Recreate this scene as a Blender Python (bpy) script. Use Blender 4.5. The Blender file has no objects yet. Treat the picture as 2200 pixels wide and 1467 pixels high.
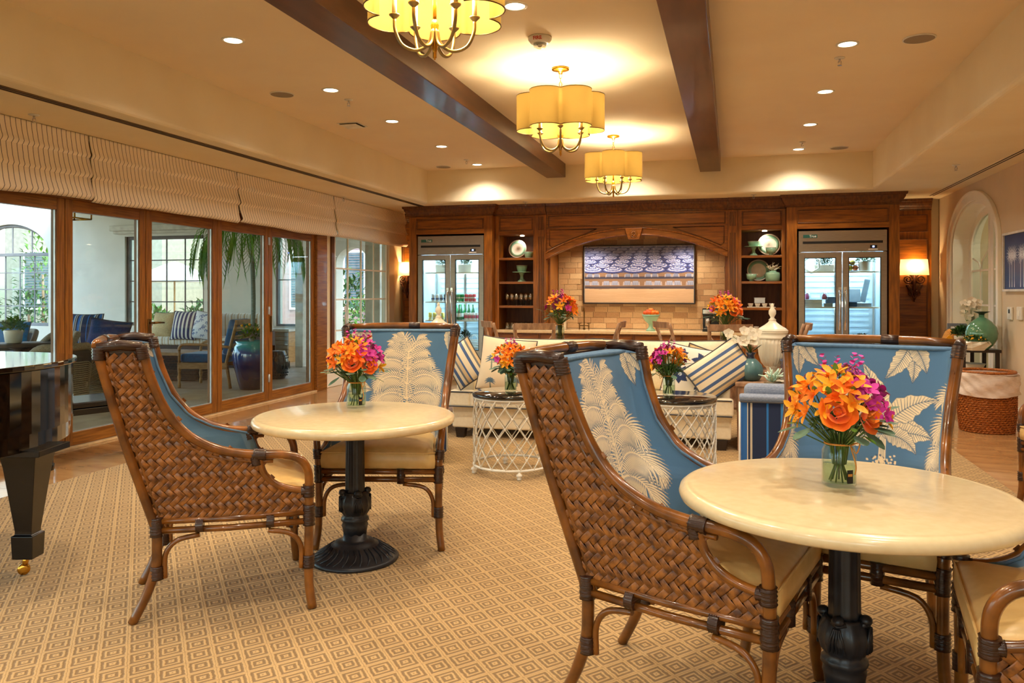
import bpy, math, random
import numpy as np
from mathutils import Vector, Matrix

SC = bpy.context.scene
COL = SC.collection
PI = math.pi
# ------------------------------------------------------------------ camera
FPX, HX, HY, CAMH = 1703.0, 1100.0, 631.0, 1.36
TH = math.radians(15.46)
CT, ST = math.cos(TH), math.sin(TH)
cam_d = bpy.data.cameras.new('camera')
cam = bpy.data.objects.new('camera', cam_d); COL.objects.link(cam)
cam.location = (0, 0, CAMH); cam.rotation_euler = (PI/2, 0, TH)
cam_d.sensor_width = 36.0; cam_d.lens = FPX/2200*36
cam_d.shift_y = -(733.5-HY)/2200
cam_d.clip_start = .05; cam_d.clip_end = 200
SC.camera = cam

def ray(px, py):
    a = (px-HX)/FPX; b = (HY-py)/FPX
    return Vector((a*CT-ST, a*ST+CT, b))
def fl(px, py, z=0.0):            # pixel -> point on a horizontal plane
    r = ray(px, py); t = (z-CAMH)/r.z
    return Vector((r.x*t, r.y*t, z))
def at(px, py, Y):                # pixel -> point on the plane Y
    r = ray(px, py); t = Y/r.y
    return Vector((r.x*t, Y, CAMH+r.z*t))
def wl(px, py, X):                # pixel -> point on the plane X
    r = ray(px, py); t = X/r.x
    return Vector((X, r.y*t, CAMH+r.z*t))
def dp(px, py, d):                # pixel -> point at camera depth d
    r = ray(px, py)
    return Vector((r.x*d, r.y*d, CAMH+r.z*d))

# ------------------------------------------------------------------ world, exposure
SC.view_settings.view_transform = 'Standard'
SC.view_settings.look = 'None'
SC.view_settings.exposure = 1.25
SC.view_settings.gamma = 1.0
SC.view_settings.use_curve_mapping = False
SC.cycles.use_denoising = True
SC.cycles.max_bounces = 8
SC.cycles.diffuse_bounces = 5
SC.cycles.glossy_bounces = 3
SC.cycles.transmission_bounces = 6
SC.cycles.transparent_max_bounces = 12
SC.cycles.sample_clamp_indirect = 6.0
SC.cycles.caustics_reflective = False
SC.cycles.caustics_refractive = False
SC.cycles.use_adaptive_sampling = True
SC.cycles.adaptive_threshold = 0.02
W = bpy.data.worlds.new('sky'); SC.world = W; W.use_nodes = True
wn = W.node_tree; wn.nodes.clear()
wo = wn.nodes.new('ShaderNodeOutputWorld'); wb = wn.nodes.new('ShaderNodeBackground')
wsk = wn.nodes.new('ShaderNodeTexSky'); wsk.sky_type = 'NISHITA'; wsk.sun_disc = False
wsk.sun_elevation = math.radians(48); wsk.sun_rotation = math.radians(120)
wsk.air_density = 1.2; wsk.dust_density = 2.5
wn.links.new(wsk.outputs[0], wb.inputs[0]); wb.inputs[1].default_value = 0.62
wn.links.new(wb.outputs[0], wo.inputs[0])

WARM = (1.0, .875, .70)
def point(name, loc, power, color=WARM, r=.05):
    l = bpy.data.lights.new(name, 'POINT'); l.energy = power; l.color = color; l.shadow_soft_size = r
    o = bpy.data.objects.new(name, l); COL.objects.link(o); o.location = loc; return o
def spot(name, loc, power, angle=110, color=WARM, r=.06, blend=.8, rot=(0, 0, 0)):
    l = bpy.data.lights.new(name, 'SPOT'); l.energy = power; l.color = color; l.shadow_soft_size = r
    l.spot_size = math.radians(angle); l.spot_blend = blend
    o = bpy.data.objects.new(name, l); COL.objects.link(o); o.location = loc; o.rotation_euler = rot; return o

# ------------------------------------------------------------------ materials
def lin(c):
    return tuple((v/255/12.92) if v/255 <= .04045 else ((v/255+.055)/1.055)**2.4 for v in c[:3]) + (1.0,)
class _Mats(dict):
    def __missing__(s, k):            # a material named before its recipe; nmat() fills it in later
        m = bpy.data.materials.new(k); m.use_nodes = True; s[k] = m; return m
MATS = _Mats()
def nmat(name):
    m = MATS[name]
    nt = m.node_tree; b = nt.nodes['Principled BSDF']
    MATS[name] = m
    return m, nt, b
def N(nt, t, **kw):
    n = nt.nodes.new(t)
    for k, v in kw.items():
        if hasattr(n, k): setattr(n, k, v)
        else: n.inputs[k].default_value = v
    return n
def mat(name, c1, c2=None, scale=8.0, rough=.5, bump=0.0, stretch=(1, 1, 1), metal=0.0, coat=0.0, detail=4.0,
        vary=0.0, sheen=0.0, spec=.5, bscale=None, trans=0.0, emit=None, es=0.0, alpha=1.0, ior=1.45, sub=0.0):
    m, nt, b = nmat(name)
    if c2 is None: c2 = tuple(max(0, v*.9) for v in c1)
    tc = N(nt, 'ShaderNodeTexCoord'); mp = N(nt, 'ShaderNodeMapping')
    mp.inputs['Scale'].default_value = stretch
    nt.links.new(tc.outputs['Object'], mp.inputs[0])
    no = N(nt, 'ShaderNodeTexNoise'); no.inputs['Scale'].default_value = scale; no.inputs['Detail'].default_value = detail
    nt.links.new(mp.outputs[0], no.inputs['Vector'])
    cr = N(nt, 'ShaderNodeValToRGB'); cr.color_ramp.elements[0].position = .35; cr.color_ramp.elements[1].position = .65
    cr.color_ramp.elements[0].color = lin(c1); cr.color_ramp.elements[1].color = lin(c2)
    if vary:        # each object takes its own tone between the two colours
        oi = N(nt, 'ShaderNodeObjectInfo'); mx = N(nt, 'ShaderNodeMix'); mx.inputs[0].default_value = vary
        nt.links.new(no.outputs[0], mx.inputs[2]); nt.links.new(oi.outputs['Random'], mx.inputs[3]); nt.links.new(mx.outputs[0], cr.inputs[0])
        cr.color_ramp.elements[0].position = .15; cr.color_ramp.elements[1].position = .85
    else: nt.links.new(no.outputs[0], cr.inputs[0])
    nt.links.new(cr.outputs[0], b.inputs['Base Color'])
    b.inputs['Roughness'].default_value = rough; b.inputs['Metallic'].default_value = metal
    b.inputs['Coat Weight'].default_value = coat; b.inputs['Coat Roughness'].default_value = .08
    b.inputs['Sheen Weight'].default_value = sheen; b.inputs['Specular IOR Level'].default_value = spec
    b.inputs['Transmission Weight'].default_value = trans; b.inputs['IOR'].default_value = ior
    b.inputs['Alpha'].default_value = alpha
    if emit:
        b.inputs['Emission Color'].default_value = lin(emit); b.inputs['Emission Strength'].default_value = es
    if bump > 0:
        n2 = no
        if bscale:
            n2 = N(nt, 'ShaderNodeTexNoise'); n2.inputs['Scale'].default_value = bscale; n2.inputs['Detail'].default_value = 3
            nt.links.new(mp.outputs[0], n2.inputs['Vector'])
        bp = N(nt, 'ShaderNodeBump'); bp.inputs['Strength'].default_value = bump; bp.inputs['Distance'].default_value = .01
        nt.links.new(n2.outputs[0], bp.inputs['Height']); nt.links.new(bp.outputs[0], b.inputs['Normal'])
    return m
def glassmat(name, tint=(235, 245, 245), gl=.5, base=.03):
    m = bpy.data.materials.new(name); m.use_nodes = True; nt = m.node_tree; nt.nodes.clear()
    o = N(nt, 'ShaderNodeOutputMaterial'); t = N(nt, 'ShaderNodeBsdfTransparent'); t.inputs[0].default_value = lin(tint)
    g = N(nt, 'ShaderNodeBsdfGlossy'); g.inputs['Roughness'].default_value = .02
    f = N(nt, 'ShaderNodeLayerWeight'); f.inputs[0].default_value = .5
    pw = N(nt, 'ShaderNodeMath', operation='POWER'); pw.inputs[1].default_value = 4.0; nt.links.new(f.outputs['Facing'], pw.inputs[0])
    ma = N(nt, 'ShaderNodeMath', operation='MULTIPLY_ADD'); ma.inputs[1].default_value = .6; ma.inputs[2].default_value = base; nt.links.new(pw.outputs[0], ma.inputs[0])
    x = N(nt, 'ShaderNodeMixShader')
    nt.links.new(ma.outputs[0], x.inputs[0]); nt.links.new(t.outputs[0], x.inputs[1]); nt.links.new(g.outputs[0], x.inputs[2])
    nt.links.new(x.outputs[0], o.inputs[0]); MATS[name] = m
    return m
def vcmat(name, rough=.8, attr='Col', bump=.15, bscale=300, sheen=.2, coat=0):
    m, nt, b = nmat(name)
    a = N(nt, 'ShaderNodeAttribute'); a.attribute_name = attr
    nt.links.new(a.outputs['Color'], b.inputs['Base Color'])
    b.inputs['Roughness'].default_value = rough; b.inputs['Sheen Weight'].default_value = sheen
    b.inputs['Coat Weight'].default_value = coat
    if bump:
        tc = N(nt, 'ShaderNodeTexCoord'); no = N(nt, 'ShaderNodeTexNoise'); no.inputs['Scale'].default_value = bscale
        nt.links.new(tc.outputs['Object'], no.inputs['Vector'])
        bp = N(nt, 'ShaderNodeBump'); bp.inputs['Strength'].default_value = bump; bp.inputs['Distance'].default_value = .002
        nt.links.new(no.outputs[0], bp.inputs['Height']); nt.links.new(bp.outputs[0], b.inputs['Normal'])
    return m
def stripemat(name, cols, axis=0, period=.2, coord='Object', rough=.85):
    """cols: list of (position 0..1, rgb) constant ramp repeated along an axis"""
    m, nt, b = nmat(name)
    tc = N(nt, 'ShaderNodeTexCoord'); sp = N(nt, 'ShaderNodeSeparateXYZ'); nt.links.new(tc.outputs[coord], sp.inputs[0])
    mu = N(nt, 'ShaderNodeMath', operation='MULTIPLY'); mu.inputs[1].default_value = 1/period
    nt.links.new(sp.outputs[axis], mu.inputs[0])
    fr = N(nt, 'ShaderNodeMath', operation='FRACT'); nt.links.new(mu.outputs[0], fr.inputs[0])
    cr = N(nt, 'ShaderNodeValToRGB'); cr.color_ramp.interpolation = 'CONSTANT'
    e = cr.color_ramp.elements
    e[0].position = cols[0][0]; e[0].color = lin(cols[0][1]); e[1].position = cols[1][0]; e[1].color = lin(cols[1][1])
    for p, c in cols[2:]:
        x = e.new(p); x.color = lin(c)
    nt.links.new(fr.outputs[0], cr.inputs[0]); nt.links.new(cr.outputs[0], b.inputs['Base Color'])
    b.inputs['Roughness'].default_value = rough; b.inputs['Sheen Weight'].default_value = .2
    return m

# ------------------------------------------------------------------ geometry builder
class MB:
    def __init__(s): s.v = []; s.f = []; s.sm = []; s.uv = None
    def add(s, vs, fs, smooth=False):
        o = len(s.v); s.v.extend([tuple(v) for v in vs]); s.f.extend([tuple(i+o for i in f) for f in fs]); s.sm.extend([smooth]*len(fs)); return s
    def box(s, x0, x1, y0, y1, z0, z1):
        if x0 > x1: x0, x1 = x1, x0
        if y0 > y1: y0, y1 = y1, y0
        if z0 > z1: z0, z1 = z1, z0
        vs = [(x, y, z) for z in (z0, z1) for y in (y0, y1) for x in (x0, x1)]
        return s.add(vs, [(0, 2, 3, 1), (4, 5, 7, 6), (0, 1, 5, 4), (2, 6, 7, 3), (0, 4, 6, 2), (1, 3, 7, 5)])
    def cbox(s, c, d, rz=0):
        hx, hy, hz = d[0]/2, d[1]/2, d[2]/2; R = Matrix.Rotation(rz, 3, 'Z') if not isinstance(rz, Matrix) else rz
        vs = [R @ Vector((x, y, z)) + Vector(c) for z in (-hz, hz) for y in (-hy, hy) for x in (-hx, hx)]
        return s.add(vs, [(0, 2, 3, 1), (4, 5, 7, 6), (0, 1, 5, 4), (2, 6, 7, 3), (0, 4, 6, 2), (1, 3, 7, 5)])
    def tube(s, pts, r, n=8, closed=False, caps=True, flat=None):
        pts = [Vector(p) for p in pts]; m = len(pts)
        rs = r if isinstance(r, (list, tuple)) else [r]*m
        vs = []; up = None
        for i, p in enumerate(pts):
            if closed: t = pts[(i+1) % m]-pts[i-1]
            else: t = pts[min(i+1, m-1)]-pts[max(i-1, 0)]
            if t.length < 1e-9: t = Vector((0, 0, 1))
            t.normalize()
            if up is None:
                a = Vector((0, 0, 1)) if abs(t.z) < .9 else Vector((1, 0, 0))
                up = (a - t*a.dot(t)).normalized()
            else:
                u2 = up - t*up.dot(t)
                up = u2.normalized() if u2.length > 1e-6 else up
            w = t.cross(up)
            for k in range(n):
                a = 2*PI*k/n
                vs.append(p + up*(math.cos(a)*rs[i]*(flat or 1)) + w*(math.sin(a)*rs[i]))
        fs = []
        for i in range(m if closed else m-1):
            j = (i+1) % m
            for k in range(n):
                k2 = (k+1) % n
                fs.append((i*n+k, i*n+k2, j*n+k2, j*n+k))
        s.add(vs, fs, True)
        if caps and not closed:
            o = len(s.v)-len(vs)
            s.f.append(tuple(o+k for k in reversed(range(n)))); s.f.append(tuple(o+(m-1)*n+k for k in range(n))); s.sm += [False, False]
        return s
    def cyl(s, p0, p1, r0, r1=None, n=16): return s.tube([p0, p1], [r0, r0 if r1 is None else r1], n)
    def lathe(s, prof, n=24, c=(0, 0, 0), capb=True, capt=True, fn=None, smooth=True):
        vs = []; m = len(prof)
        for i, (r, z) in enumerate(prof):
            for k in range(n):
                a = 2*PI*k/n; rr = r*(fn(a, i/(m-1), z) if fn else 1)
                vs.append((c[0]+rr*math.cos(a), c[1]+rr*math.sin(a), c[2]+z))
        fs = [(i*n+k, i*n+(k+1) % n, (i+1)*n+(k+1) % n, (i+1)*n+k) for i in range(m-1) for k in range(n)]
        s.add(vs, fs, smooth); o = len(s.v)-len(vs)
        if capb: s.f.append(tuple(o+k for k in reversed(range(n)))); s.sm.append(False)
        if capt: s.f.append(tuple(o+(m-1)*n+k for k in range(n))); s.sm.append(False)
        return s
    def sphere(s, c, r, n=10, m=6, sc=(1, 1, 1)):
        vs = []; fs = []
        for i in range(m+1):
            a = PI*i/m
            for k in range(n):
                b = 2*PI*k/n
                vs.append((c[0]+r*sc[0]*math.sin(a)*math.cos(b), c[1]+r*sc[1]*math.sin(a)*math.sin(b), c[2]+r*sc[2]*math.cos(a)))
        for i in range(m):
            for k in range(n):
                fs.append((i*n+k, (i+1)*n+k, (i+1)*n+(k+1) % n, i*n+(k+1) % n))
        return s.add(vs, fs, True)
    def prism(s, poly, a, b, axis='z'):
        """poly: 2D points, extruded from a to b along axis"""
        n = len(poly)
        def P(p, t):
            if axis == 'z': return (p[0], p[1], t)
            if axis == 'y': return (p[0], t, p[1])
            return (t, p[0], p[1])
        vs = [P(p, a) for p in poly]+[P(p, b) for p in poly]
        fs = [tuple(range(n)), tuple(reversed(range(n, 2*n)))]+[(i, n+i, n+(i+1) % n, (i+1) % n) for i in range(n)]
        return s.add(vs, fs)
    def grid(s, P, nu, nv, smooth=True, closed_u=False):
        vs = [P(i/(nu-1 if not closed_u else nu), j/(nv-1)) for j in range(nv) for i in range(nu)]
        fs = []
        for j in range(nv-1):
            for i in range(nu if closed_u else nu-1):
                i2 = (i+1) % nu
                fs.append((j*nu+i, j*nu+i2, (j+1)*nu+i2, (j+1)*nu+i))
        return s.add(vs, fs, smooth)
    def xf(s, M):
        s.v = [tuple(M @ Vector(v)) for v in s.v]; return s
    def mesh(s, name):
        me = bpy.data.meshes.new(name); me.from_pydata(s.v, [], s.f)
        me.polygons.foreach_set('use_smooth', s.sm)
        me.update()
        return me
    def build(s, name, m, parent=None, loc=(0, 0, 0), rz=0, bevel=0, solid=0, sub=0, fixn=False, seg=2):
        me = s.mesh(name)
        if fixn:
            import bmesh
            bm = bmesh.new(); bm.from_mesh(me); bmesh.ops.recalc_face_normals(bm, faces=bm.faces); bm.to_mesh(me); bm.free()
        me.materials.append(MATS[m] if isinstance(m, str) else m)
        o = bpy.data.objects.new(name, me); COL.objects.link(o); o.location = loc; o.rotation_euler = (0, 0, rz)
        if parent: o.parent = parent
        if solid:
            md = o.modifiers.new('thick', 'SOLIDIFY'); md.thickness = solid; md.offset = 0
        if bevel:
            md = o.modifiers.new('edge', 'BEVEL'); md.width = bevel; md.segments = seg; md.limit_method = 'ANGLE'; md.angle_limit = math.radians(40)
        if sub:
            md = o.modifiers.new('sub', 'SUBSURF'); md.levels = sub; md.render_levels = sub
        return o

def tag(o, label=None, cat=None, group=None, kind=None):
    if label: o['label'] = label
    if cat: o['category'] = cat
    if group: o['group'] = group
    if kind: o['kind'] = kind
    return o
def thing(name, label, cat, loc=(0, 0, 0), rz=0, group=None):
    o = bpy.data.objects.new(name, None); COL.objects.link(o); o.empty_display_size = .1
    o.location = loc; o.rotation_euler = (0, 0, rz)
    return tag(o, label, cat, group)
def dup(root, loc, rz=None, label=None, group=None, scale=None):
    r = root.copy(); COL.objects.link(r); r.location = loc
    if rz is not None: r.rotation_euler = (0, 0, rz)
    if scale: r.scale = (scale,)*3
    if label: r['label'] = label
    if group: r['group'] = group
    for ch in [o for o in root.children]:
        c = ch.copy(); COL.objects.link(c); c.parent = r
        for g in [o for o in ch.children]:
            d = g.copy(); COL.objects.link(d); d.parent = c
    return r
def struct(o, label=None):
    o['kind'] = 'structure'
    if label: o['label'] = label
    return o
def bez(p, n=12):
    """Catmull-Rom through the points"""
    P = [Vector(q) for q in p]; P = [P[0]*2-P[1]]+P+[P[-1]*2-P[-2]]; out = []
    for i in range(1, len(P)-2):
        for k in range(n):
            t = k/n
            out.append(.5*((2*P[i])+(-P[i-1]+P[i+1])*t+(2*P[i-1]-5*P[i]+4*P[i+1]-P[i+2])*t*t+(-P[i-1]+3*P[i]-3*P[i+1]+P[i+2])*t**3))
    out.append(P[-2]); return out
def text_mesh(body, size, m, name='lettering', parent=None, loc=(0, 0, 0), rot=(PI/2, 0, 0), ext=.001, bold=0):
    cu = bpy.data.curves.new('t', 'FONT'); cu.body = body; cu.size = size; cu.extrude = ext; cu.align_x = 'CENTER'; cu.align_y = 'CENTER'; cu.offset = bold
    to = bpy.data.objects.new('t', cu); COL.objects.link(to)
    dg = bpy.context.evaluated_depsgraph_get(); me = bpy.data.meshes.new_from_object(to.evaluated_get(dg))
    bpy.data.objects.remove(to); bpy.data.curves.remove(cu)
    me.materials.clear(); me.materials.append(MATS[m]); me.name = name
    o = bpy.data.objects.new(name, me); COL.objects.link(o); o.location = loc; o.rotation_euler = rot
    if parent: o.parent = parent
    return o
def cgrid(name, P, nu, nv, img, m, parent=None, loc=(0, 0, 0), rz=0):
    """dense sheet whose colour attribute carries a painted print; img: (nv, nu, 3) linear"""
    U, V = np.meshgrid(np.linspace(0, 1, nu), np.linspace(0, 1, nv))
    X, Y, Z = P(U, V)
    co = np.stack([X, Y, Z], -1).reshape(-1, 3).astype(np.float32)
    me = bpy.data.meshes.new(name)
    idx = np.arange(nu*nv).reshape(nv, nu)
    q = np.stack([idx[:-1, :-1], idx[:-1, 1:], idx[1:, 1:], idx[1:, :-1]], -1).reshape(-1, 4)
    me.vertices.add(nu*nv); me.vertices.foreach_set('co', co.ravel())
    me.loops.add(q.size); me.loops.foreach_set('vertex_index', q.ravel().astype(np.int32))
    me.polygons.add(len(q)); me.polygons.foreach_set('loop_start', (np.arange(len(q))*4).astype(np.int32))
    me.update(calc_edges=True)
    me.polygons.foreach_set('use_smooth', np.ones(len(q), bool))
    ca = me.color_attributes.new('Col', 'BYTE_COLOR', 'POINT')
    c4 = np.ones((nu*nv, 4), np.float32); c4[:, :3] = img.reshape(-1, 3)
    ca.data.foreach_set('color', c4.ravel())
    me.materials.append(MATS[m])
    o = bpy.data.objects.new(name, me); COL.objects.link(o); o.location = loc; o.rotation_euler = (0, 0, rz)
    if parent: o.parent = parent
    return o
def linc(c): return np.array(lin(c)[:3])

# ------------------------------------------------------------------ printed-cloth painter
class Paint:
    def __init__(s, w, h, bg, res=2):      # w,h grid size
        s.w, s.h = w, h; s.a = np.empty((h, w, 3)); s.a[:] = linc(bg)
        s.yy, s.xx = np.mgrid[0:h, 0:w].astype(float)
    def _blend(s, x0, x1, y0, y1, m, c):
        s.a[y0:y1, x0:x1] += (linc(c)-s.a[y0:y1, x0:x1])*m[..., None]
    def _box(s, xs, ys, pad):
        x0 = max(0, int(min(xs)-pad)); x1 = min(s.w, int(max(xs)+pad)+2); y0 = max(0, int(min(ys)-pad)); y1 = min(s.h, int(max(ys)+pad)+2)
        return x0, x1, y0, y1
    def line(s, p, q, r0, r1, c):
        x0, x1, y0, y1 = s._box((p[0], q[0]), (p[1], q[1]), max(r0, r1)+1)
        if x1 <= x0 or y1 <= y0: return
        X = s.xx[y0:y1, x0:x1]; Y = s.yy[y0:y1, x0:x1]
        dx, dy = q[0]-p[0], q[1]-p[1]; L = dx*dx+dy*dy+1e-9
        t = np.clip(((X-p[0])*dx+(Y-p[1])*dy)/L, 0, 1)
        d = np.hypot(X-p[0]-t*dx, Y-p[1]-t*dy)-(r0+(r1-r0)*t)
        s._blend(x0, x1, y0, y1, np.clip(.5-d, 0, 1), c)
    def path(s, pts, r0, r1, c):
        n = len(pts)-1
        for i in range(n): s.line(pts[i], pts[i+1], r0+(r1-r0)*i/n, r0+(r1-r0)*(i+1)/n, c)
    def poly(s, pts, c):
        xs = [p[0] for p in pts]; ys = [p[1] for p in pts]
        x0, x1, y0, y1 = s._box(xs, ys, 1)
        if x1 <= x0 or y1 <= y0: return
        X = s.xx[y0:y1, x0:x1]; Y = s.yy[y0:y1, x0:x1]; ins = np.zeros(X.shape, bool); n = len(pts)
        for i in range(n):
            (ax, ay), (bx, by) = pts[i], pts[(i+1) % n]
            if ay == by: continue
            c1 = ((ay > Y) != (by > Y)) & (X < (bx-ax)*(Y-ay)/(by-ay)+ax); ins ^= c1
        s._blend(x0, x1, y0, y1, ins.astype(float), c)
    def ell(s, cx, cy, rx, ry, c):
        x0, x1, y0, y1 = s._box((cx-rx, cx+rx), (cy-ry, cy+ry), 1)
        if x1 <= x0 or y1 <= y0: return
        X = s.xx[y0:y1, x0:x1]; Y = s.yy[y0:y1, x0:x1]
        s._blend(x0, x1, y0, y1, (((X-cx)/rx)**2+((Y-cy)/ry)**2 < 1).astype(float), c)
    def frond(s, p, ang, L, bend, lf, c, ink, w=1.5, n=22):
        """arching rachis with separate curved leaflets; y up"""
        x, y = p; a = ang; st = L/n; pts = [(x, y)]; B = []
        for i in range(n):
            a += bend/n*(1+.8*i/n); x += math.cos(a)*st; y += math.sin(a)*st; pts.append((x, y))
            t = i/n; ll = lf*(.45+.75*math.sin(PI*min(1, t*.8+.15)))
            for sd in (-1, 1):
                b = a+sd*(1.05-.65*t); q = (x, y); seg = [q]
                for k in range(3):
                    b -= .20*(1 if math.cos(b) > 0 else -1); q = (q[0]+math.cos(b)*ll/3, q[1]+math.sin(b)*ll/3); seg.append(q)
                B.append(seg)
        for seg in B:
            s.line(seg[0], seg[1], w*.7, w*1.25, ink); s.line(seg[1], seg[2], w*1.25, w*1.2, ink); s.line(seg[2], seg[3], w*1.2, w*.4, ink)
            s.line(seg[0], seg[1], w*.4, w*.85, c); s.line(seg[1], seg[2], w*.85, w*.7, c); s.line(seg[2], seg[3], w*.7, .1, c)
        s.path(pts, w*.9, w*.5, c)
    def leaf(s, p, ang, L, wd, bend, c, ink, nv=14):
        """broad banana leaf"""
        x, y = p; a = ang; n = 24; st = L/n; mid = [(x, y)]; A = [a]
        for i in range(n):
            a += bend/n; x += math.cos(a)*st; y += math.sin(a)*st; mid.append((x, y)); A.append(a)
        up = []; dn = []
        for i, (q, b) in enumerate(zip(mid, A)):
            t = i/n; ww = wd*math.sin(PI*t**.75)*(1+.10*math.sin(i*1.7))
            up.append((q[0]-math.sin(b)*ww, q[1]+math.cos(b)*ww)); dn.append((q[0]+math.sin(b)*ww, q[1]-math.cos(b)*ww))
        pl = up+dn[::-1]
        s.poly(pl, c)
        for i in range(1, n-1):
            for e, sg in ((up, 1), (dn, -1)):
                j = min(n, i+2)
                q = (mid[i][0]+(e[j][0]-mid[i][0])*.9, mid[i][1]+(e[j][1]-mid[i][1])*.9)
                s.line(mid[i], q, 1.0, .6, ink)
        s.path(mid, 1.3, .7, ink)
        s.path(up, .8, .8, ink); s.path(dn, .8, .8, ink)
    def palm(s, p, H, R, c, ink, seed=1, n=13, trunk=True):
        rnd = random.Random(seed); x, y = p
        if trunk:
            s.path([(x, y), (x+H*.02, y+H*.5), (x, y+H)], H*.045+1, H*.03+1, c)
            for i in range(int(H/4)):
                s.line((x-H*.05, y+i*4), (x+H*.05, y+i*4+2), .5, .5, ink)
        cx, cy = x, y+H
        for i in range(n):
            t = i/(n-1); ang = PI*(-.12+1.24*t) if i % 2 == 0 else PI*(.1+.8*t)
            sg = -1 if math.cos(ang) > 0 else 1
            s.frond((cx, cy), ang, R*rnd.uniform(.8, 1.05), sg*rnd.uniform(.7, 1.5), R*.34, c, ink, w=max(.8, R*.016), n=max(10, int(R/5)))
# ------------------------------------------------------------------ material library
mat('plaster_tan', (218, 198, 170), (212, 192, 164), scale=2, rough=.85)
mat('plaster', (240, 228, 198), (236, 222, 190), scale=2, rough=.85, bump=.04, bscale=40)
mat('ceil_paint', (238, 222, 194), (234, 216, 188), scale=1.5, rough=.9)
mat('white_paint', (248, 244, 234), (244, 240, 228), scale=3, rough=.45)
mat('wood', (154, 90, 20), (112, 62, 11), scale=6, stretch=(6, 6, .6), rough=.35, coat=.25, bump=.05)
mat('wood_h', (154, 90, 20), (114, 62, 11), scale=6, stretch=(.6, 6, 6), rough=.35, coat=.25, bump=.05)
mat('wood_dark', (112, 62, 14), (80, 42, 9), scale=6, stretch=(6, 6, .6), rough=.4, coat=.2)
mat('shelf_in', (104, 54, 24), (80, 38, 16), scale=5, stretch=(4, 4, .6), rough=.5)
mat('door_wood', (156, 100, 36), (116, 68, 20), scale=7, stretch=(8, 8, .5), rough=.4, coat=.15, bump=.06)
mat('door_wood_h', (156, 100, 36), (116, 68, 20), scale=7, stretch=(8, .5, 8), rough=.4, coat=.15, bump=.06)
mat('beam', (100, 62, 38), (78, 46, 28), scale=3, stretch=(3, .5, 3), rough=.35, coat=.2, bump=.05)
mat('black_slot', (16, 12, 10), rough=.6)
mat('black_gloss', (6, 6, 7), (4, 4, 5), rough=.06, coat=1.0)
mat('black_satin', (6, 6, 8), (4, 4, 6), rough=.25, coat=.3)
mat('brass', (226, 170, 70), (196, 140, 50), metal=1, rough=.25)
mat('bronze', (130, 100, 60), (100, 74, 44), metal=1, rough=.35)
mat('steel', (176, 166, 156), (160, 150, 140), metal=1, rough=.32, stretch=(1, 1, 30), scale=10)
mat('chrome', (220, 220, 222), metal=1, rough=.1)
mat('white_metal', (236, 232, 222), (226, 220, 208), rough=.35)
mat('white_ceramic', (240, 232, 214), (234, 224, 204), rough=.3, coat=.4)
mat('mint', (150, 196, 170), (140, 186, 160), rough=.25, coat=.6)
mat('plate_white', (226, 214, 200), rough=.25, coat=.5)
mat('lamp_white', (255, 250, 235), emit=(255, 236, 200), es=9, rough=.5)
mat('bulb', (255, 240, 200), emit=(255, 216, 150), es=28)
mat('trim_white', (240, 236, 226), rough=.4)
mat('grey_mesh', (150, 136, 118), (140, 128, 110), rough=.7, scale=300)
mat('red_ink', (190, 50, 30), rough=.6)
mat('ink_dark', (20, 20, 24), rough=.5)
mat('ink_white', (238, 238, 234), rough=.5)
mat('alu', (206, 216, 226), rough=.3, metal=.6)
glassmat('pane', (236, 244, 242), .5)
glassmat('jar_glass', (242, 248, 244), .45)
glassmat('cup_glass', (240, 240, 236), .5, .30)
mat('counter', (226, 200, 160), (214, 186, 142), scale=14, rough=.2, coat=.3)
mat('marble', (150, 120, 84), (214, 176, 130), scale=3, rough=.12, coat=.5)
mat('iron', (34, 34, 40), (22, 22, 26), scale=20, rough=.42, coat=.1)
mat('tabletop', (224, 204, 164), (218, 197, 156), scale=30, rough=.24, coat=.35)
mat('leather', (222, 186, 122), (214, 176, 112), scale=25, rough=.38, bump=.05, bscale=200)
mat('rattan', (140, 82, 24), (80, 44, 12), scale=9, stretch=(1, 1, 1), rough=.28, coat=.45)
mat('rattan_wrap', (58, 28, 14), (40, 18, 8), scale=60, stretch=(.2, .2, 3), rough=.3, coat=.4, bump=.5)
mat('cream_fabric', (240, 228, 202), (234, 220, 192), scale=40, rough=.95, bump=.05, bscale=400, sheen=.2)
mat('piping_dark', (78, 76, 80), rough=.8)
mat('dark_leg', (42, 24, 14), (30, 16, 10), rough=.4, coat=.2)
mat('wicker_grey', (206, 194, 172), (146, 134, 112), scale=120, stretch=(1, 1, 3), rough=.8, bump=.7)
mat('teak', (186, 146, 98), (160, 120, 76), scale=8, stretch=(1, 1, 4), rough=.6)
mat('weathered', (178, 140, 110), (136, 102, 78), scale=8, stretch=(3, 3, 1), rough=.6, bump=.05)
mat('teal_cloth', (18, 98, 146), (12, 84, 130), rough=.9, sheen=.3, scale=30)
mat('navy_cloth', (28, 66, 128), (20, 52, 108), rough=.9, sheen=.3, scale=60, bump=.1)
mat('tan_cloth', (214, 188, 140), rough=.9, scale=40)
mat('green1', (70, 112, 52), (44, 84, 36), scale=12, rough=.5)
mat('green2', (104, 148, 50), (70, 116, 34), scale=12, rough=.5)
mat('green_dark', (22, 60, 30), (14, 42, 20), scale=12, rough=.5)
mat('euca', (104, 138, 116), (74, 106, 84), scale=12, rough=.6)
mat('stem', (92, 116, 48), (70, 92, 34), scale=12, rough=.6)
mat('orange_f', (252, 176, 40), (244, 98, 8), scale=30, vary=.75, rough=.6)
mat('rose_f', (255, 150, 24), (250, 108, 10), scale=14, rough=.6, sheen=.2)
mat('yellow_f', (250, 190, 30), (246, 160, 16), scale=30, rough=.6)
mat('magenta_f', (220, 60, 170), (160, 10, 120), scale=30, vary=.7, rough=.6)
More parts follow.
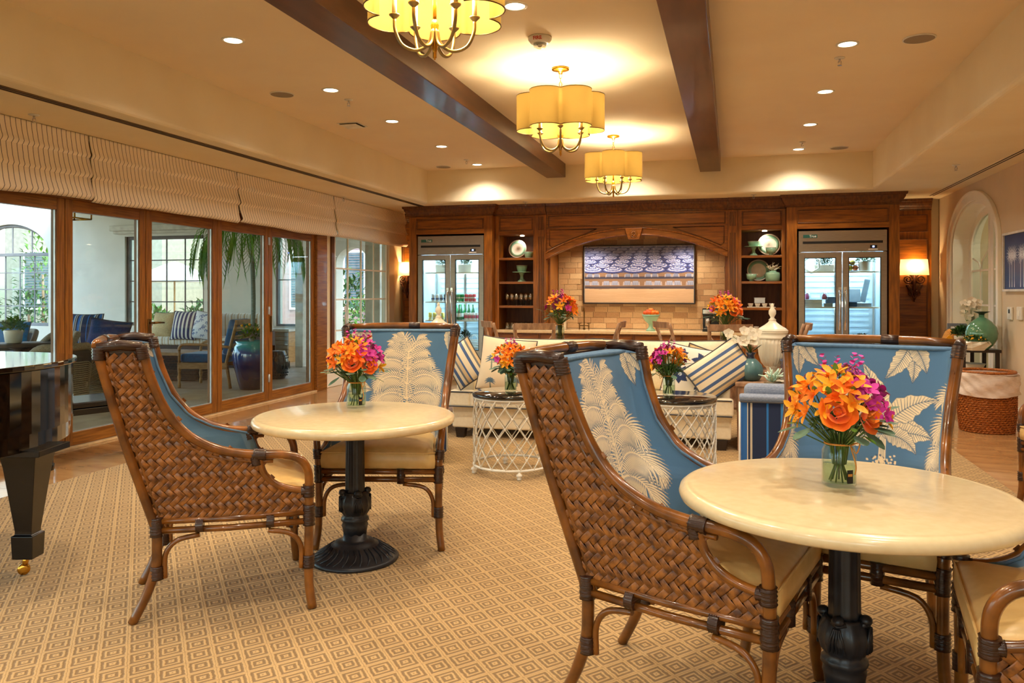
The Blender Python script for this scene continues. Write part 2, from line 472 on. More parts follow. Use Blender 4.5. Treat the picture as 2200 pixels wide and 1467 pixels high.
mat('lilac_f', (176, 98, 170), (146, 66, 140), scale=60, rough=.7)
mat('white_f', (246, 240, 226), (240, 228, 206), scale=20, rough=.6)
mat('raffia', (214, 150, 70), (190, 126, 50), scale=60, rough=.8)
mat('terracotta', (150, 96, 66), rough=.8)
glassmat('water', (240, 248, 232))
mat('teal_pot', (24, 150, 170), (16, 40, 90), scale=1.2, rough=.12, coat=.8)
mat('blue_ribbed', (88, 130, 136), (62, 100, 110), scale=6, rough=.3, coat=.4)
mat('celadon', (96, 148, 116), (76, 128, 98), scale=4, rough=.1, coat=.9)
mat('patio_wall', (216, 211, 198), (206, 200, 186), scale=1.5, rough=.9, bump=.06, bscale=20)
mat('patio_trim', (206, 198, 180), rough=.7)
mat('patio_floor', (192, 172, 148), (172, 152, 130), scale=4, rough=.45)
mat('brown_frame', (88, 74, 62), (72, 60, 50), rough=.5)
mat('linen_frame', (238, 234, 226), rough=.5)

# seamless roman-shade cloth: pinstripes along Y
stripemat('shade_cloth', [(0, (252, 238, 220)), (.88, (84, 82, 84))], axis=1, period=.05)
stripemat('stripe_sofa', [(0, (228, 220, 204)), (.25, (190, 160, 120)), (.45, (228, 220, 204)), (.7, (206, 188, 156)), (.85, (236, 228, 212))], axis=0, period=.14)
stripemat('stripe_navy', [(0, (232, 226, 214)), (.45, (36, 46, 96))], axis=0, period=.085)
stripemat('stripe_pillow', [(0, (236, 222, 194)), (.30, (70, 98, 146)), (.46, (236, 222, 194)), (.62, (112, 118, 128)), (.72, (214, 190, 150)), (.90, (70, 98, 146))], axis=0, period=.17)
stripemat('stripe_blue', [(0, (24, 44, 84)), (.26, (40, 122, 206)), (.30, (24, 44, 84)), (.52, (58, 134, 206)), (.57, (226, 220, 206)), (.60, (34, 44, 74)), (.66, (214, 206, 188)), (.69, (24, 40, 78)), (.78, (44, 110, 190)), (.90, (220, 214, 198)), (.92, (24, 44, 84)), (.96, (210, 200, 180))], axis=0, period=.31)
mat('blue_grey_linen', (142, 152, 172), (112, 124, 148), scale=90, stretch=(1, 1, 4), rough=.95)

def rugmat():
    m, nt, b = nmat('rug_weave')
    tc = N(nt, 'ShaderNodeTexCoord'); sp = N(nt, 'ShaderNodeSeparateXYZ'); nt.links.new(tc.outputs['Object'], sp.inputs[0])
    def M(op, a, bb=None, c=None):
        n = N(nt, 'ShaderNodeMath', operation=op)
        for i, v in enumerate((a, bb, c)):
            if v is None: continue
            if isinstance(v, (int, float)): n.inputs[i].default_value = v
            else: nt.links.new(v, n.inputs[i])
        return n.outputs[0]
    nz = N(nt, 'ShaderNodeTexNoise'); nz.inputs['Scale'].default_value = 60; nt.links.new(tc.outputs['Object'], nz.inputs['Vector'])
    wob = M('MULTIPLY', M('SUBTRACT', nz.outputs[0], .5), .05)
    ax = M('ABSOLUTE', M('SUBTRACT', M('FRACT', M('ADD', M('MULTIPLY', sp.outputs[0], 1/.128), wob)), .5))
    ay = M('ABSOLUTE', M('SUBTRACT', M('FRACT', M('ADD', M('MULTIPLY', sp.outputs[1], 1/.150), wob)), .5))
    v = M('MULTIPLY', M('ADD', ax, ay), 2)          # 0 centre .. 2 corner
    d = M('ABSOLUTE', M('SUBTRACT', v, 1))          # folds the corner diamonds onto the centre ones; 0 at the shared border
    ring = M('SINE', M('MULTIPLY', d, 2*PI*2.6))
    n2 = N(nt, 'ShaderNodeTexNoise'); n2.inputs['Scale'].default_value = 260; n2.inputs['Detail'].default_value = 2
    nt.links.new(tc.outputs['Object'], n2.inputs['Vector'])
    fac = M('ADD', M('MULTIPLY', ring, .5), M('ADD', M('MULTIPLY', n2.outputs[0], .5), .15))
    cr = N(nt, 'ShaderNodeValToRGB'); cr.color_ramp.elements[0].color = lin((134, 106, 68)); cr.color_ramp.elements[1].color = lin((194, 160, 108))
    cr.color_ramp.elements[0].position = .25; cr.color_ramp.elements[1].position = .75
    nt.links.new(fac, cr.inputs[0]); nt.links.new(cr.outputs[0], b.inputs['Base Color'])
    b.inputs['Roughness'].default_value = .95; b.inputs['Sheen Weight'].default_value = .1
    bp = N(nt, 'ShaderNodeBump'); bp.inputs['Strength'].default_value = .5; bp.inputs['Distance'].default_value = .004
    nt.links.new(fac, bp.inputs['Height']); nt.links.new(bp.outputs[0], b.inputs['Normal'])
rugmat()
def travmat():      # travertine tile, varies per tile through object random
    m, nt, b = nmat('travertine')
    tc = N(nt, 'ShaderNodeTexCoord'); no = N(nt, 'ShaderNodeTexNoise'); no.inputs['Scale'].default_value = 9; no.inputs['Detail'].default_value = 6
    nt.links.new(tc.outputs['Generated'], no.inputs['Vector'])
    oi = N(nt, 'ShaderNodeObjectInfo'); cr = N(nt, 'ShaderNodeValToRGB')
    ad = N(nt, 'ShaderNodeMath', operation='MULTIPLY_ADD'); nt.links.new(oi.outputs['Random'], ad.inputs[0]); ad.inputs[1].default_value = .42
    ml = N(nt, 'ShaderNodeMath', operation='MULTIPLY'); ml.inputs[1].default_value = .55; nt.links.new(no.outputs[0], ml.inputs[0]); nt.links.new(ml.outputs[0], ad.inputs[2])
    nt.links.new(ad.outputs[0], cr.inputs[0])
    e = cr.color_ramp.elements; e[0].position = .3; e[0].color = lin((172, 130, 88)); e[1].position = .85; e[1].color = lin((224, 188, 138))
    nt.links.new(cr.outputs[0], b.inputs['Base Color']); b.inputs['Roughness'].default_value = .45
    bp = N(nt, 'ShaderNodeBump'); bp.inputs['Strength'].default_value = .15; bp.inputs['Distance'].default_value = .01
    nt.links.new(no.outputs[0], bp.inputs['Height']); nt.links.new(bp.outputs[0], b.inputs['Normal'])
travmat()
def floormat():
    m, nt, b = nmat('floor_tile')
    tc = N(nt, 'ShaderNodeTexCoord'); no = N(nt, 'ShaderNodeTexNoise'); no.inputs['Scale'].default_value = 2.5; no.inputs['Detail'].default_value = 6
    mp = N(nt, 'ShaderNodeMapping'); mp.inputs['Scale'].default_value = (1, 3, 1)
    nt.links.new(tc.outputs['Object'], mp.inputs[0]); nt.links.new(mp.outputs[0], no.inputs['Vector'])
    cr = N(nt, 'ShaderNodeValToRGB'); nt.links.new(no.outputs[0], cr.inputs[0])
    e = cr.color_ramp.elements; e[0].position = .3; e[0].color = lin((168, 124, 80)); e[1].position = .7; e[1].color = lin((204, 160, 108))
    nt.links.new(cr.outputs[0], b.inputs['Base Color']); b.inputs['Roughness'].default_value = .14; b.inputs['Coat Weight'].default_value = .3
floormat()
def shadefab():     # translucent lamp-shade cloth
    for name, c, w in (('lamp_shade_cloth', (138, 112, 58), .20), ('sconce_shade_cloth', (240, 214, 170), .55)):
        m = bpy.data.materials.new(name); m.use_nodes = True; nt = m.node_tree; nt.nodes.clear()
        o = N(nt, 'ShaderNodeOutputMaterial'); d = N(nt, 'ShaderNodeBsdfDiffuse'); d.inputs[0].default_value = lin(c)
        t = N(nt, 'ShaderNodeBsdfTranslucent'); t.inputs[0].default_value = lin(c)
        x = N(nt, 'ShaderNodeMixShader'); x.inputs[0].default_value = w
        tc = N(nt, 'ShaderNodeTexCoord'); no = N(nt, 'ShaderNodeTexNoise'); no.inputs['Scale'].default_value = 200
        nt.links.new(tc.outputs['Object'], no.inputs['Vector'])
        bp = N(nt, 'ShaderNodeBump'); bp.inputs['Strength'].default_value = .1
        nt.links.new(no.outputs[0], bp.inputs['Height']); nt.links.new(bp.outputs[0], d.inputs['Normal'])
        nt.links.new(d.outputs[0], x.inputs[1]); nt.links.new(t.outputs[0], x.inputs[2]); nt.links.new(x.outputs[0], o.inputs[0]); MATS[name] = m
shadefab()
vcmat('print_cloth'); vcmat('print_photo', rough=.4, bump=0, sheen=0)

# ------------------------------------------------------------------ room shell
XL, XR, YB, YF = -5.63, 2.98, 13.1, -4.0
ZS, ZC = 2.77, 3.28
RXL, RXR, RY = -4.585, 1.842, 11.6
fo = struct(MB().box(XL-.2, XR+.2, YF-.2, YB+.2, -.12, -.012).build('floor', 'counter'), 'polished travertine tile floor around the patterned rug')
# individual floor tiles (grout recessed)
RGX0, RGX1, RGY0, RGY1 = -4.66, 1.857, -3.0, 9.6
TS = .61
def tilemesh(w, d):
    return MB().box(-w/2+.002, w/2-.002, -d/2+.002, d/2-.002, -.012, 0).mesh('floor_tile')
_tm = {}
x0s = [2.22-TS*k for k in range(-2, 14)]
ys = [5.0+TS*k for k in range(-2, 14)]
rt = random.Random(4)
for x in x0s:
    for y in ys:
        a, b_ = max(x, XL), min(x+TS, XR)
        c, d_ = y, min(y+TS, YB)
        if b_-a < .02 or d_-c < .02: continue
        if a > RGX0+.02 and b_ < RGX1-.02 and d_ < RGY1-.02: continue      # under the rug
        if y > 12.2: continue
        key = (round(b_-a, 3), round(d_-c, 3))
        if key not in _tm:
            _tm[key] = tilemesh(*key); _tm[key].materials.append(MATS['floor_tile'])
        o = bpy.data.objects.new('floor_tile', _tm[key]); COL.objects.link(o); o.parent = fo
        o.location = ((a+b_)/2, (c+d_)/2, 0)
for (a, b_, c, d_) in ((XL, RGX0+.1, YF, ys[0]), (RGX1-.1, XR, YF, ys[0])):   # tiles nearer than the view, one part
    MB().box(a, b_, c, d_, -.012, 0).build('floor_tile', 'floor_tile', fo)
rug = MB().box(RGX0, RGX1, RGY0, RGY1, .0, .010).build('rug', 'rug_weave', bevel=.004)
tag(rug, 'large beige rug woven with concentric diamond pattern covering the middle of the floor', 'rug', None)

ce = struct(MB().box(RXL-.1, RXR+.1, YF, RY+.1, ZC, ZC+.1).build('ceiling', 'ceil_paint'), 'cream painted recessed ceiling')
for i, (a, b_, c, d_) in enumerate(((XL-.2, RXL, YF-.2, YB+.2), (RXR, XR+.2, YF-.2, YB+.2), (RXL-.05, RXR+.05, RY, YB+.2), (RXL-.05, RXR+.05, YF-.2, -2.5))):
    struct(MB().box(a, b_, c, d_, ZS, ZC+.1).build('soffit', 'plaster', ce, bevel=.035, seg=3))
for i, (a, b_) in enumerate(((-2.644, -2.36), (-.425, -.143))):
    o = MB().box(a, b_, -2.5, 11.5, 3.08, ZC+.01).build('ceiling_beam', 'beam', bevel=.006)
    tag(o, ['dark stained wooden ceiling beam left of the hanging lights', 'dark stained wooden ceiling beam right of the hanging lights'][i], 'beam', None, 'structure')
for X, lab in ((-4.80, 'left'), (2.77, 'right')):
    t = thing('slot_diffuser', f'long black slot air diffuser in the {lab} lowered ceiling edge', 'air vent', (X, 0, ZS))
    MB().box(-.032, -.008, -2, 12.6, -.004, .0).build('slot', 'black_slot', t)
    MB().box(.008, .032, -2, 12.6, -.004, .0).build('slot', 'black_slot', t)
    MB().box(-.045, -.032, -2, 12.6, -.006, 0).box(.032, .045, -2, 12.6, -.006, 0).box(-.008, .008, -2, 12.6, -.006, 0).build('frame', 'bronze' if X < 0 else 'ceil_paint', t)
struct(MB().box(XL-.2, XR+.2, YB, YB+.15, 0, ZC).build('wall_back', 'plaster'), 'cream back wall behind the wooden cabinetry')
# right wall with an arched opening for the french doors
def arch_pts(cx, hw, z0, zs, rise, n=24):
    """outline of a doorway with an elliptical head"""
    p = [(cx-hw, z0), (cx-hw, zs)]
    for i in range(1, n): 
        a = PI-PI*i/n; p.append((cx+hw*math.cos(a), zs+rise*math.sin(a)))
    return p+[(cx+hw, zs), (cx+hw, z0)]
AY0, AY1, AZS, AZR = 10.35, 12.33, 1.98, .56
ACY = (AY0+AY1)/2; AHW = (AY1-AY0)/2
ap = arch_pts(ACY, AHW, 0, AZS, AZR)
mb = MB()
mb.box(XR, XR+.35, YF-.2, AY0, 0, ZS+.2); mb.box(XR, XR+.35, AY1, YB+.2, 0, ZS+.2)
top = ap[1:-1]
mb.prism([(y, z) for y, z in top]+[(AY1, ZS+.2), (AY0, ZS+.2)], XR, XR+.35, 'x')
struct(mb.build('wall_right', 'plaster_tan', fixn=True), 'cream right wall with arched opening')
struct(MB().box(XR+1.4, XR+1.45, 8.6, YB+.2, 0, 3).box(XR+.35, XR+1.45, 8.55, 8.6, 0, 3).box(XR+.35, XR+1.45, YB+.15, YB+.2, 0, 3).box(XR+.35, XR+1.45, 8.55, YB+.2, 2.95, 3.0).box(XR+.2, XR+1.45, 8.55, YB+.2, -.1, -.005).build('wall_hallway', 'plaster'), 'cream wall seen behind the white arched doors')
struct(MB().box(XR-.018, XR, YF, AY0-.12, 0.002, .14).build('baseboard_right', 'white_paint', bevel=.004), 'white baseboard on the right wall')
# left wall around the doors: header, post, window wall
struct(MB().box(XL-.2, XL, YF-.2, YB+.2, 2.30, ZS+.2).box(XL-.2, XL, 10.2, 10.42, 0, 2.3).box(XL-.2, XL, 12.62, YB+.2, 0, 2.3).box(XL-.2, XL, 10.42, 12.62, 0, .30).box(XL-.2, XL, YF-.2, YF+1.2, 0, 2.3).build('wall_left', 'plaster'), 'cream left wall above and beside the glass doors')
struct(MB().box(XL, XL+.016, 10.2, 13.0, .002, .2).build('baseboard_left', 'white_paint', bevel=.004), 'cream baseboard under the grid window')
# unseen wall behind the viewer; its tall windows are added for sky fill
mb = MB(); wx = [-5.0, -3.2, -2.6, -.8, -.2, 1.6]
mb.box(XL-.2, -5.0, YF-.2, YF, 0, ZS).box(-3.2, -2.6, YF-.2, YF, 0, ZS).box(-.8, -.2, YF-.2, YF, 0, ZS).box(1.6, XR+.2, YF-.2, YF, 0, ZS)
mb.box(XL-.2, XR+.2, YF-.2, YF, 2.5, ZS+.2).box(XL-.2, XR+.2, YF-.2, YF, 0, .3)
struct(mb.build('wall_front', 'plaster'), 'unseen wall behind the viewer with three tall windows added for fill light')

# ------------------------------------------------------------------ folding glass doors (left)
def door_leaf(y0, y1, n):
    """leaf between y0 and y1 in the plane X=XL: frame bars and one pane"""
    t = thing(f'door_{n}', f'wood-framed folding glass door leaf number {n} of the patio door wall', 'door', (XL, y0, 0)); t['kind'] = 'structure'
    w = y1-y0; sw = .085
    for a, b_ in ((.004, sw), (w-sw, w-.004)):
        MB().box(-.035, .035, a, b_, .02, 2.19).build('stile', 'door_wood', t, bevel=.004)
    MB().box(-.033, .033, sw, w-sw, .02, .135).build('rail', 'door_wood_h', t, bevel=.004)
    MB().box(-.033, .033, sw, w-sw, 2.085, 2.19).build('rail', 'door_wood_h', t, bevel=.004)
    MB().box(-.004, .004, sw, w-sw, .135, 2.085).build('pane', 'pane', t)
    MB().box(.008, .022, w-sw-.012, w-sw, .135, 2.085).box(.008, .022, sw, w-sw, .135, .143).build('glazing_bead', 'alu', t)
    return t
edges = [-2.75, -1.7, -.62, .45, 1.55, 2.62, 3.72]
leafs = []
ey = [4.62-.03, 5.62, 6.61, 7.745, 8.775, 9.91]
allE = [-1.0, .12, 1.24, 2.36, 3.48, 4.59]
k = 1
for i in range(len(allE)-1): leafs.append(door_leaf(allE[i], allE[i+1], k)); k += 1
for i in range(len(ey)-1):
    leafs.append(door_leaf(ey[i], ey[i+1], k)); k += 1
for i, d in enumerate(leafs):
    d['label'] = ['wood-framed glass door leaf of the patio wall, behind the viewer']*0 or ('wood-framed folding glass door leaf, ' + (['outside the view behind the viewer', 'outside the view beside the viewer', 'outside the view left of the viewer', 'left of the black piano', 'just left of the black piano'][i] if i < 5 else ['seen above the black piano lid', 'behind the left wicker chair, before the wicker armchairs', 'with the bronze lever handle', 'showing the potted palm', 'narrow end leaf next to the brown door post'][i-5]))
struct(MB().box(XL-.1, XL+.06, YF+1.2, 9.91, 2.19, 2.31).box(XL-.1, XL+.08, 9.91, 10.19, 0, 2.31).box(XL-.1, XL+.05, 9.93, 9.99, 0, 2.31).build('trim_1', 'door_wood_h', bevel=.006), 'brown wooden head and end post of the glass doors')
struct(MB().box(XL-.12, XL+.075, YF+1.2, 9.93, .0, .018).build('trim_2', 'counter', bevel=.003), 'pale threshold strip under the glass doors')
# lever handle with key plate on the third leaf, hinges on the last
hd = leafs[7]
def child(parent, mb, name, m, loc, **k): return mb.build(name, m, parent, loc=loc, **k)
h = child(hd, MB().box(0, .012, -.02, .02, -.13, .09), 'lock_plate', 'bronze', (.035, .045, 1.02), bevel=.004)
MB().cyl((.01, 0, .05), (.06, 0, .05), .011).tube([(.06, 0, .05), (.062, .06, .052), (.055, .15, .048)], [.012, .010, .008], 8).build('lever', 'bronze', h)
MB().cyl((.01, 0, -.07), (.05, 0, -.07), .016).build('thumb_turn', 'brass', h)
for z in (.3, 1.15, 2.02):
    child(leafs[9], MB().cyl((0, 0, -.05), (0, 0, .05), .009, n=8).box(-.002, .004, -.02, .02, -.045, .045), 'hinge', 'alu', (.04, .0, z))
child(leafs[9], MB().box(0, .02, -.012, .012, -.1, .1), 'pull_handle', 'bronze', (.035, .04, .98), bevel=.004)

# ------------------------------------------------------------------ windows
def grid_window(name, X, y0, y1, z0, z1, nc, nr, fr, mun, label, axis='x', fw=.05):
    t = thing(name, label, 'window'); t['kind'] = 'structure'
    def bx(mb, a0, a1, c0, c1, th):
        return mb.box(X-th, X+th, a0, a1, c0, c1) if axis == 'x' else mb.box(a0, a1, X-th, X+th, c0, c1)
    mb = MB()
    for a, b_, c, d_ in ((y0, y0+fw, z0, z1), (y1-fw, y1, z0, z1), (y0+fw, y1-fw, z0, z0+fw), (y0+fw, y1-fw, z1-fw, z1)): bx(mb, a, b_, c, d_, .04)
    mb.build('window_frame', fr, t, bevel=.004)
    mb = MB()
    for i in range(1, nc):
        y = y0+fw+(y1-y0-2*fw)*i/nc; bx(mb, y-.011, y+.011, z0+fw, z1-fw, .012)
    for j in range(1, nr):
        z = z0+fw+(z1-z0-2*fw)*j/nr; bx(mb, y0+fw, y1-fw, z-.0115, z+.0115, .0125)
    mb.build('glazing_bars', mun, t)
    bx(MB(), y0+fw, y1-fw, z0+fw, z1-fw, .003).build('pane', 'pane', t)
    return t
w1 = grid_window('window_1', XL-.02, 10.50, 12.40, .30, 2.25, 4, 4, 'white_paint', 'white_paint', 'white grid window beside the glass doors under the striped shade')
MB().box(XL-.06, XL+.03, 10.42, 10.50, .3, 2.3).box(XL-.06, XL+.02, 10.50, 12.62, .28, .33).build('window_frame', 'wood_dark', w1)
MB().box(XL-.06, XL+.04, 12.40, 12.62, .3, 2.3).build('window_frame', 'white_paint', w1, bevel=.01)
for i, (a, b_) in enumerate(((-5.0, -3.2), (-2.6, -.8), (-.2, 1.6))):
    grid_window(f'window_{i+2}', YF-.1, a, b_, .3, 2.5, 2, 3, 'white_paint', 'white_paint', 'white window added for fill light in the unseen wall behind the viewer, ' + ('nearest the patio doors', 'middle of three', 'nearest the right wall')[i], axis='y')  # unseen windows, added to let sky light fill the room from behind

# ------------------------------------------------------------------ roman shades
def roman(y0, y1, label, seed):
    t = thing('roman_shade', label, 'window shade', (XL+.10, (y0+y1)/2, ZS), group='striped roman shades above the glass doors')
    w = (y1-y0)/2-.012; rnd = random.Random(seed); ph = rnd.uniform(0, 6)
    for k in range(3):
        zt = [-.005, -.19, -.375][k]; zb = [-.215, -.395, -.585][k]
        def P(u, v, k=k, zt=zt, zb=zb):
            y = -w+2*w*u; s = math.sin(y*2.3+ph+k)*.012+math.sin(y*6.1+k*2)*.005
            bulge = .02+.015*k+.055*v**1.6
            if v > .86: bulge -= (v-.86)*.35
            return (bulge+s*v, y+.003*math.sin(v*3+y*3), zt+(zb-zt)*v+(s*.7 if v > .5 else 0)-.012*math.sin(PI*u)*(v if k == 2 else 0))
        MB().grid(P, 60, 12).build('fold', 'shade_cloth', t, solid=.006)
    MB().box(-.09, .0, -w, w, -.05, -.001).build('headrail', 'shade_cloth', t)
    return t
for i, (a, b_, lb) in enumerate(((-2.6, 1.6, 'pinstriped cloth roman shade left of the view, over the first glass doors'), (1.6, 5.79, 'pinstriped cloth roman shade at the left edge of the picture, above the piano'),
        (5.79, 7.98, 'pinstriped cloth roman shade above the lever handle door, second from left'), (7.98, 10.3, 'pinstriped cloth roman shade above the potted palm, third from left'), (10.3, 12.88, 'pinstriped cloth roman shade over the white grid window near the corner'))):
    roman(a, b_, lb, i)

# ------------------------------------------------------------------ arched french doors, right wall
point('hallway_light', (XR+.85, 11.3, 2.5), 8, WARM, .1)
t = thing('door_12', 'white arched french double doors with curved glazing bars in the right wall', 'door', (XR, ACY, 0)); t['kind'] = 'structure'
def ring(o, i, x0, x1):
    mb = MB(); n = len(o)
    vs = [(x, p[0], p[1]) for x in (x0, x1) for p in o]+[(x, p[0], p[1]) for x in (x0, x1) for p in i]
    fs = []
    for k in range(n-1):
        fs += [(k, k+1, 2*n+k+1, 2*n+k), (n+k+1, n+k, 3*n+k, 3*n+k+1), (k, n+k, n+k+1, k+1), (2*n+k+1, 3*n+k+1, 3*n+k, 2*n+k)]
    return mb.add(vs, fs)
ao = arch_pts(0, AHW+.11, 0, AZS, AZR+.11); ai = arch_pts(0, AHW, 0, AZS, AZR)
ring(ao, ai, -.03, .0).build('casing', 'white_paint', t, fixn=True, bevel=.008)
ring(arch_pts(0, AHW+.13, 0, AZS, AZR+.13), arch_pts(0, AHW+.10, 0, AZS, AZR+.10), -.045, 0).build('casing_bead', 'white_paint', t, fixn=True, bevel=.006)
ring(ai, arch_pts(0, AHW-.03, 0, AZS, AZR-.03), 0, .34).build('jamb', 'white_paint', t, fixn=True)
for sg, nm in ((-1, 'leaf'), (1, 'leaf')):
    # leaf outline half arch
    def half(inset, zb):
        pts = [(sg*inset, zb)]
        hw = AHW-.035-inset; rs = AZR-.035-inset
        st = [(sg*(inset), AZS+rs*math.sqrt(max(0, 1-(inset/(AHW-.035))**2)))]
        arc = []
        for i in range(0, 15):
            a = (PI/2)*(1-i/14); x = max(inset, (hw+inset*.0)*math.cos(a)); arc.append((sg*x, AZS+rs*math.sin(a)))
        return pts+arc+[(sg*hw, zb)]
    o_ = half(.005, .02); i_ = half(.10, .25)
    ring(o_+[o_[0]], i_+[i_[0]], .20, .245).build('leaf_frame', 'white_paint', t, fixn=True, bevel=.004)
    mb = MB()
    gw0, gw1 = .10, AHW-.135
    for z in (.25+.48, .25+.96, .25+1.42): mb.box(.21, .235, sg*gw0, sg*gw1, z-.012, z+.012)
    ym = sg*(gw0+gw1)/2
    mb.box(.21, .235, ym-.012, ym+.012, .25, 1.67)
    # curved bars in the head: a fork springing from the centre bar
    mb.tube([(.222, ym, 1.67), (.222, ym-sg*.06, 1.80), (.222, sg*.12, 1.95)], .012, 6).tube([(.222, ym, 1.67), (.222, ym+sg*.1, 1.78), (.222, sg*(gw1-.02), 1.84)], .012, 6)
    mb.build('glazing_bars', 'white_paint', t)
    MB().prism([(p[0], p[1]) for p in i_], .220, .226, 'x').build('pane', 'pane', t, fixn=True)
    MB().cyl((.20, sg*.05, 1.0), (.15, sg*.05, 1.0), .008).tube([(.15, sg*.05, 1.0), (.15, sg*.14, 1.0)], .007, 6).build('handle', 'bronze', t)
# ------------------------------------------------------------------ small shape helpers
def leafq(mb, p, d, L, w, up=Vector((0, 0, 1)), fold=.25, droop=.0):
    d = d.normalized(); s = d.cross(up)
    if s.length < 1e-3: s = Vector((1, 0, 0))
    s.normalize(); n = s.cross(d)
    a = p; b = p+d*L*.5-n*(-droop*.3*L); c = p+d*L-n*droop*L
    mb.add([a, b+s*w/2+n*w*fold, c, b-s*w/2+n*w*fold, b], [(0, 1, 4), (1, 2, 4), (2, 3, 4), (3, 0, 4)], True)
def rdir(r, zmin=-.2):
    while True:
        v = Vector((r.uniform(-1, 1), r.uniform(-1, 1), r.uniform(zmin, 1)))
        if .1 < v.length < 1: return v.normalized()
def clump(mb, c, rad, n, L, w, r, zmin=0, sc=(1, 1, 1)):
    c = Vector(c)
    for _ in range(n):
        d = rdir(r, zmin); rr = rad*(r.random()**.4)
        p = c+Vector((d.x*sc[0], d.y*sc[1], d.z*sc[2]))*rr
        leafq(mb, p, (d+rdir(r, -.3)*.7), L*r.uniform(.7, 1.2), w, droop=r.uniform(0, .4))
    return mb
def rectloft(mb, x0, x1, y0, y1, prof, side=1):
    """moulding swept round front (-y) and sides of a rectangle; prof: (offset, z)"""
    vs = []
    for o, z in prof: vs += [(x0-o*side, y1, z), (x0-o*side, y0-o, z), (x1+o*side, y0-o, z), (x1+o*side, y1, z)]
    fs = []; m = len(prof)
    for i in range(m-1):
        for k in range(4): fs.append((i*4+k, i*4+(k+1) % 4, (i+1)*4+(k+1) % 4, (i+1)*4+k))
    fs.append((3, 2, 1, 0)); fs.append(tuple((m-1)*4+k for k in range(4)))
    return mb.add(vs, fs)
CROWN = [(.004, 2.60), (.014, 2.605), (.014, 2.625), (.022, 2.632), (.03, 2.65), (.05, 2.675), (.066, 2.705), (.07, 2.728), (.086, 2.735), (.09, 2.762), (.09, 2.769)]
def panel(parent, x0, x1, z0, z1, y, m='wood_h', name='panel', w=.014, d=.012):
    """raised moulding ring with a fielded panel on a face looking towards -y"""
    p = MB().box(x0+w, x1-w, y-.004, y, z0+w, z1-w).build(name, m, parent, bevel=.002)
    mb = MB()
    for a, b_, c, e in ((x0, x1, z1-w, z1), (x0, x1, z0, z0+w), (x0, x0+w, z0+w, z1-w), (x1-w, x1, z0+w, z1-w)): mb.box(a, b_, y-d, y, c, e)
    mb.build('moulding', 'wood_dark', p, bevel=.004)
    return p

# ------------------------------------------------------------------ fridge towers
def tower(x0, x1, ox0, ox1, oz, label):
    yf = 12.0; t = thing('tower_cabinet', label, 'cabinet')
    MB().box(x0, ox0, yf, 12.95, 0.002, 2.6).box(ox1, x1, yf, 12.95, .002, 2.6).build('side_panel', 'wood', t, bevel=.003)
    MB().box(ox0, ox1, yf, 12.95, oz, 2.6).build('header', 'wood_h', t, bevel=.002)
    MB().box(ox0, ox1, 12.9, 12.95, .002, oz).build('back_panel', 'black_slot', t)
    panel(t, ox0+.01, ox1-.01, oz+.075, 2.555, yf)
    rectloft(MB(), x0, x1, yf, 12.95, CROWN).build('crown_moulding', 'wood_dark', t, fixn=True)
    return t
tower(-5.058, -3.645, -4.935, -3.78, 2.32, 'tall wooden cabinet around the drinks fridge, left of the bar')
tower(.765, 2.247, .905, 2.115, 2.285, 'tall wooden cabinet around the food fridge, right of the bar')

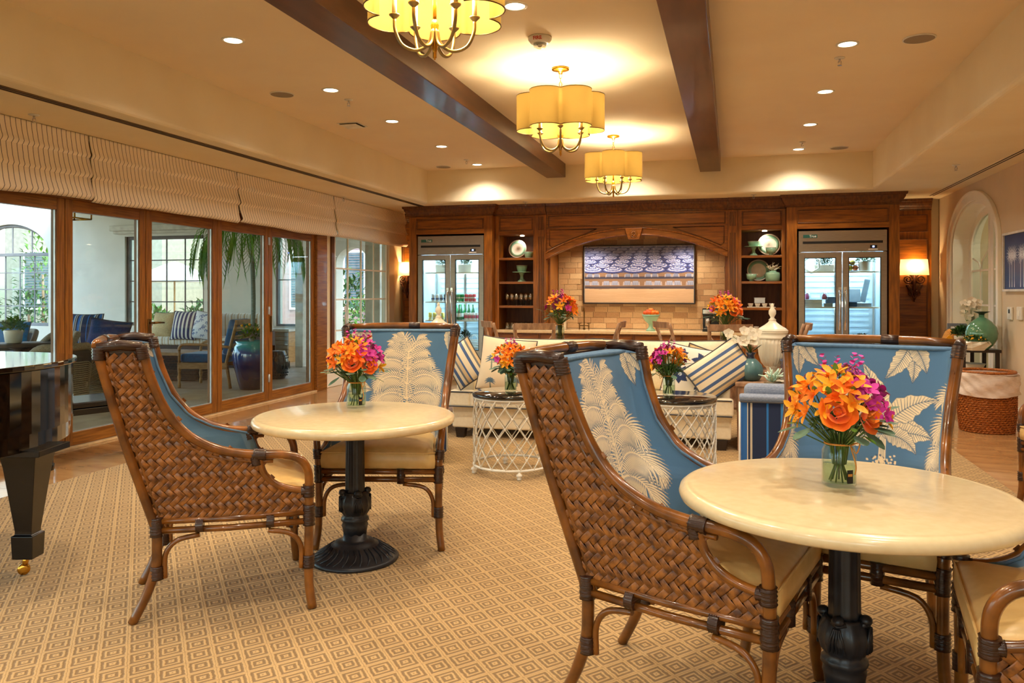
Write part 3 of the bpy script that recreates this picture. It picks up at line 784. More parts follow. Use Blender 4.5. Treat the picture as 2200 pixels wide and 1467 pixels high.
# ------------------------------------------------------------------ fridges
def fridge(x0, x1, top, label, shelves):
    yf = 12.03; t = thing('glass_door_fridge', label, 'fridge', ((x0+x1)/2, yf, 0)); w = (x1-x0)/2; H = top; hz = top-.30
    dz0 = .14
    MB().box(-w, w, .06, .80, .12, .17).box(-w, -w+.03, .06, .80, .17, H).box(w-.03, w, .06, .80, .17, H).box(-w+.03, w-.03, .77, .80, .17, H).box(-w+.03, w-.03, .06, .77, H-.26, H).build('cabinet_body', 'steel', t)
    MB().box(-w+.031, w-.031, .755, .769, .171, H-.27).box(-w+.031, -w+.04, .07, .755, .171, H-.27).box(w-.04, w-.031, .07, .755, .171, H-.27).box(-w+.04, w-.04, .07, .755, .171, .18).build('liner', 'fridge_liner', t)
    for i in range(14):      # moulded ribs of the rear wall
        pass
    mb = MB()
    for i in range(18): mb.box(-w+.12, w-.12, .745, .755, .35+i*.085, .385+i*.085)
    mb.build('rear_ribs', 'fridge_liner', t, bevel=.004)
    MB().box(-.02, .02, .735, .756, .18, H-.28).box(-w+.05, -w+.075, .70, .72, .18, H-.3).box(w-.075, w-.05, .70, .72, .18, H-.3).box(-.012, .012, .71, .72, .18, H-.3).build('shelf_rail', 'steel', t)
    hd = MB().box(-w, w, .0, .06, hz, H).build('header', 'steel', t, bevel=.003)
    MB().box(-w+.055, w-.055, -.006, .003, hz+.115, hz+.15).build('grille_slot', 'black_slot', hd)
    MB().box(-w+.05, w-.05, -.003, .002, hz+.15, hz+.158).box(-w+.05, w-.05, -.003, .002, hz+.107, hz+.115).box(-w+.05, -w+.058, -.003, .002, hz+.02, hz+.27).build('header_seam', 'steel', hd)
    bd = MB().box(-w+.06, -w+.25, -.006, 0, hz+.20, hz+.245).build('badge', 'badge_green', hd)
    text_mesh('True', .048, 'ink_white', parent=bd, loc=(-w+.19, -.0075, hz+.223), bold=.0006)
    ds = MB().box(w-.22, w-.13, -.008, 0, hz+.045, hz+.085).build('display', 'ink_dark', hd)
    MB().box(w-.19, w-.165, -.010, -.006, hz+.055, hz+.075).build('digits', 'led_blue', ds)
    MB().box(w-.24, w-.12, -.006, 0, hz+.02, hz+.034).build('label_strip', 'ink_white', hd)
    for s in (-.04, .04): MB().cyl((s, -.012, hz+.035), (s, 0, hz+.035), .008).build('lock', 'chrome', hd)
    for sg in (-1, 1):
        a, b_ = (-w, -.004) if sg < 0 else (.004, w)
        dr = MB().box(a, a+.085, 0, .055, dz0, hz-.008).box(b_-.085, b_, 0, .055, dz0, hz-.008).box(a+.085, b_-.085, 0, .055, hz-.09, hz-.008).box(a+.085, b_-.085, 0, .055, dz0, .46).build('door', 'steel', t, bevel=.003)
        MB().box(a+.085, b_-.085, .012, .02, .46, hz-.09).build('pane', 'pane', dr)
        g = .008
        MB().box(a+.077, a+.087, -.002, .03, .455, hz-.085).box(b_-.087, b_-.077, -.002, .03, .455, hz-.085).box(a+.077, b_-.077, -.002, .03, hz-.092, hz-.083).box(a+.077, b_-.077, -.002, .03, .452, .462).build('gasket', 'ink_dark', dr)
        hx = (-.035 if sg < 0 else .035)
        pz = [1.42, 1.36, 1.2, 1.0, .9, .84]; py = [-.02, -.06, -.075, -.06, -.03, -.005]
        MB().tube(bez([(hx, y, z) for y, z in zip(py, pz)], 4), .016, 8).cbox((hx, -.018, 1.41), (.036, .05, .09)).build('handle', 'chrome', dr)
        MB().box((-w+.045 if sg < 0 else w-.06), (-w+.06 if sg < 0 else w-.045), .075, .09, .3, H-.35).build('light_tube', 'fridge_tube', t)
    for i, z in enumerate(shelves):
        mb = MB().box(-w+.045, w-.045, .10, .112, z-.022, z-.001).box(-w+.045, w-.045, .68, .69, z-.012, z-.001)
        for k in range(26): 
            x = -w+.06+(2*w-.12)*k/25; mb.box(x-.002, x+.002, .112, .68, z-.008, z-.001)
        mb.build('shelf', 'white_metal', t)
    for sx in (-w+.12, w-.12):
        for sy in (.15, .7): MB().cyl((sx, sy, 0.001), (sx, sy, .12), .03, n=10).build('foot', 'black_satin', t)
    l = bpy.data.lights.new('fridge_light', 'AREA'); l.shape = 'RECTANGLE'; l.size = 2*w-.2; l.size_y = .5; l.energy = 16; l.color = (.72, .88, 1)
    o = bpy.data.objects.new('fridge_light', l); COL.objects.link(o); o.location = ((x0+x1)/2, yf+.4, H-.29)
    for zz in (1.2,):
        point('fridge_light', ((x0+x1)/2, yf+.16, zz), 5, (.72, .88, 1), .05)
    return t
mat('fridge_liner', (206, 228, 240), (196, 220, 236), rough=.5)
mat('fridge_tube', (230, 245, 255), emit=(215, 238, 255), es=5)
mat('badge_green', (40, 96, 84), rough=.4)
mat('led_blue', (60, 80, 255), emit=(120, 150, 255), es=6)
FL0, FL1 = -4.918, -3.797
FR0, FR1 = .93, 2.093
LS = [1.71, 1.235, .935, .50]; RS = [1.68, 1.175, .47]
fridge(FL0, FL1, 2.292, 'steel two-door glass fridge stocked with drinks, left of the bar', LS)
fridge(FR0, FR1, 2.256, 'steel two-door glass fridge holding food and planters, right of the bar', RS)

def potplant(name, loc, w, h, pm, gm, label, long=False, r=.11, n=140, L=.05, seed=3, ph=None, cat='plant', group=None):
    t = thing(name, label, cat, loc, 0, group); rnd = random.Random(seed)
    if long: MB().prism([(-w/2, 0), (w/2, 0), (w/2+.01, h), (-w/2-.01, h)], -.05, .05, 'y').build('planter', pm, t, bevel=.006, fixn=True)
    else: MB().lathe([(w*.36, 0), (w*.42, .01), (w*.5, h*.9), (w*.5, h), (w*.44, h), (w*.42, h*.85)], 20).build('pot', pm, t)
    o = clump(MB(), (0, 0, h), r, n, L, L*.5, rnd, 0, ((w/2/r if long else 1), .7, .9)).build('foliage', gm, t); o['kind'] = 'stuff'
    return t
def can(loc, m, label, group, h=.12, r=.031, proto={}):
    if m not in proto:
        t = thing('drink_can', label, 'can', loc, 0, group)
        MB().lathe([(r*.8, 0), (r, .008), (r, h-.012), (r*.82, h)], 14).build('can_body', m, t)
        MB().lathe([(r*.82, h), (r*.8, h+.001), (r*.4, h-.002)], 14).box(-.008, .008, -.003, .012, h, h+.002).build('can_lid', 'chrome', t)
        proto[m] = t; return t
    return dup(proto[m], loc, 0, label)
def canmat(name, base, band, z0=.04, z1=.09):
    m, nt, b = nmat(name); tc = N(nt, 'ShaderNodeTexCoord'); sp = N(nt, 'ShaderNodeSeparateXYZ'); nt.links.new(tc.outputs['Object'], sp.inputs[0])
    cr = N(nt, 'ShaderNodeValToRGB'); cr.color_ramp.interpolation = 'CONSTANT'; mu = N(nt, 'ShaderNodeMath', operation='MULTIPLY'); mu.inputs[1].default_value = 5
    nt.links.new(sp.outputs[2], mu.inputs[0]); nt.links.new(mu.outputs[0], cr.inputs[0])
    e = cr.color_ramp.elements; e[0].position = 0; e[0].color = lin(base); e[1].position = z0*5; e[1].color = lin(band); x = e.new(z1*5); x.color = lin(base)
    nt.links.new(cr.outputs[0], b.inputs['Base Color']); b.inputs['Roughness'].default_value = .3
canmat('can_red', (206, 30, 56), (236, 220, 220), .05, .07); canmat('can_green', (24, 150, 84), (230, 240, 230), .05, .07)
canmat('can_white', (226, 232, 244), (60, 80, 150), .03, .055); canmat('can_yellow', (238, 226, 120), (240, 240, 236), .02, .035)
canmat('can_pink', (240, 238, 240), (206, 90, 120), .03, .08)
mat('bottle_green', (14, 120, 60), (10, 100, 50), rough=.08, coat=.8)
ORD = ['first', 'second', 'third', 'fourth', 'fifth', 'sixth']
def row(x0, x1, n, y, z, m, lab, grp, h=.12):
    for i in range(n): can((x0+(x1-x0)*i/max(1, n-1), y, z), m, lab+', '+ORD[i]+' from the left', grp, h)['group'] = grp
G = 'drink cans in the left fridge'
row(FL0+.21, FL0+.57, 6, 12.17, LS[1], 'can_white', 'white and blue can, second shelf of the left fridge', 'white and blue cans, left fridge second shelf')
row(FL0+.16, FL0+.38, 4, 12.17, LS[2], 'can_yellow', 'pale yellow can, third shelf of the left fridge', 'yellow cans, left fridge third shelf')
row(-4.31, -4.20, 3, 12.17, LS[1], 'can_green', 'green can, second shelf of the left fridge', 'green cans, left fridge second shelf')
row(-4.13, -4.0, 3, 12.17, LS[1], 'can_red', 'red can, second shelf of the left fridge', 'red cans, left fridge second shelf')
row(-4.14, -3.94, 4, 12.17, LS[2], 'can_pink', 'white and pink can by the green bottles', 'pink-banded cans, left fridge third shelf')
def bottle(loc):
    t = thing('drink_bottle', 'green glass bottle standing on the third shelf of the left fridge', 'bottle', loc, 0, 'green bottles, left fridge third shelf')
    MB().lathe([(.028, 0), (.032, .01), (.032, .13), (.024, .165), (.013, .20), (.012, .245), (.014, .25)], 14).build('bottle_body', 'bottle_green', t)
    MB().lathe([(.0328, .05), (.0328, .11)], 14, capb=False, capt=False).build('bottle_label', 'ink_white', t)
    return t
b0 = bottle((-4.33, 12.17, LS[2])); b0['label'] = 'green glass bottle, front row, first from the left, drinks fridge'
dup(b0, (-4.258, 12.17, LS[2]), 0, 'green glass bottle, front row, second from the left, drinks fridge')
for i in range(2): dup(b0, (-4.33+.072*i, 12.26, LS[2]), 0, 'green glass bottle, middle row, '+ORD[i]+' from the left, drinks fridge')
for i in range(4): dup(b0, (-4.30+.072*i, 12.36, LS[2]), 0, 'green glass bottle, back row, '+ORD[i]+' from the left, drinks fridge')
potplant('planter', (-4.56, 12.3, LS[0]), .26, .13, 'white_ceramic', 'green_dark', 'white oblong planter of dark leaves behind the left door of the drinks fridge', True, .12, 200, .05, 1)
potplant('planter', (-4.19, 12.3, LS[0]), .22, .13, 'white_ceramic', 'green_dark', 'white planter of dark leaves behind the right door of the drinks fridge', True, .11, 160, .05, 2)
potplant('potted_plant', (-4.25, 12.45, LS[3]), .12, .14, 'white_ceramic', 'green_dark', 'small leafy plant at the bottom of the drinks fridge', False, .11, 160, .05, 3)
mbt = MB().lathe([(.04, 0), (.042, .01), (.042, .16), (.03, .2), (.025, .24), (.035, .25)], 12)
o = mbt.build('water_carafe', 'jar_glass', loc=(-4.77, 12.25, LS[0])); tag(o, 'clear glass carafe on the top shelf of the drinks fridge', 'carafe')
def wbasket(loc, label, w=.24, h=.11, hd=True, group=None):
    t = thing('wire_basket', label, 'basket', loc, 0, group); mb = MB()
    def el(z, s): return [(math.cos(2*PI*k/20)*w/2*s, math.sin(2*PI*k/20)*w*.35*s, z) for k in range(20)]
    for z, s in ((.005, .8), (.04, .88), (.075, .94), (h, 1)): mb.tube(el(z, s), .004 if z < h else .006, 5, closed=True)
    for k in range(20):
        a = 2*PI*k/20; b2 = a+.3
        mb.tube([(math.cos(a)*w*.4, math.sin(a)*w*.28, .005), (math.cos(b2)*w/2, math.sin(b2)*w*.35, h)], .003, 4)
        mb.tube([(math.cos(a)*w*.4, math.sin(a)*w*.28, .005), (math.cos(a-.3)*w/2, math.sin(a-.3)*w*.35, h)], .003, 4)
    mb.build('wire_body', 'white_metal', t)
    if hd:
        for y in (-w*.2, w*.2): MB().tube([(math.cos(PI*k/10)*w*.27, y, h+math.sin(PI*k/10)*.085) for k in range(11)], .005, 6).build('handle', 'white_metal', t)
    return t
wb = wbasket((-4.28, 12.25, LS[3]), 'white wire basket below the green bottles in the drinks fridge, left of two')
dup(wb, (-4.02, 12.25, LS[3]), 0, 'white wire basket at the bottom of the drinks fridge, right of two')
for x, lb in ((1.20, 'white wire basket at the bottom of the food fridge, leftmost'), (1.42, 'white wire basket at the bottom of the food fridge, beside the door seam'), (1.66, 'white wire basket under the bushy plant in the food fridge')):
    dup(wb, (x, 12.25, RS[2]), 0, lb)
potplant('potted_plant', (1.80, 12.4, RS[2]), .2, .12, 'white_ceramic', 'green_dark', 'bushy dark green plant at the bottom right of the food fridge', False, .19, 380, .06, 4)
potplant('planter', (1.30, 12.32, RS[0]), .26, .10, 'white_ceramic', 'green_dark', 'white oblong planter overflowing with small leaves, top shelf of the food fridge', True, .15, 420, .035, 5)
potplant('potted_plant', (1.83, 12.22, RS[0]), .18, .14, 'white_ceramic', 'green1', 'bright green plant in a white pot, top right of the food fridge', False, .13, 220, .05, 6)
t = thing('hexagon_ornament', 'white hexagonal ring ornament on the top shelf of the food fridge', 'ornament', (1.12, 12.22, RS[0]+.105))
hx = [(math.cos(PI/3*k+PI/6)*.12, 0, math.sin(PI/3*k+PI/6)*.12) for k in range(6)]
MB().tube(hx, .02, 4, closed=True).build('ring', 'white_ceramic', t)
t = thing('fruit_basket', 'dark wire basket for fruit on the top shelf of the food fridge', 'basket', (1.62, 12.28, RS[0]))
mb = MB()
for z in (.01, .05, .09, .13): mb.tube([(-.13, -.09, z), (.13, -.09, z), (.13, .09, z), (-.13, .09, z)], .003, 4, closed=True)
for k in range(9):
    x = -.13+.26*k/8
    for y in (-.09, .09): mb.tube([(x, y, .01), (x, y, .13)], .002, 4)
mb.build('wire_body', 'black_satin', t)
def fruit(name, loc, r, m, label, cat, group=None, rz=0):
    t = thing(name, label, cat, loc, rz, group)
    MB().lathe([(r*.25, -r*.86), (r*.7, -r*.72), (r*.97, -.25*r), (r, .12*r), (r*.86, .55*r), (r*.5, .86*r), (r*.2, .88*r), (r*.05, .78*r)], 14).build('skin', m, t)
    MB().tube([(0, 0, r*.78), (r*.08, 0, r*1.15)], r*.05, 5).build('stalk', 'dark_leg', t)
    return t
mat('fruit_red', (206, 40, 20), (222, 90, 24), scale=9, rough=.25); mat('fruit_orange', (238, 130, 20), (230, 100, 12), scale=9, rough=.4); mat('fruit_yellow', (222, 196, 50), (206, 176, 36), rough=.4, scale=9)
for i, (x, z, m, n_, lb) in enumerate(((1.56, .05, 'fruit_orange', 'orange', 'orange at the left of the fruit basket in the food fridge'), (1.64, .05, 'fruit_yellow', 'lemon', 'yellow lemon at the front of the fruit basket in the food fridge'), (1.71, .05, 'fruit_orange', 'orange', 'orange at the right of the fruit basket in the food fridge'),
        (1.60, .125, 'fruit_red', 'apple', 'dark apple atop the fruit basket in the food fridge'), (1.67, .128, 'fruit_yellow', 'lemon', 'lemon atop the fruit basket in the food fridge'))):
    fruit(n_, (x, 12.24, RS[0]+z), .042, m, lb, 'fruit')
# middle shelf of the food fridge
for x, lb in ((1.05, 'clear dome over a pink treat on the stacked white boxes'), (1.29, 'clear dome over a pink treat beside the blue box, food fridge')):
    t = thing('glass_dome', lb, 'dome', (x, 12.17, RS[1]+(.105)))
    MB().lathe([(.055, 0), (.062, .03), (.058, .07), (.035, .10), (.006, .115)], 16, capb=False).build('dome', 'cup_glass', t)
    MB().lathe([(.03, 0), (.036, .04), (.02, .07), (.002, .08)], 12).build('treat', 'magenta_f', t)
mat('box_blue', (56, 108, 160), rough=.5); mat('box_white', (214, 222, 226), rough=.4); mat('plastic_grey', (140, 158, 170), (120, 140, 152), rough=.3)
def crate(loc, d, m, label, rz=0, name='food_box'):
    t = thing(name, label, 'box', loc, rz)
    MB().box(-d[0]/2, d[0]/2, -d[1]/2, d[1]/2, 0, d[2]*.86).build('box_body', m, t, bevel=.004)
    MB().box(-d[0]/2-.004, d[0]/2+.004, -d[1]/2-.004, d[1]/2+.004, d[2]*.86, d[2]).build('lid', m, t, bevel=.003)
    return t
crate((1.12, 12.22, RS[1]), (.27, .2, .05), 'box_white', 'lower of two flat white boxes on the middle shelf of the food fridge')
crate((1.12, 12.22, RS[1]+.052), (.27, .2, .05), 'box_white', 'upper of two flat white boxes on the middle shelf of the food fridge')
crate((1.34, 12.16, RS[1]), (.12, .08, .05), 'plastic_grey', 'grey tub holding up a blue box in the food fridge')
crate((1.38, 12.2, RS[1]+.05), (.14, .1, .09), 'box_blue', 'blue box on a grey tub behind the left door of the food fridge')
crate((1.62, 12.2, RS[1]), (.20, .14, .07), 'box_blue', 'blue box at the left behind the right door of the food fridge')
crate((1.80, 12.3, RS[1]), (.24, .2, .05), 'plastic_grey', 'grey tray on the middle shelf behind the right door of the food fridge')
t = thing('clear_container', 'large tilted clear container with slots, middle shelf of the food fridge', 'container', (1.74, 12.45, RS[1]+.02))
MB().cbox((-.06, 0, .14), (.26, .02, .2), Matrix.Rotation(-.25, 3, 'X')).build('front_panel', 'plastic_grey', t, bevel=.01)
MB().cbox((.13, 0, .21), (.08, .02, .34), Matrix.Rotation(.2, 3, 'Y')).build('side_panel', 'plastic_grey', t, bevel=.01)

# ------------------------------------------------------------------ bar back: base cabinets, counter, open shelves, arch
BX0, BX1 = -3.642, .762
ct = MB().box(BX0, BX1, 12.10, 12.84, .742, .79).build('bar_counter', 'counter', bevel=.008)
tag(ct, 'pale stone bar counter running between the two tall cabinets', 'counter')
n = 6; cw = (BX1-BX0)/n
labs = ['leftmost wooden base cabinet under the bar counter, next to the drinks fridge', 'second wooden base cabinet from the drinks fridge', 'third wooden base cabinet from the drinks fridge', 'third wooden base cabinet from the food fridge', 'second wooden base cabinet from the food fridge', 'rightmost wooden base cabinet under the bar counter, next to the food fridge']
for i in range(n):
    t = thing('base_cabinet', labs[i], 'cabinet', (BX0+cw*(i+.5), 12.17, 0))
    MB().box(-cw/2+.001, cw/2-.001, 0, .66, .08, .741).box(-cw/2+.001, cw/2-.001, .05, .6, .001, .08).build('body', 'wood', t)
    dw = MB().box(-cw/2+.02, cw/2-.02, -.02, 0, .58, .72).build('drawer', 'wood_h', t, bevel=.006)
    MB().cyl((0, -.02, .65), (0, -.045, .65), .012).build('knob', 'bronze', dw)
    for s in (-1, 1):
        d_ = MB().box(min(s*.004, s*(cw/2-.02)), max(s*.004, s*(cw/2-.02)), -.02, 0, .10, .56).build('door', 'wood', t, bevel=.004)
        a, b_ = sorted((s*.05, s*(cw/2-.06)))
        MB().box(a, b_, -.026, -.02, .15, .51).build('raised_panel', 'wood', d_, bevel=.01)
        MB().cyl((s*.03, -.02, .5), (s*.03, -.045, .5), .011).build('knob', 'bronze', d_)
def shelves(x0, x1, ox0, ox1, ozs, label, pil):
    t = thing('shelf_cabinet', label, 'cabinet'); y0, y1 = 12.15, 12.62
    MB().box(x0, ox0, y0, y1, .791, 2.6).box(ox1, x1, y0, y1, .791, 2.6).build('side_panel', 'wood', t, bevel=.002)
    MB().box(ox0, ox1, y0, y1, 2.295, 2.6).build('header', 'wood_h', t, bevel=.002)
    MB().box(ox0, ox1, y1-.02, y1, .791, 2.295).build('back_panel', 'shelf_in', t)
    panel(t, ox0+.01, ox1-.01, 2.36, 2.57, y0)
    for z in ozs: MB().box(ox0, ox1, y0+.01, y1-.02, z-.036, z).build('shelf', 'wood_h', t, bevel=.003)
    # narrow reeded pilaster
    p = MB().box(pil[0], pil[1], y0-.02, y1, .791, 2.6).build('pilaster', 'wood', t, bevel=.003)
    c = (pil[0]+pil[1])/2
    for zz0, zz1 in ((.90, 2.26), (2.36, 2.57)):
        for a in (-.032, 0, .032): MB().box(c+a-.009, c+a+.009, y0-.03, y0-.02, zz0, zz1).build('reed', 'wood_dark', p, bevel=.004)
    x_a, x_b = min(x0, pil[0]), max(x1, pil[1])
    rectloft(MB(), x_a+.001, x_b-.001, y0-.02, y1, CROWN, 0).build('crown_moulding', 'wood_dark', t, fixn=True)
    dl = MB().lathe([(.035, 0), (.035, -.006), (.028, -.008)], 16).build('puck_light', 'lamp_white', t, loc=((ox0+ox1)/2+.05, y0+.2, 2.294))
    spot('shelf_light', ((ox0+ox1)/2+.05, y0+.2, 2.27), 3, 140, WARM, .02)
    return t
SLZ = [1.933, 1.552, 1.172]; SRZ = [1.94, 1.545, 1.14]
shelves(-3.642, -2.965, -3.576, -3.013, [at(1110, 553.5, 12.15).z, at(1110, 605, 12.15).z, at(1110, 656.5, 12.15).z], 'open wooden shelf cabinet left of the arch, holding glassware', (-2.964, -2.80))
shelves(.092, .762, .145, .711, [at(1640, 548, 12.15).z, at(1640, 604, 12.15).z, at(1640, 661, 12.15).z], 'open wooden shelf cabinet right of the arch, holding green crockery', (-.05, .091))
SL = [at(1110, 553.5, 12.15).z, at(1110, 605, 12.15).z, at(1110, 656.5, 12.15).z, .79]
SR = [at(1640, 548, 12.15).z, at(1640, 604, 12.15).z, at(1640, 661, 12.15).z, .79]
# arch header
AX0, AX1 = -2.798, -.052; ACX = (AX0+AX1)/2; AH = (AX1-AX0)/2
t = thing('arch_header', 'wide arched wooden header with carved keystone above the niche', 'cabinet')
def arcz(x, z_s, rise):
    R = (AH*AH+rise*rise)/(2*rise); return z_s+rise-R+math.sqrt(max(0, R*R-(x-ACX)**2))
xs = [AX0+(AX1-AX0)*i/36 for i in range(37)]
MB().prism([(x, arcz(x, 1.90, .37)) for x in xs]+[(AX1, 2.6), (AX0, 2.6)], 12.15, 12.24, 'y').build('header_board', 'wood_h', t, fixn=True)
up_ = [(x, 12.115, arcz(x, 2.0, .36)) for x in xs]; lo = [(x, 12.115, arcz(x, 1.90, .355)) for x in xs]
mb = MB(); n = len(xs)
vs = up_+lo+[(p[0], 12.15, p[2]) for p in up_]+[(p[0], 12.24, p[2]) for p in lo]
mb.add(vs, [(i, i+1, n+i+1, n+i) for i in range(n-1)]+[(2*n+i, 2*n+i+1, i+1, i) for i in range(n-1)]+[(n+i, n+i+1, 3*n+i+1, 3*n+i) for i in range(n-1)])
mb.build('arch_band', 'wood_h', t, fixn=True)
MB().tube([(p[0], 12.11, p[2]) for p in up_], .014, 6).build('arch_bead', 'wood', t)
MB().tube([(p[0], 12.112, p[2]+.008) for p in lo], .008, 6).build('arch_bead', 'wood', t)
panel(t, AX0+.03, AX1-.03, 2.40, 2.58, 12.15)
for s in (-1, 1):       # spandrel mouldings
    xe = ACX+s*(AH-.05); pts = [(xe, 2.12), (xe, 2.36), (ACX+s*AH*.42, 2.36)]
    cv = [(ACX+s*AH*k, arcz(ACX+s*AH*k, 2.03, .365)) for k in (.55, .7, .85, .93)]
    MB().tube([(p[0], 12.146, p[1]) for p in pts+cv], .007, 5, closed=True).build('spandrel_moulding', 'wood_dark', t)
kz = 2.36
ks = MB().prism([(ACX-.085, kz-.175), (ACX+.085, kz-.175), (ACX+.135, kz), (ACX-.135, kz)], 12.06, 12.15, 'y').build('keystone', 'wood_h', t, bevel=.008, fixn=True)
mb = MB().lathe([(.055, -.004), (.06, .006), (.05, .01), (.048, .004)], 24)
for k in range(8):
    a = 2*PI*k/8; mb.sphere((math.cos(a)*.028, math.sin(a)*.028, .008), .016, 8, 5, (1, 1, .6))
mb.sphere((0, 0, .012), .012, 8, 5)
mb.xf(Matrix.Translation((ACX, 12.06, kz-.09)) @ Matrix.Rotation(PI/2, 4, 'X')).build('rosette', 'wood', ks)
rectloft(MB(), AX0+.002, AX1-.002, 12.15, 12.5, CROWN, 0).build('crown_moulding', 'wood_dark', t, fixn=True)
# niche side returns
for x0_, x1_, lb in ((-2.80, -2.76, 'wooden return panel at the left side of the niche'), (-.09, -.05, 'wooden return panel at the right side of the niche')):
    o = MB().box(x0_, x1_, 12.25, 12.85, .791, 2.6).build('niche_panel', 'wood', bevel=.002); tag(o, lb, 'panel', None, 'structure')
# travertine tiled niche wall
nw = struct(MB().box(-3.0, .2, 12.87, 12.92, .79, 2.75).build('wall_niche', 'counter'), 'travertine tiled wall inside the arched bar niche')
rt = random.Random(11); z = .795; r_i = 0
tm = {}
while z < 2.34:
    x = -2.755-rt.uniform(0, .15)
    while x < -.095:
        w_ = .215; a = max(x, -2.755); b_ = min(x+w_, -.095)
        if b_-a > .02:
            cx, cz = (a+b_)/2, z+.045
            behind_art = (-2.22 < a and b_ < -.64 and 1.28 < z and z+.09 < 2.05)
            if not behind_art:
                key = (round(b_-a, 3))
                if key not in tm:
                    tm[key] = MB().box(-(b_-a)/2+.002, (b_-a)/2-.002, 0, .022, -.043, .043).mesh('tile'); tm[key].materials.append(MATS['travertine'])
                o = bpy.data.objects.new('tile', tm[key]); COL.objects.link(o); o.parent = nw; o.location = (cx, 12.848-rt.uniform(0, .006), cz)
        x += w_
    z += .09
for zz in (1, 2): spot('niche_light', (ACX+(-1, 1)[zz-1]*.75, 12.36, 2.24), 22, 140, WARM, .04)
spot('niche_light', (ACX, 12.36, 2.2), 8, 140, WARM, .04)

# ------------------------------------------------------------------ the beach picture
t = thing('beach_picture', 'framed beach picture of blue striped umbrellas and loungers in the niche', 'picture', (0, 12.80, 0))
p0 = at(1256, 530.5, 12.79); p1 = at(1491, 650, 12.79)
PX0, PX1, PZ0, PZ1 = p0.x, at(1491, 530, 12.79).x, 1.215, 2.125
pw, ph_ = PX1-PX0, PZ1-PZ0
W_, H_ = 420, 216
P_ = Paint(W_, H_, (214, 178, 140)); r = random.Random(8)
sy = lambda v: v*H_
for i in range(60): P_.line((0, r.uniform(0, sy(.23))), (W_, r.uniform(0, sy(.23))), .5, .5, (204, 166, 128))
P_.poly([(0, sy(.25)), (60, sy(.235)), (160, sy(.25)), (260, sy(.24)), (360, sy(.25)), (W_, sy(.245)), (W_, sy(.55)), (0, sy(.55))], (150, 116, 90))
P_.poly([(0, sy(.25)), (W_, sy(.24)), (W_, sy(.29)), (0, sy(.29))], (84, 72, 78))
P_.poly([(0, sy(.42)), (W_, sy(.42)), (W_, sy(.46)), (0, sy(.46))], (70, 66, 84))
P_.poly([(0, sy(.53)), (W_, sy(.53)), (W_, H_), (0, H_)], (88, 88, 132))
def lounge(x, y, s, c=(166, 172, 198)):
    P_.poly([(x-s, y), (x+s, y), (x+s*.8, y+s*1.2), (x-s*.8, y+s*1.2)], c); P_.line((x-s*1.2, y), (x-s*1.1, y+s*.9), 1.2, 1.2, (206, 200, 206)); P_.line((x+s*1.2, y), (x+s*1.1, y+s*.9), 1.2, 1.2, (206, 200, 206))
    P_.line((x-s*.5, y), (x-s*.5, y+s*.7), .6, .6, (96, 96, 120)); P_.line((x+s*.5, y), (x+s*.5, y+s*.7), .6, .6, (96, 96, 120)); P_.line((x, y), (x, y+s*.7), .6, .6, (96, 96, 120))
for k in range(6):
    for d in (0, 27): lounge(20+k*76+d+r.uniform(-3, 3), sy(.455), 10, (140, 148, 178))
for k in range(6):
    for d in (0, 34): lounge(8+k*80+d+r.uniform(-4, 4), sy(.31), 13)
def umb(x, y, s, strip):
    n = 7 if strip else 4
    P_.ell(x, y+s*.02, s*1.06, s*.34, (52, 58, 104))
    for j in range(n):
        q = 1-j/n; c = ((86, 98, 170) if j % 2 == 0 else (206, 208, 230)) if strip else ((112, 122, 176) if j % 2 == 0 else (136, 144, 190))
        yy = y+s*.34*(1-q)
        pts = [(x-s*q, yy), (x-s*.72*q, yy-s*.16*q), (x, yy-s*.22*q), (x+s*.72*q, yy-s*.16*q), (x+s*q, yy), (x+s*.7*q, yy+s*.22*q), (x, yy+s*.34*q), (x-s*.7*q, yy+s*.22*q)]
        P_.poly(pts, c)
    P_.line((x, y+s*.42), (x, y+s*.5), .8, .8, (220, 220, 235))
rows = [(.985, 22, False), (.94, 23, False), (.895, 24, False), (.845, 26, False), (.79, 29, True), (.72, 33, True), (.645, 38, True), (.575, 42, True)]
for i, (yy, s, st) in enumerate(rows):
    x = -10+(i % 2)*s*.9
    while x < W_+20: umb(x+r.uniform(-3, 3), sy(yy), s, st); x += s*1.95
fr_ = MB()
for a, b_, c, d_ in ((PX0-.02, PX0, PZ0-.02, PZ1+.02), (PX1, PX1+.02, PZ0-.02, PZ1+.02), (PX0, PX1, PZ0-.02, PZ0), (PX0, PX1, PZ1, PZ1+.02)): fr_.box(a, b_, -.045, .04, c, d_)
fr_.build('frame', 'dark_leg', t, bevel=.003)
MB().box(PX0, PX1, -.02, .04, PZ0, PZ1).build('canvas', 'linen_frame', t)
cgrid('print', lambda U, V: (PX0+.004+(pw-.008)*U, U*0-.0225, PZ0+.004+(ph_-.008)*V), W_, H_, P_.a, 'print_photo', t)

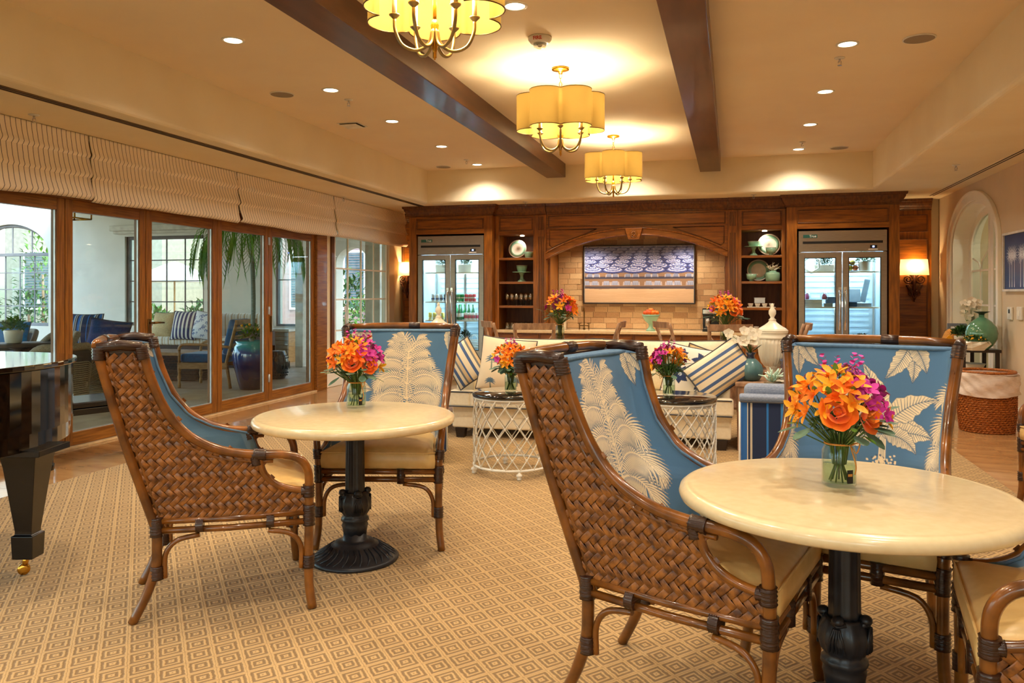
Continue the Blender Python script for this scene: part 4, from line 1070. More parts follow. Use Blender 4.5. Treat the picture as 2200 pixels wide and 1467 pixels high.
# ------------------------------------------------------------------ counter things
def lathe_thing(name, prof, m, label, cat, loc, n=28, group=None, **k):
    o = MB().lathe(prof, n, **k).build(name, m, loc=loc); return tag(o, label, cat, group)
q = at(1398, 706, 12.35)
t = thing('fruit_stand', 'pale green footed bowl of fruit on the bar counter', 'bowl', (q.x, 12.35, .79))
MB().lathe([(.075, 0), (.07, .012), (.035, .05), (.03, .09), (.04, .11), (.09, .15), (.128, .22), (.132, .245), (.122, .245), (.08, .165), (.0, .13)], 32, fn=lambda a, u, z: 1+.02*math.cos(a*12) if z < .12 else 1).build('bowl', 'mint', t)
MB().lathe([(.134, .235), (.138, .243), (.134, .25), (.128, .245)], 32, capb=False, capt=False).build('rim', 'mint', t)
fs_ = [(-.075, 0, .27, 'fruit_red', 'apple'), (-.02, -.05, .275, 'fruit_red', 'apple'), (.045, -.045, .275, 'fruit_orange', 'orange'), (.085, 0, .27, 'fruit_orange', 'orange'), (.0, .03, .31, 'fruit_orange', 'orange'), (-.04, .04, .29, 'fruit_red', 'apple'), (.05, .05, .28, 'fruit_red', 'apple')]
fl_ = ['red apple at the left rim of the green footed bowl', 'red apple at the front left of the green footed bowl', 'orange at the front right of the green footed bowl', 'orange at the right rim of the green footed bowl', 'orange topping the pile in the green footed bowl', 'red apple at the back left of the green footed bowl', 'red apple at the back right of the green footed bowl']
for (x, y, z_, m_, n_), lb in zip(fs_, fl_): fruit(n_, (q.x+x, 12.35+y, .79+z_), .043, m_, lb, 'fruit')
q = at(1255, 705, 12.55)
t = thing('bridge_faucet', 'bronze bridge faucet with tall curved spout on the bar counter', 'faucet', (q.x, 12.55, .79))
MB().tube(bez([(0, 0, 0), (0, 0, .18), (0, 0, .30), (0, -.04, .355), (0, -.10, .35), (0, -.12, .29)], 6), .010, 8).lathe([(.02, 0), (.018, .02), (.011, .03)], 12).build('spout', 'bronze', t)
MB().tube([(-.075, 0, .06), (.075, 0, .06)], .008, 8).build('bridge', 'bronze', t)
for s in (-1, 1):
    h = MB().cyl((s*.075, 0, 0), (s*.075, 0, .09), .012, .009, 10).build('valve', 'bronze', t)
    MB().tube([(s*.075-.03, 0, .095), (s*.075+.03, 0, .1)], .006, 6).tube([(s*.075, -.03, .097), (s*.075, .03, .097)], .006, 6).build('cross_handle', 'bronze', h)
q = at(1527, 700, 12.45)
t = thing('coffee_machine', 'black and chrome coffee machine at the right end of the bar counter', 'coffee machine', (q.x, 12.45, .79))
MB().box(-.12, .12, -.15, .15, 0, .04).box(-.12, .12, .02, .15, .04, .33).box(-.12, .12, -.15, .15, .24, .35).build('body', 'black_satin', t, bevel=.01)
MB().box(-.10, .10, -.14, .0, .041, .05).build('drip_tray', 'chrome', t)
MB().cyl((-.04, -.1, .06), (-.04, -.1, .2), .035, .04, 16).build('carafe', 'steel', t)
MB().box(-.11, .11, -.156, -.15, .27, .33).build('control_panel', 'chrome', t)
MB().cyl((.05, -.08, .2), (.05, -.08, .24), .02, n=12).build('spout', 'chrome', t)

# ------------------------------------------------------------------ crockery on the shelves
def plate(loc, r, label, tilt=.22):
    t = thing('dinner_plate', label, 'plate', loc)
    M = Matrix.Translation((0, 0, r)) @ Matrix.Rotation(PI/2-tilt, 4, 'X') 
    MB().lathe([(.0, 0), (r*.62, .002), (r*.66, .008)], 32, capt=False).xf(M).build('well', 'plate_white', t)
    MB().lathe([(r*.64, .008), (r*.9, .016), (r*.9, .012), (r*.64, .002)], 32, capb=False, capt=False).xf(M).build('green_band', 'mint', t)
    MB().lathe([(r*.9, .016), (r, .019), (r, .015), (r*.9, .010)], 32, capb=False, capt=False).xf(M).build('rim', 'plate_white', t)
    MB().tube([(-.03, -.06, .01), (-.03, .05, .005), (-.03, .09, r*1.1)], .004, 5).tube([(.03, -.06, .01), (.03, .05, .005), (.03, .09, r*1.1)], .004, 5).build('stand', 'dark_leg', t)
    return t
def bowl(loc, r, h, label, cat='bowl', foot=True):
    t = thing('bowl', label, cat, loc)
    MB().lathe(([(r*.45, 0), (r*.4, h*.12), (r*.38, h*.2)] if foot else [(r*.62, 0), (r*.74, h*.06)])+[(r*.84, h*.3), (r*.96, h*.65), (r, h), (r*.94, h), (r*.85, h*.6), (0, h*.3)], 28, capt=False).build('bowl_body', 'mint', t)
    MB().lathe([(r*1.0, h*.97), (r*1.03, h*.99), (r*1.0, h*1.02), (r*.94, h)], 28, capb=False, capt=False).build('rim', 'plate_white', t)
    return t
def cakestand(loc, r, h, label):
    t = thing('cake_stand', label, 'cake stand', loc)
    MB().lathe([(r*.45, 0), (r*.42, h*.1), (r*.2, h*.3), (r*.16, h*.6), (r*.3, h*.88), (r*.3, h*.92)], 28).build('foot', 'mint', t)
    MB().lathe([(r*.3, h*.9), (r*.95, h*.93), (r, h*.99), (r*.97, h), (0, h*.98)], 32).build('plate', 'mint', t)
    return t
def sx(px, y=12.3): return at(px, 600, y).x
plate((sx(1109), 12.40, SL[0]), .150, 'large plate with a green band standing on the top left shelf')
bowl((sx(1136), 12.30, SL[0]), .075, .10, 'small green bowl beside the plate on the top left shelf', foot=False)
cakestand((sx(1119), 12.36, SL[1]), .155, .16, 'green cake stand on the second left shelf')
bowl((sx(1119), 12.36, SL[1]+.158), .09, .105, 'green bowl on top of the cake stand, second left shelf', foot=False)
plate((sx(1653), 12.42, SR[0]), .165, 'large plate with a green band on the top right shelf')
cakestand((sx(1619), 12.33, SR[0]), .135, .14, 'green cake stand on the top right shelf')
bowl((sx(1619), 12.33, SR[0]+.138), .085, .075, 'green bowl on top of the cake stand, top right shelf', foot=False)
bowl((sx(1656), 12.25, SR[0]), .075, .115, 'footed green bowl in front of the plate on the top right shelf')
plate((sx(1630), 12.42, SR[1]), .165, 'large plate with a green band on the second right shelf')
bowl((sx(1614), 12.24, SR[1]), .075, .11, 'footed green bowl before the plate on the second right shelf')
t = thing('lidded_jar', 'round green pot on the second right shelf under a coral piece', 'jar', (sx(1660), 12.28, SR[1]))
MB().lathe([(.09, 0), (.10, .01), (.105, .10), (.095, .13), (.055, .14), (.055, .155)], 28).build('pot', 'mint', t)
def coral(loc, s, m, label, seed, name='coral_piece'):
    t = thing(name, label, 'coral', loc); rnd = random.Random(seed); mb = MB()
    for k in range(13):
        d = rdir(rnd, .25); p = [Vector((0, 0, 0)), d*s*.45, d*s*.75+rdir(rnd)*s*.15, d*s+rdir(rnd)*s*.22]
        mb.tube(p, [s*.09, s*.075, s*.06, s*.04], 6)
        e = rdir(rnd, 0); mb.tube([p[1], p[1]+e*s*.25, p[1]+e*s*.4+Vector((0, 0, s*.1))], [s*.06, s*.05, s*.035], 6)
    mb.build('branches', m, t); return t
coral((sx(1660), 12.28, SR[1]+.157), .12, 'white_ceramic', 'white branching coral on the green pot, second right shelf', 4)
def cupstack(loc, n, label, group=None):
    t = thing('cup_stack', label, 'cups', loc, 0, group)
    for k in range(n): MB().lathe([(.025, 0), (.036, .035), (.04, .05), (.036, .05), (.02, .01)], 16).build('cup', 'plate_white', t, loc=(0, 0, k*.035))
    return t
tr = MB().box(-.2, .2, -.09, .09, 0, .012).build('serving_tray', 'white_ceramic', loc=(sx(1635), 12.27, SR[2]), bevel=.004); tag(tr, 'white serving tray under the cups on the third right shelf', 'tray')
for i, dx in enumerate((-.15, -.05, .05, .15)):
    cupstack((sx(1635)+dx, 12.27, SR[2]+.012), 1, ['white cup at the left end of the tray, third right shelf', 'white cup second from the left on the tray, third right shelf', 'white cup second from the right on the tray, third right shelf', 'white cup at the right end of the tray, third right shelf'][i])
crate((sx(1632), 12.33, SR[2]+.066), (.15, .1, .08), 'box_white', 'small white box on top of the cups, third right shelf')
o = cupstack((sx(1612), 12.3, SR[3]), 2, 'stack of two white cups on the lowest right shelf, left of two'); dup(o, (sx(1625), 12.3, SR[3]), 0, 'stack of two white cups on the lowest right shelf, right of two')
def wineglass(loc, first=[]):
    if first: return dup(first[0], loc)
    t = thing('wine_glass', 'stemmed wine glass on the third left shelf', 'glass', loc, 0, 'stemmed wine glasses, third left shelf')
    MB().lathe([(.033, 0), (.033, .003), (.006, .008), (.004, .08)], 14).build('stem', 'cup_glass', t)
    MB().lathe([(.004, .08), (.03, .10), (.038, .14), (.034, .20), (.031, .20), (.035, .14), (.026, .105), (0, .088)], 14, capb=False, capt=False).build('bowl', 'cup_glass', t)
    first.append(t); return t
for j in range(3):
    for i in range(6): wineglass((-3.47+i*.078+(j % 2)*.03, 12.26+j*.09, SL[2]))['label'] = f"stemmed wine glass, {('front', 'middle', 'back')[j]} row, {ORD[i]} from the left"
def tumbler(loc, first=[]):
    if first: return dup(first[0], loc)
    o = MB().lathe([(.03, 0), (.034, .006), (.036, .11), (.033, .11), (.030, .012), (0, .01)], 14, capt=False).build('tumbler', 'cup_glass', loc=loc)
    first.append(o); return tag(o, 'straight glass tumbler on the lowest left shelf', 'glass', 'glass tumblers, lowest left shelf')
for j in range(3):
    for i in range(6): tumbler((-3.46+i*.078+(j % 2)*.02, 12.24+j*.085, SL[3]))['label'] = f"straight glass tumbler, {('front', 'middle', 'back')[j]} row, {ORD[i]} from the left"

# ------------------------------------------------------------------ wood panels beside the towers, sconces
def cornerpanel(x0, x1, label):
    t = thing('wall_panel', label, 'panel'); t['kind'] = 'structure'; y = 12.99
    MB().box(x0, x1, y, 13.1, .002, 2.6).build('board', 'wood', t)
    panel(t, x0+.02, x1-.05, 2.28, 2.54, y); panel(t, x0+.02, x1-.05, .3, 2.18, y)
    rectloft(MB(), x0, x1, y, 13.1, CROWN, 0).build('crown_moulding', 'wood_dark', t, fixn=True)
cornerpanel(-5.60, -5.151, 'tall wooden wall panel with a sconce in the left back corner')
cornerpanel(2.34, 2.86, 'tall wooden wall panel with a sconce in the right back corner')
def sconce(x, z, label):
    t = thing('wall_sconce', label, 'wall lamp', (x, 12.99, z))
    mb = MB(); n = 24; pr_ = []
    for i in range(n+1):
        a = -PI*i/n; pr_.append((math.cos(a), math.sin(a)))
    vs = [(c*.205, -.03+s*.11, 0) for c, s in pr_]+[(c*.185, -.03+s*.10, .235) for c, s in pr_]
    mb.add(vs, [(i, i+1, n+2+i, n+1+i) for i in range(n)], True).build('lamp_shade', 'sconce_shade_cloth', t)
    mb = MB()
    for s in (-1, 1):
        sp = []
        for k in range(30):
            a = k*.42; rr = .074*(1-k/34); sp.append((s*(.085+rr*math.cos(a+PI*.6)), -.05, -.06+rr*math.sin(a+PI*.6)))
        mb.tube(sp, .012, 6)
        mb.tube(bez([(s*.1, -.05, -.14), (s*.07, -.05, -.2), (s*.03, -.05, -.28), (0, -.05, -.36)], 5), [.022]*8+[.016]*8, 6)
        mb.tube([(s*(.04+.035*math.cos(a)), -.055, -.27+.035*math.sin(a)) for a in [k*.5 for k in range(14)]], .012, 6)
    mb.tube([(0, -.05, .06), (0, -.05, -.3)], [.018, .026], 8).sphere((0, -.05, -.38), .018, 8, 6)
    mb.build('scroll_bracket', 'scroll_bronze', t)
    MB().lathe([(.045, 0), (.045, .012), (.02, .02)], 16).xf(Matrix.Translation((0, 0, -.1)) @ Matrix.Rotation(PI/2, 4, 'X')).build('wall_plate', 'scroll_bronze', t)
    MB().sphere((0, -.07, .10), .028, 10, 8, (1, 1, 1.4)).build('bulb', 'bulb', t)
    point('sconce_light', (x, 12.915, z+.13), 9, (1, .66, .3), .03)
mat('scroll_bronze', (92, 52, 34), (62, 34, 22), metal=.5, rough=.4, scale=30)
q = at(1964, 591, 12.95); sconce(q.x, q.z, 'glowing wall sconce with bronze scroll bracket, right corner panel')
q = at(868, 592, 12.95); sconce(q.x+.06, q.z, 'glowing wall sconce with scroll bracket, left corner panel')

# ------------------------------------------------------------------ ceiling fittings
dls = [(-3.635, y) for y in (-1.0, .7, 2.2, 3.7, 5.22, 6.74, 8.14, 9.70, 11.2)]+[(.86, y) for y in (-1.0, .5, 2.0, 3.5, 5.05, 6.555, 8.04, 9.56, 11.15)]+[(-1.39, -.4), (-1.39, 2.1), (-1.39, 5.10), (-1.39, 11.12)]
order_l = {5.22: 'nearest recessed downlight left of the beams', 6.74: 'second recessed downlight left of the beams, by the left round speaker', 8.14: 'third recessed downlight left of the beams, beside the air vent', 9.70: 'fourth recessed downlight left of the beams', 11.2: 'farthest recessed downlight left of the beams, near the back wall',
           6.555: 'nearest recessed downlight right of the beams, by the large round speaker', 8.04: 'second recessed downlight right of the beams', 9.56: 'third recessed downlight right of the beams', 11.15: 'farthest recessed downlight right of the beams, near the back wall',
           5.10: 'recessed downlight in the middle bay beside the first chandelier', 11.12: 'recessed downlight in the middle bay behind the farthest chandelier'}
d0 = thing('recessed_downlight', '', 'ceiling light', (0, 0, ZC))
MB().lathe([(.085, -.001), (.085, -.006), (.066, -.007), (.064, -.001)], 28, capb=False, capt=False).build('trim_ring', 'trim_white', d0)
MB().lathe([(.0, -.002), (.064, -.0035)], 28, capb=False, capt=False).build('lens', 'lamp_white', d0)
for i, (x, y) in enumerate(dls):
    lb = order_l.get(y)
    if y < 4.9 or (x > 0 and y < 6): lb = None
    t = d0 if i == 0 else dup(d0, (x, y, ZC)); t.location = (x, y, ZC)
    t['label'] = lb or f"downlight number {i}, recessed and unseen, added for fill light outside the view, {'left' if x < -2 else 'right' if x > 0 else 'middle'} row"
    if not lb: t['group'] = 'fill downlights added outside the view'
    elif 'group' in t: del t['group']
    spot('downlight', (x, y, ZC-.03), 42 if y > 0 else 60, 140, WARM, .05, .9)  # out-of-view rows are added fill, stronger behind the camera
def speaker(px, py, lb, r=.115):
    q = fl(px, py, ZC); t = thing('ceiling_speaker', lb, 'speaker', (q.x, q.y, ZC))
    MB().lathe([(r, -.001), (r, -.008), (r*.93, -.009)], 32, capb=False, capt=False).build('rim', 'trim_white', t)
    MB().lathe([(r*.93, -.009), (0, -.006)], 32, capb=False, capt=False).build('grille', 'grey_mesh', t)
speaker(606, 202, 'round grey ceiling speaker left of the beams, nearer the viewer'); speaker(953, 358, 'small round ceiling speaker in the far left of the ceiling')
speaker(1975, 82, 'large round ceiling speaker at upper right'); speaker(1803, 317, 'round ceiling speaker in the far right of the ceiling')
def sprinkler(q, z, lb):
    t = thing('fire_sprinkler', lb, 'sprinkler', (q.x, q.y, z))
    MB().lathe([(.042, -.001), (.04, -.006), (.02, -.012)], 18).build('escutcheon', 'trim_white', t)
    MB().cyl((0, 0, -.01), (0, 0, -.035), .008, n=8).tube([(-.012, 0, -.03), (-.012, 0, -.05), (0, 0, -.06), (.012, 0, -.05), (.012, 0, -.03)], .003, 5).build('frame_arms', 'chrome', t)
    MB().lathe([(.018, -.062), (.018, -.064)], 12).build('deflector', 'chrome', t)
sprinkler(fl(749, 214, ZC), ZC, 'small fire sprinkler beside the second left downlight'); sprinkler(fl(1002, 343, ZC), ZC, 'small fire sprinkler near the farthest left downlight')
sprinkler(fl(1804, 124, ZC), ZC, 'small fire sprinkler by the nearest right downlight'); sprinkler(fl(1724, 305, ZC), ZC, 'small fire sprinkler by the farthest right downlight')
sprinkler(fl(73, 246, ZS), ZS, 'small fire sprinkler above the striped shades, nearest'); sprinkler(fl(738, 423, ZS), ZS, 'small fire sprinkler above the striped shades, farther')
sprinkler(fl(2054, 354, ZS), ZS, 'small fire sprinkler on the lowered ceiling by the arched doors')
for px, lb in ((1129, 'white pendent sprinkler before the cabinets, left of the bar'), (1619, 'white pendent sprinkler before the cabinets, right of the bar')):
    q = at(px, 430, 11.78); sprinkler(Vector((q.x, 11.78, 0)), ZS, lb)
q = fl(757, 268, ZC); t = thing('ceiling_vent', 'small square white ceiling air vent left of the beam', 'air vent', (q.x, q.y, ZC))
MB().box(-.13, .13, -.13, .13, -.006, -.001).build('frame', 'trim_white', t, bevel=.002)
MB().box(-.11, .11, -.11, .11, -.008, -.0061).build('duct', 'black_slot', t)
MB().box(-.10, .10, -.12, .10, -.022, -.018).build('diffuser_plate', 'trim_white', t)
q = fl(1160, 80, ZC); t = thing('fire_strobe', 'round white ceiling fire alarm strobe with red lettering', 'fire alarm', (q.x, q.y, ZC))
MB().lathe([(.088, -.001), (.088, -.02), (.07, -.045), (.055, -.05)], 32).build('housing', 'trim_white', t)
MB().lathe([(.052, -.05), (.045, -.075), (.02, -.085), (0, -.087)], 24).build('lens', 'cup_glass', t)
MB().sphere((0, 0, -.06), .018, 8, 6).cbox((0, 0, -.052), (.05, .02, .01)).build('strobe_lamp', 'chrome', t)
text_mesh('FIRE', .036, 'red_ink', parent=t, loc=(.0, -.0835, -.029), rot=(PI/2+.6, 0, 0), bold=.001)
q = fl(1237, 189, ZC); lathe_thing('smoke_detector', [(.06, 0), (.06, -.012), (.045, -.04), (.02, -.045)], 'trim_white', 'round white smoke detector behind the middle chandelier', 'smoke detector', (q.x, q.y, ZC))

# ------------------------------------------------------------------ chandeliers
def chandelier(x, y, label, rz):
    t = thing('chandelier', label, 'chandelier', (x, y, ZC), rz)
    ztop, zbot = -.235, -.535; nl = 6; R0, rl = .237, .137
    MB().lathe([(.075, -.001), (.075, -.018), (.06, -.024), (.02, -.03), (.018, -.05)], 28).build('canopy', 'brass', t)
    mb = MB(); z = -.05
    for k in range(4):
        a = k % 2; ln = [(math.cos(u)*.012*(1-a), math.cos(u)*.012*a, z-.018+math.sin(u)*.022) for u in [2*PI*i/10 for i in range(10)]]
        mb.tube(ln, .003, 5, closed=True); z -= .036
    mb.build('chain', 'brass', t)
    MB().tube([(0, 0, -.19), (0, 0, -.74)], .010, 10).lathe([(.012, -.55), (.022, -.58), (.014, -.62), (.02, -.66), (.012, -.70), (.004, -.75)], 14).build('stem', 'brass', t)
    # scalloped shade outline
    pts = []
    for k in range(nl):
        a0 = 2*PI*k/nl; c = Vector((math.cos(a0)*R0, math.sin(a0)*R0, 0))
        h = math.pi/nl
        # angle at which neighbouring lobe circles meet
        dd = R0*math.sin(h); m_ = R0*math.cos(h); ex = m_+math.sqrt(rl*rl-dd*dd); P1 = Vector((math.cos(a0+h)*ex, math.sin(a0+h)*ex, 0))-c
        be = math.atan2(P1.y, P1.x)-a0
        be = (be+PI) % (2*PI)-PI
        for i in range(12):
            b = a0-be+2*be*i/12; pts.append((c.x+rl*math.cos(b), c.y+rl*math.sin(b)))
    n = len(pts)
    MB().add([(p[0], p[1], z) for z in (ztop, (ztop+zbot)/2, zbot) for p in pts], [(j*n+i, j*n+(i+1) % n, (j+1)*n+(i+1) % n, (j+1)*n+i) for j in range(2) for i in range(n)], True).build('lamp_shade', 'lamp_shade_cloth', t)
    for z in (ztop, zbot): MB().tube([(p[0], p[1], z) for p in pts], .0035, 5, closed=True).build('shade_rim', 'bronze', t)
    mb = MB()
    for k in range(3):
        a = 2*PI*k/3; mb.tube([(0, 0, ztop-.005), (math.cos(a)*.37, math.sin(a)*.37, ztop-.005)], .003, 5)
    mb.build('spider', 'brass', t)
    for k in range(6):
        a = 2*PI*(k+.5)/6; c, s = math.cos(a), math.sin(a)
        pr_ = bez([(.012, -.62), (.03, -.68), (.10, -.715), (.175, -.67), (.20, -.60), (.20, -.545)], 5)if False else bez([(.012, 0, -.60), (.03, 0, -.67), (.09, 0, -.705), (.16, 0, -.68), (.195, 0, -.61), (.20, 0, -.55)], 5)
        arm = MB().tube([(p.x*c, p.x*s, p.z) for p in pr_], [.009]*(len(pr_)), 8).build('arm', 'antique_brass', t)
        cup = MB().lathe([(.006, -.56), (.010, -.55), (.026, -.535), (.028, -.53), (.012, -.528)], 16, (c*.20, s*.20, 0)).build('candle_cup', 'antique_brass', arm)
        MB().cyl((c*.20, s*.20, -.53), (c*.20, s*.20, -.42), .012, n=10).build('candle_sleeve', 'cream_sleeve', arm)
        MB().lathe([(.010, -.42), (.018, -.395), (.012, -.365), (.002, -.34)], 10, (c*.20, s*.20, 0)).build('bulb', 'bulb', arm)
    point('chandelier_light', (x, y, ZC-.36), 36, (1, .82, .52), .09)
    return t
mat('antique_brass', (168, 148, 104), (140, 122, 82), metal=.9, rough=.3); mat('cream_sleeve', (226, 206, 160), rough=.5)
chandelier(-1.43, 3.72, 'nearest chandelier with scalloped gold shade, cut off by the picture top', math.radians(-9))
chandelier(-1.40, 6.61, 'middle chandelier with scalloped gold shade', math.radians(12))
chandelier(-1.38, 9.61, 'farthest chandelier with scalloped gold shade', math.radians(-22))
def c2w(xc, d, z=0): return Vector((xc*CT-d*ST, xc*ST+d*CT, z))
def face(fx, fy): return math.atan2(fy, fx)+TH-PI/2       # camera-frame facing -> rotation about z
def lerp_tab(tab, z):
    if z <= tab[0][0]: return tab[0][1]
    for (a, b), (c, d) in zip(tab, tab[1:]):
        if z <= c: return b+(d-b)*(z-a)/(c-a)
    return tab[-1][1]
# ------------------------------------------------------------------ rattan dining chair
FR = [(-.335, 1.135), (-.30, 1.0), (-.245, .87), (-.16, .765), (-.04, .70), (.08, .676), (.20, .668), (.275, .645), (.312, .59), (.318, .50), (.318, .38)]
BK = [(-.29, .38), (-.335, .53), (-.40, .75), (-.46, .98), (-.495, 1.13)]
BR = [(.115, .672), (.128, .60), (.17, .548), (.235, .518), (.315, .505)]
def hw(y, z):
    t = min(1, max(0, (y+.27)/.57))
    return .245+.072*t+.090*max(0, (z-.41)/.73)*(1-.35*t)
BYT = [(z, y) for y, z in BK]
FYT = [(.40, .31), (.505, .30), (.515, .245), (.54, .18), (.595, .142), (.66, .118), (.676, .07), (.70, -.04), (.765, -.16), (.87, -.245), (1.0, -.30), (1.135, -.335)]
def weave(fn, inside, a0, a1, b0, b1, c=.0235):
    """twill of flat cane strands on a surface fn(a, b, lift); strands run at 45 degrees"""
    mb = MB(); s = c; R2 = math.sqrt(.5)
    L = max(abs(a1-a0), abs(b1-b0))*1.5; n = int(L/s)+2; ca, cb = (a0+a1)/2, (b0+b1)/2
    for i in range(-n, n):
        for j in range(-n, n):
            k = (i+j) % 4
            if k == 0: du, dv, u, v = 0, 1, (i+.5)*s, (j+1.0)*s      # warp float over two cells
            elif k == 2: du, dv, u, v = 1, 0, (i+1.0)*s, (j+.5)*s
            else: continue
            A = ca+(u-v)*R2; B = cb+(u+v)*R2
            if not inside(A, B): continue
            vs = []; m = 5; w = 7
            for p in range(m):
                t = p/(m-1)*2-1; lift = .0055*(1-t*t*1.5)
                for q in range(w):
                    x = q/(w-1)*2-1; ll = t*s*1.22; ww = x*s*.47
                    uu = u+(ll if du else ww); vv = v+(ll if dv else ww)
                    vs.append(fn(ca+(uu-vv)*R2, cb+(uu+vv)*R2, lift+(.0012 if q % 2 else -.0005)-.001*x*x))
            mb.add(vs, [(p*w+q, p*w+q+1, (p+1)*w+q+1, (p+1)*w+q) for p in range(m-1) for q in range(w-1)], True)
    return mb
def in_side(y, z):
    yf = lerp_tab(FYT, z); yb = lerp_tab(BYT, z)
    return z > .405 and z < 1.12 and yb+.012 < y < yf-.004
def canematerial():
    m, nt, b = nmat('cane')
    tc = N(nt, 'ShaderNodeTexCoord'); no = N(nt, 'ShaderNodeTexNoise'); no.inputs['Scale'].default_value = 40; no.inputs['Detail'].default_value = 3
    nt.links.new(tc.outputs['Object'], no.inputs['Vector']); cr = N(nt, 'ShaderNodeValToRGB'); nt.links.new(no.outputs[0], cr.inputs[0])
    e = cr.color_ramp.elements; e[0].position = .3; e[0].color = lin((70, 34, 12)); e[1].position = .7; e[1].color = lin((160, 98, 38))
    nt.links.new(cr.outputs[0], b.inputs['Base Color']); b.inputs['Roughness'].default_value = .42; b.inputs['Coat Weight'].default_value = .15
canematerial()
# palm print, 1.0 m x .78 m repeat
PRW, PRH = 700, 546
CR_, INK, BLU = (232, 214, 180), (64, 92, 122), (70, 112, 152)
def chair_print():
    p = Paint(PRW, PRH, BLU); r = random.Random(5)
    # palm, trunk foot low, crown high
    x0, y0 = 250, 20
    p.path([(x0+30, y0), (x0+22, 120), (x0+6, 230)], 11, 8, CR_)
    for k in range(50): xx = x0+30-24*k/50; p.line((xx-9, y0+k*4), (xx+9, y0+k*4+3), .6, .6, INK)
    for s, bx in ((-1, x0-20), (1, x0+52)):
        p.path([(x0+8, 225), (bx, 200), (bx+s*8, 150)], 2, 2, CR_)
        for _ in range(60): p.ell(bx+s*10+r.gauss(0, 8), 135+r.gauss(0, 16), 3, 3, CR_ if r.random() < .7 else INK)
    cx = x0+8
    tiers = [(228, 215, .05, 1.5), (250, 235, .55, 1.5), (310, 215, .80, 1.5), (370, 170, .85, 1.4), (415, 120, .75, 1.1)]
    for hy, L, a, bd in tiers:
        for sd in (-1, 1):
            Lr = L*.76*r.uniform(.82, 1.12); ar = a+.2+r.uniform(-.12, .12)
            p.frond((cx+sd*4, hy), (ar if sd > 0 else PI-ar), Lr, -sd*bd*r.uniform(.85, 1.1), Lr*.36, CR_, INK, w=2.9, n=int(Lr/7.5))
        p.frond((cx, hy), 1.45 if int(hy) % 4 else 1.7, L*.55, .25 if int(hy) % 4 else -.25, L*.2, CR_, INK, w=2.4, n=int(L/14))
    for a in (.9, 1.25, 1.57, 1.9, 2.25): p.frond((cx, 440), a, 92, (.6 if a > 1.57 else -.6), 30, CR_, INK, w=2.4, n=11)
    # banana plant
    bx, by = 540, 235
    p.path([(bx, 90), (bx-4, 290)], 12, 8, CR_)
    for k in range(14): p.path([(bx-8+k, 90), (bx-8+k*.8, 280)], .4, .4, INK) if k % 3 == 0 else None
    for a, L, w_, bd in ((2.6, 130, 30, .9), (.5, 150, 34, -.9), (1.2, 200, 38, -1.3), (1.95, 190, 36, 1.1), (.25, 150, 30, -.6), (2.9, 140, 28, .5), (.05, 120, 26, -1.0), (3.0, 110, 26, 1.2), (1.55, 210, 34, -.5)):
        p.leaf((bx, by+50), a, L, w_, bd, CR_, INK)
    for _ in range(70): p.ell(bx+r.gauss(0, 16), 205+r.gauss(0, 14), 3, 3, CR_ if r.random() < .6 else INK)
    # hanging leaves at the top edge and small palms
    for a, L in ((4.4, 120), (5.0, 130), (4.0, 100)): p.leaf((470, PRH+4), a, L, 24, .5, CR_, INK)
    for a, L in ((4.9, 110), (4.3, 100)): p.leaf((80, PRH+4), a, L, 22, -.4, CR_, INK)
    for a, bd, L in ((.2, -1, 80), (2.9, 1, 80), (.8, -.8, 95), (2.3, .8, 95), (1.5, .1, 100)): p.frond((655, 330), a, L, bd, 26, CR_, INK, w=1.6, n=14)
    for a, bd, L in ((.3, -1, 60), (2.8, 1, 60), (.9, -.8, 70), (2.2, .8, 70)): p.frond((60, 90), a, L, bd, 22, CR_, INK, w=1.5, n=12)
    for a, L in ((1.0, 70), (1.9, 60), (.3, 60)): p.leaf((400, 10), a, L, 16, .6, CR_, INK)
    return p.a
PRINT = chair_print()
def sample(img, u, v):
    h, w = img.shape[:2]
    x = (u % 1.0)*(w-1); y = np.clip(v, 0, 1)*(h-1)
    x0 = np.floor(x).astype(int); y0 = np.floor(y).astype(int); fx = (x-x0)[..., None]; fy = (y-y0)[..., None]
    x1 = (x0+1) % w; y1 = np.minimum(y0+1, h-1)
    return (img[y0, x0]*(1-fx)+img[y0, x1]*fx)*(1-fy)+(img[y1, x0]*(1-fx)+img[y1, x1]*fx)*fy
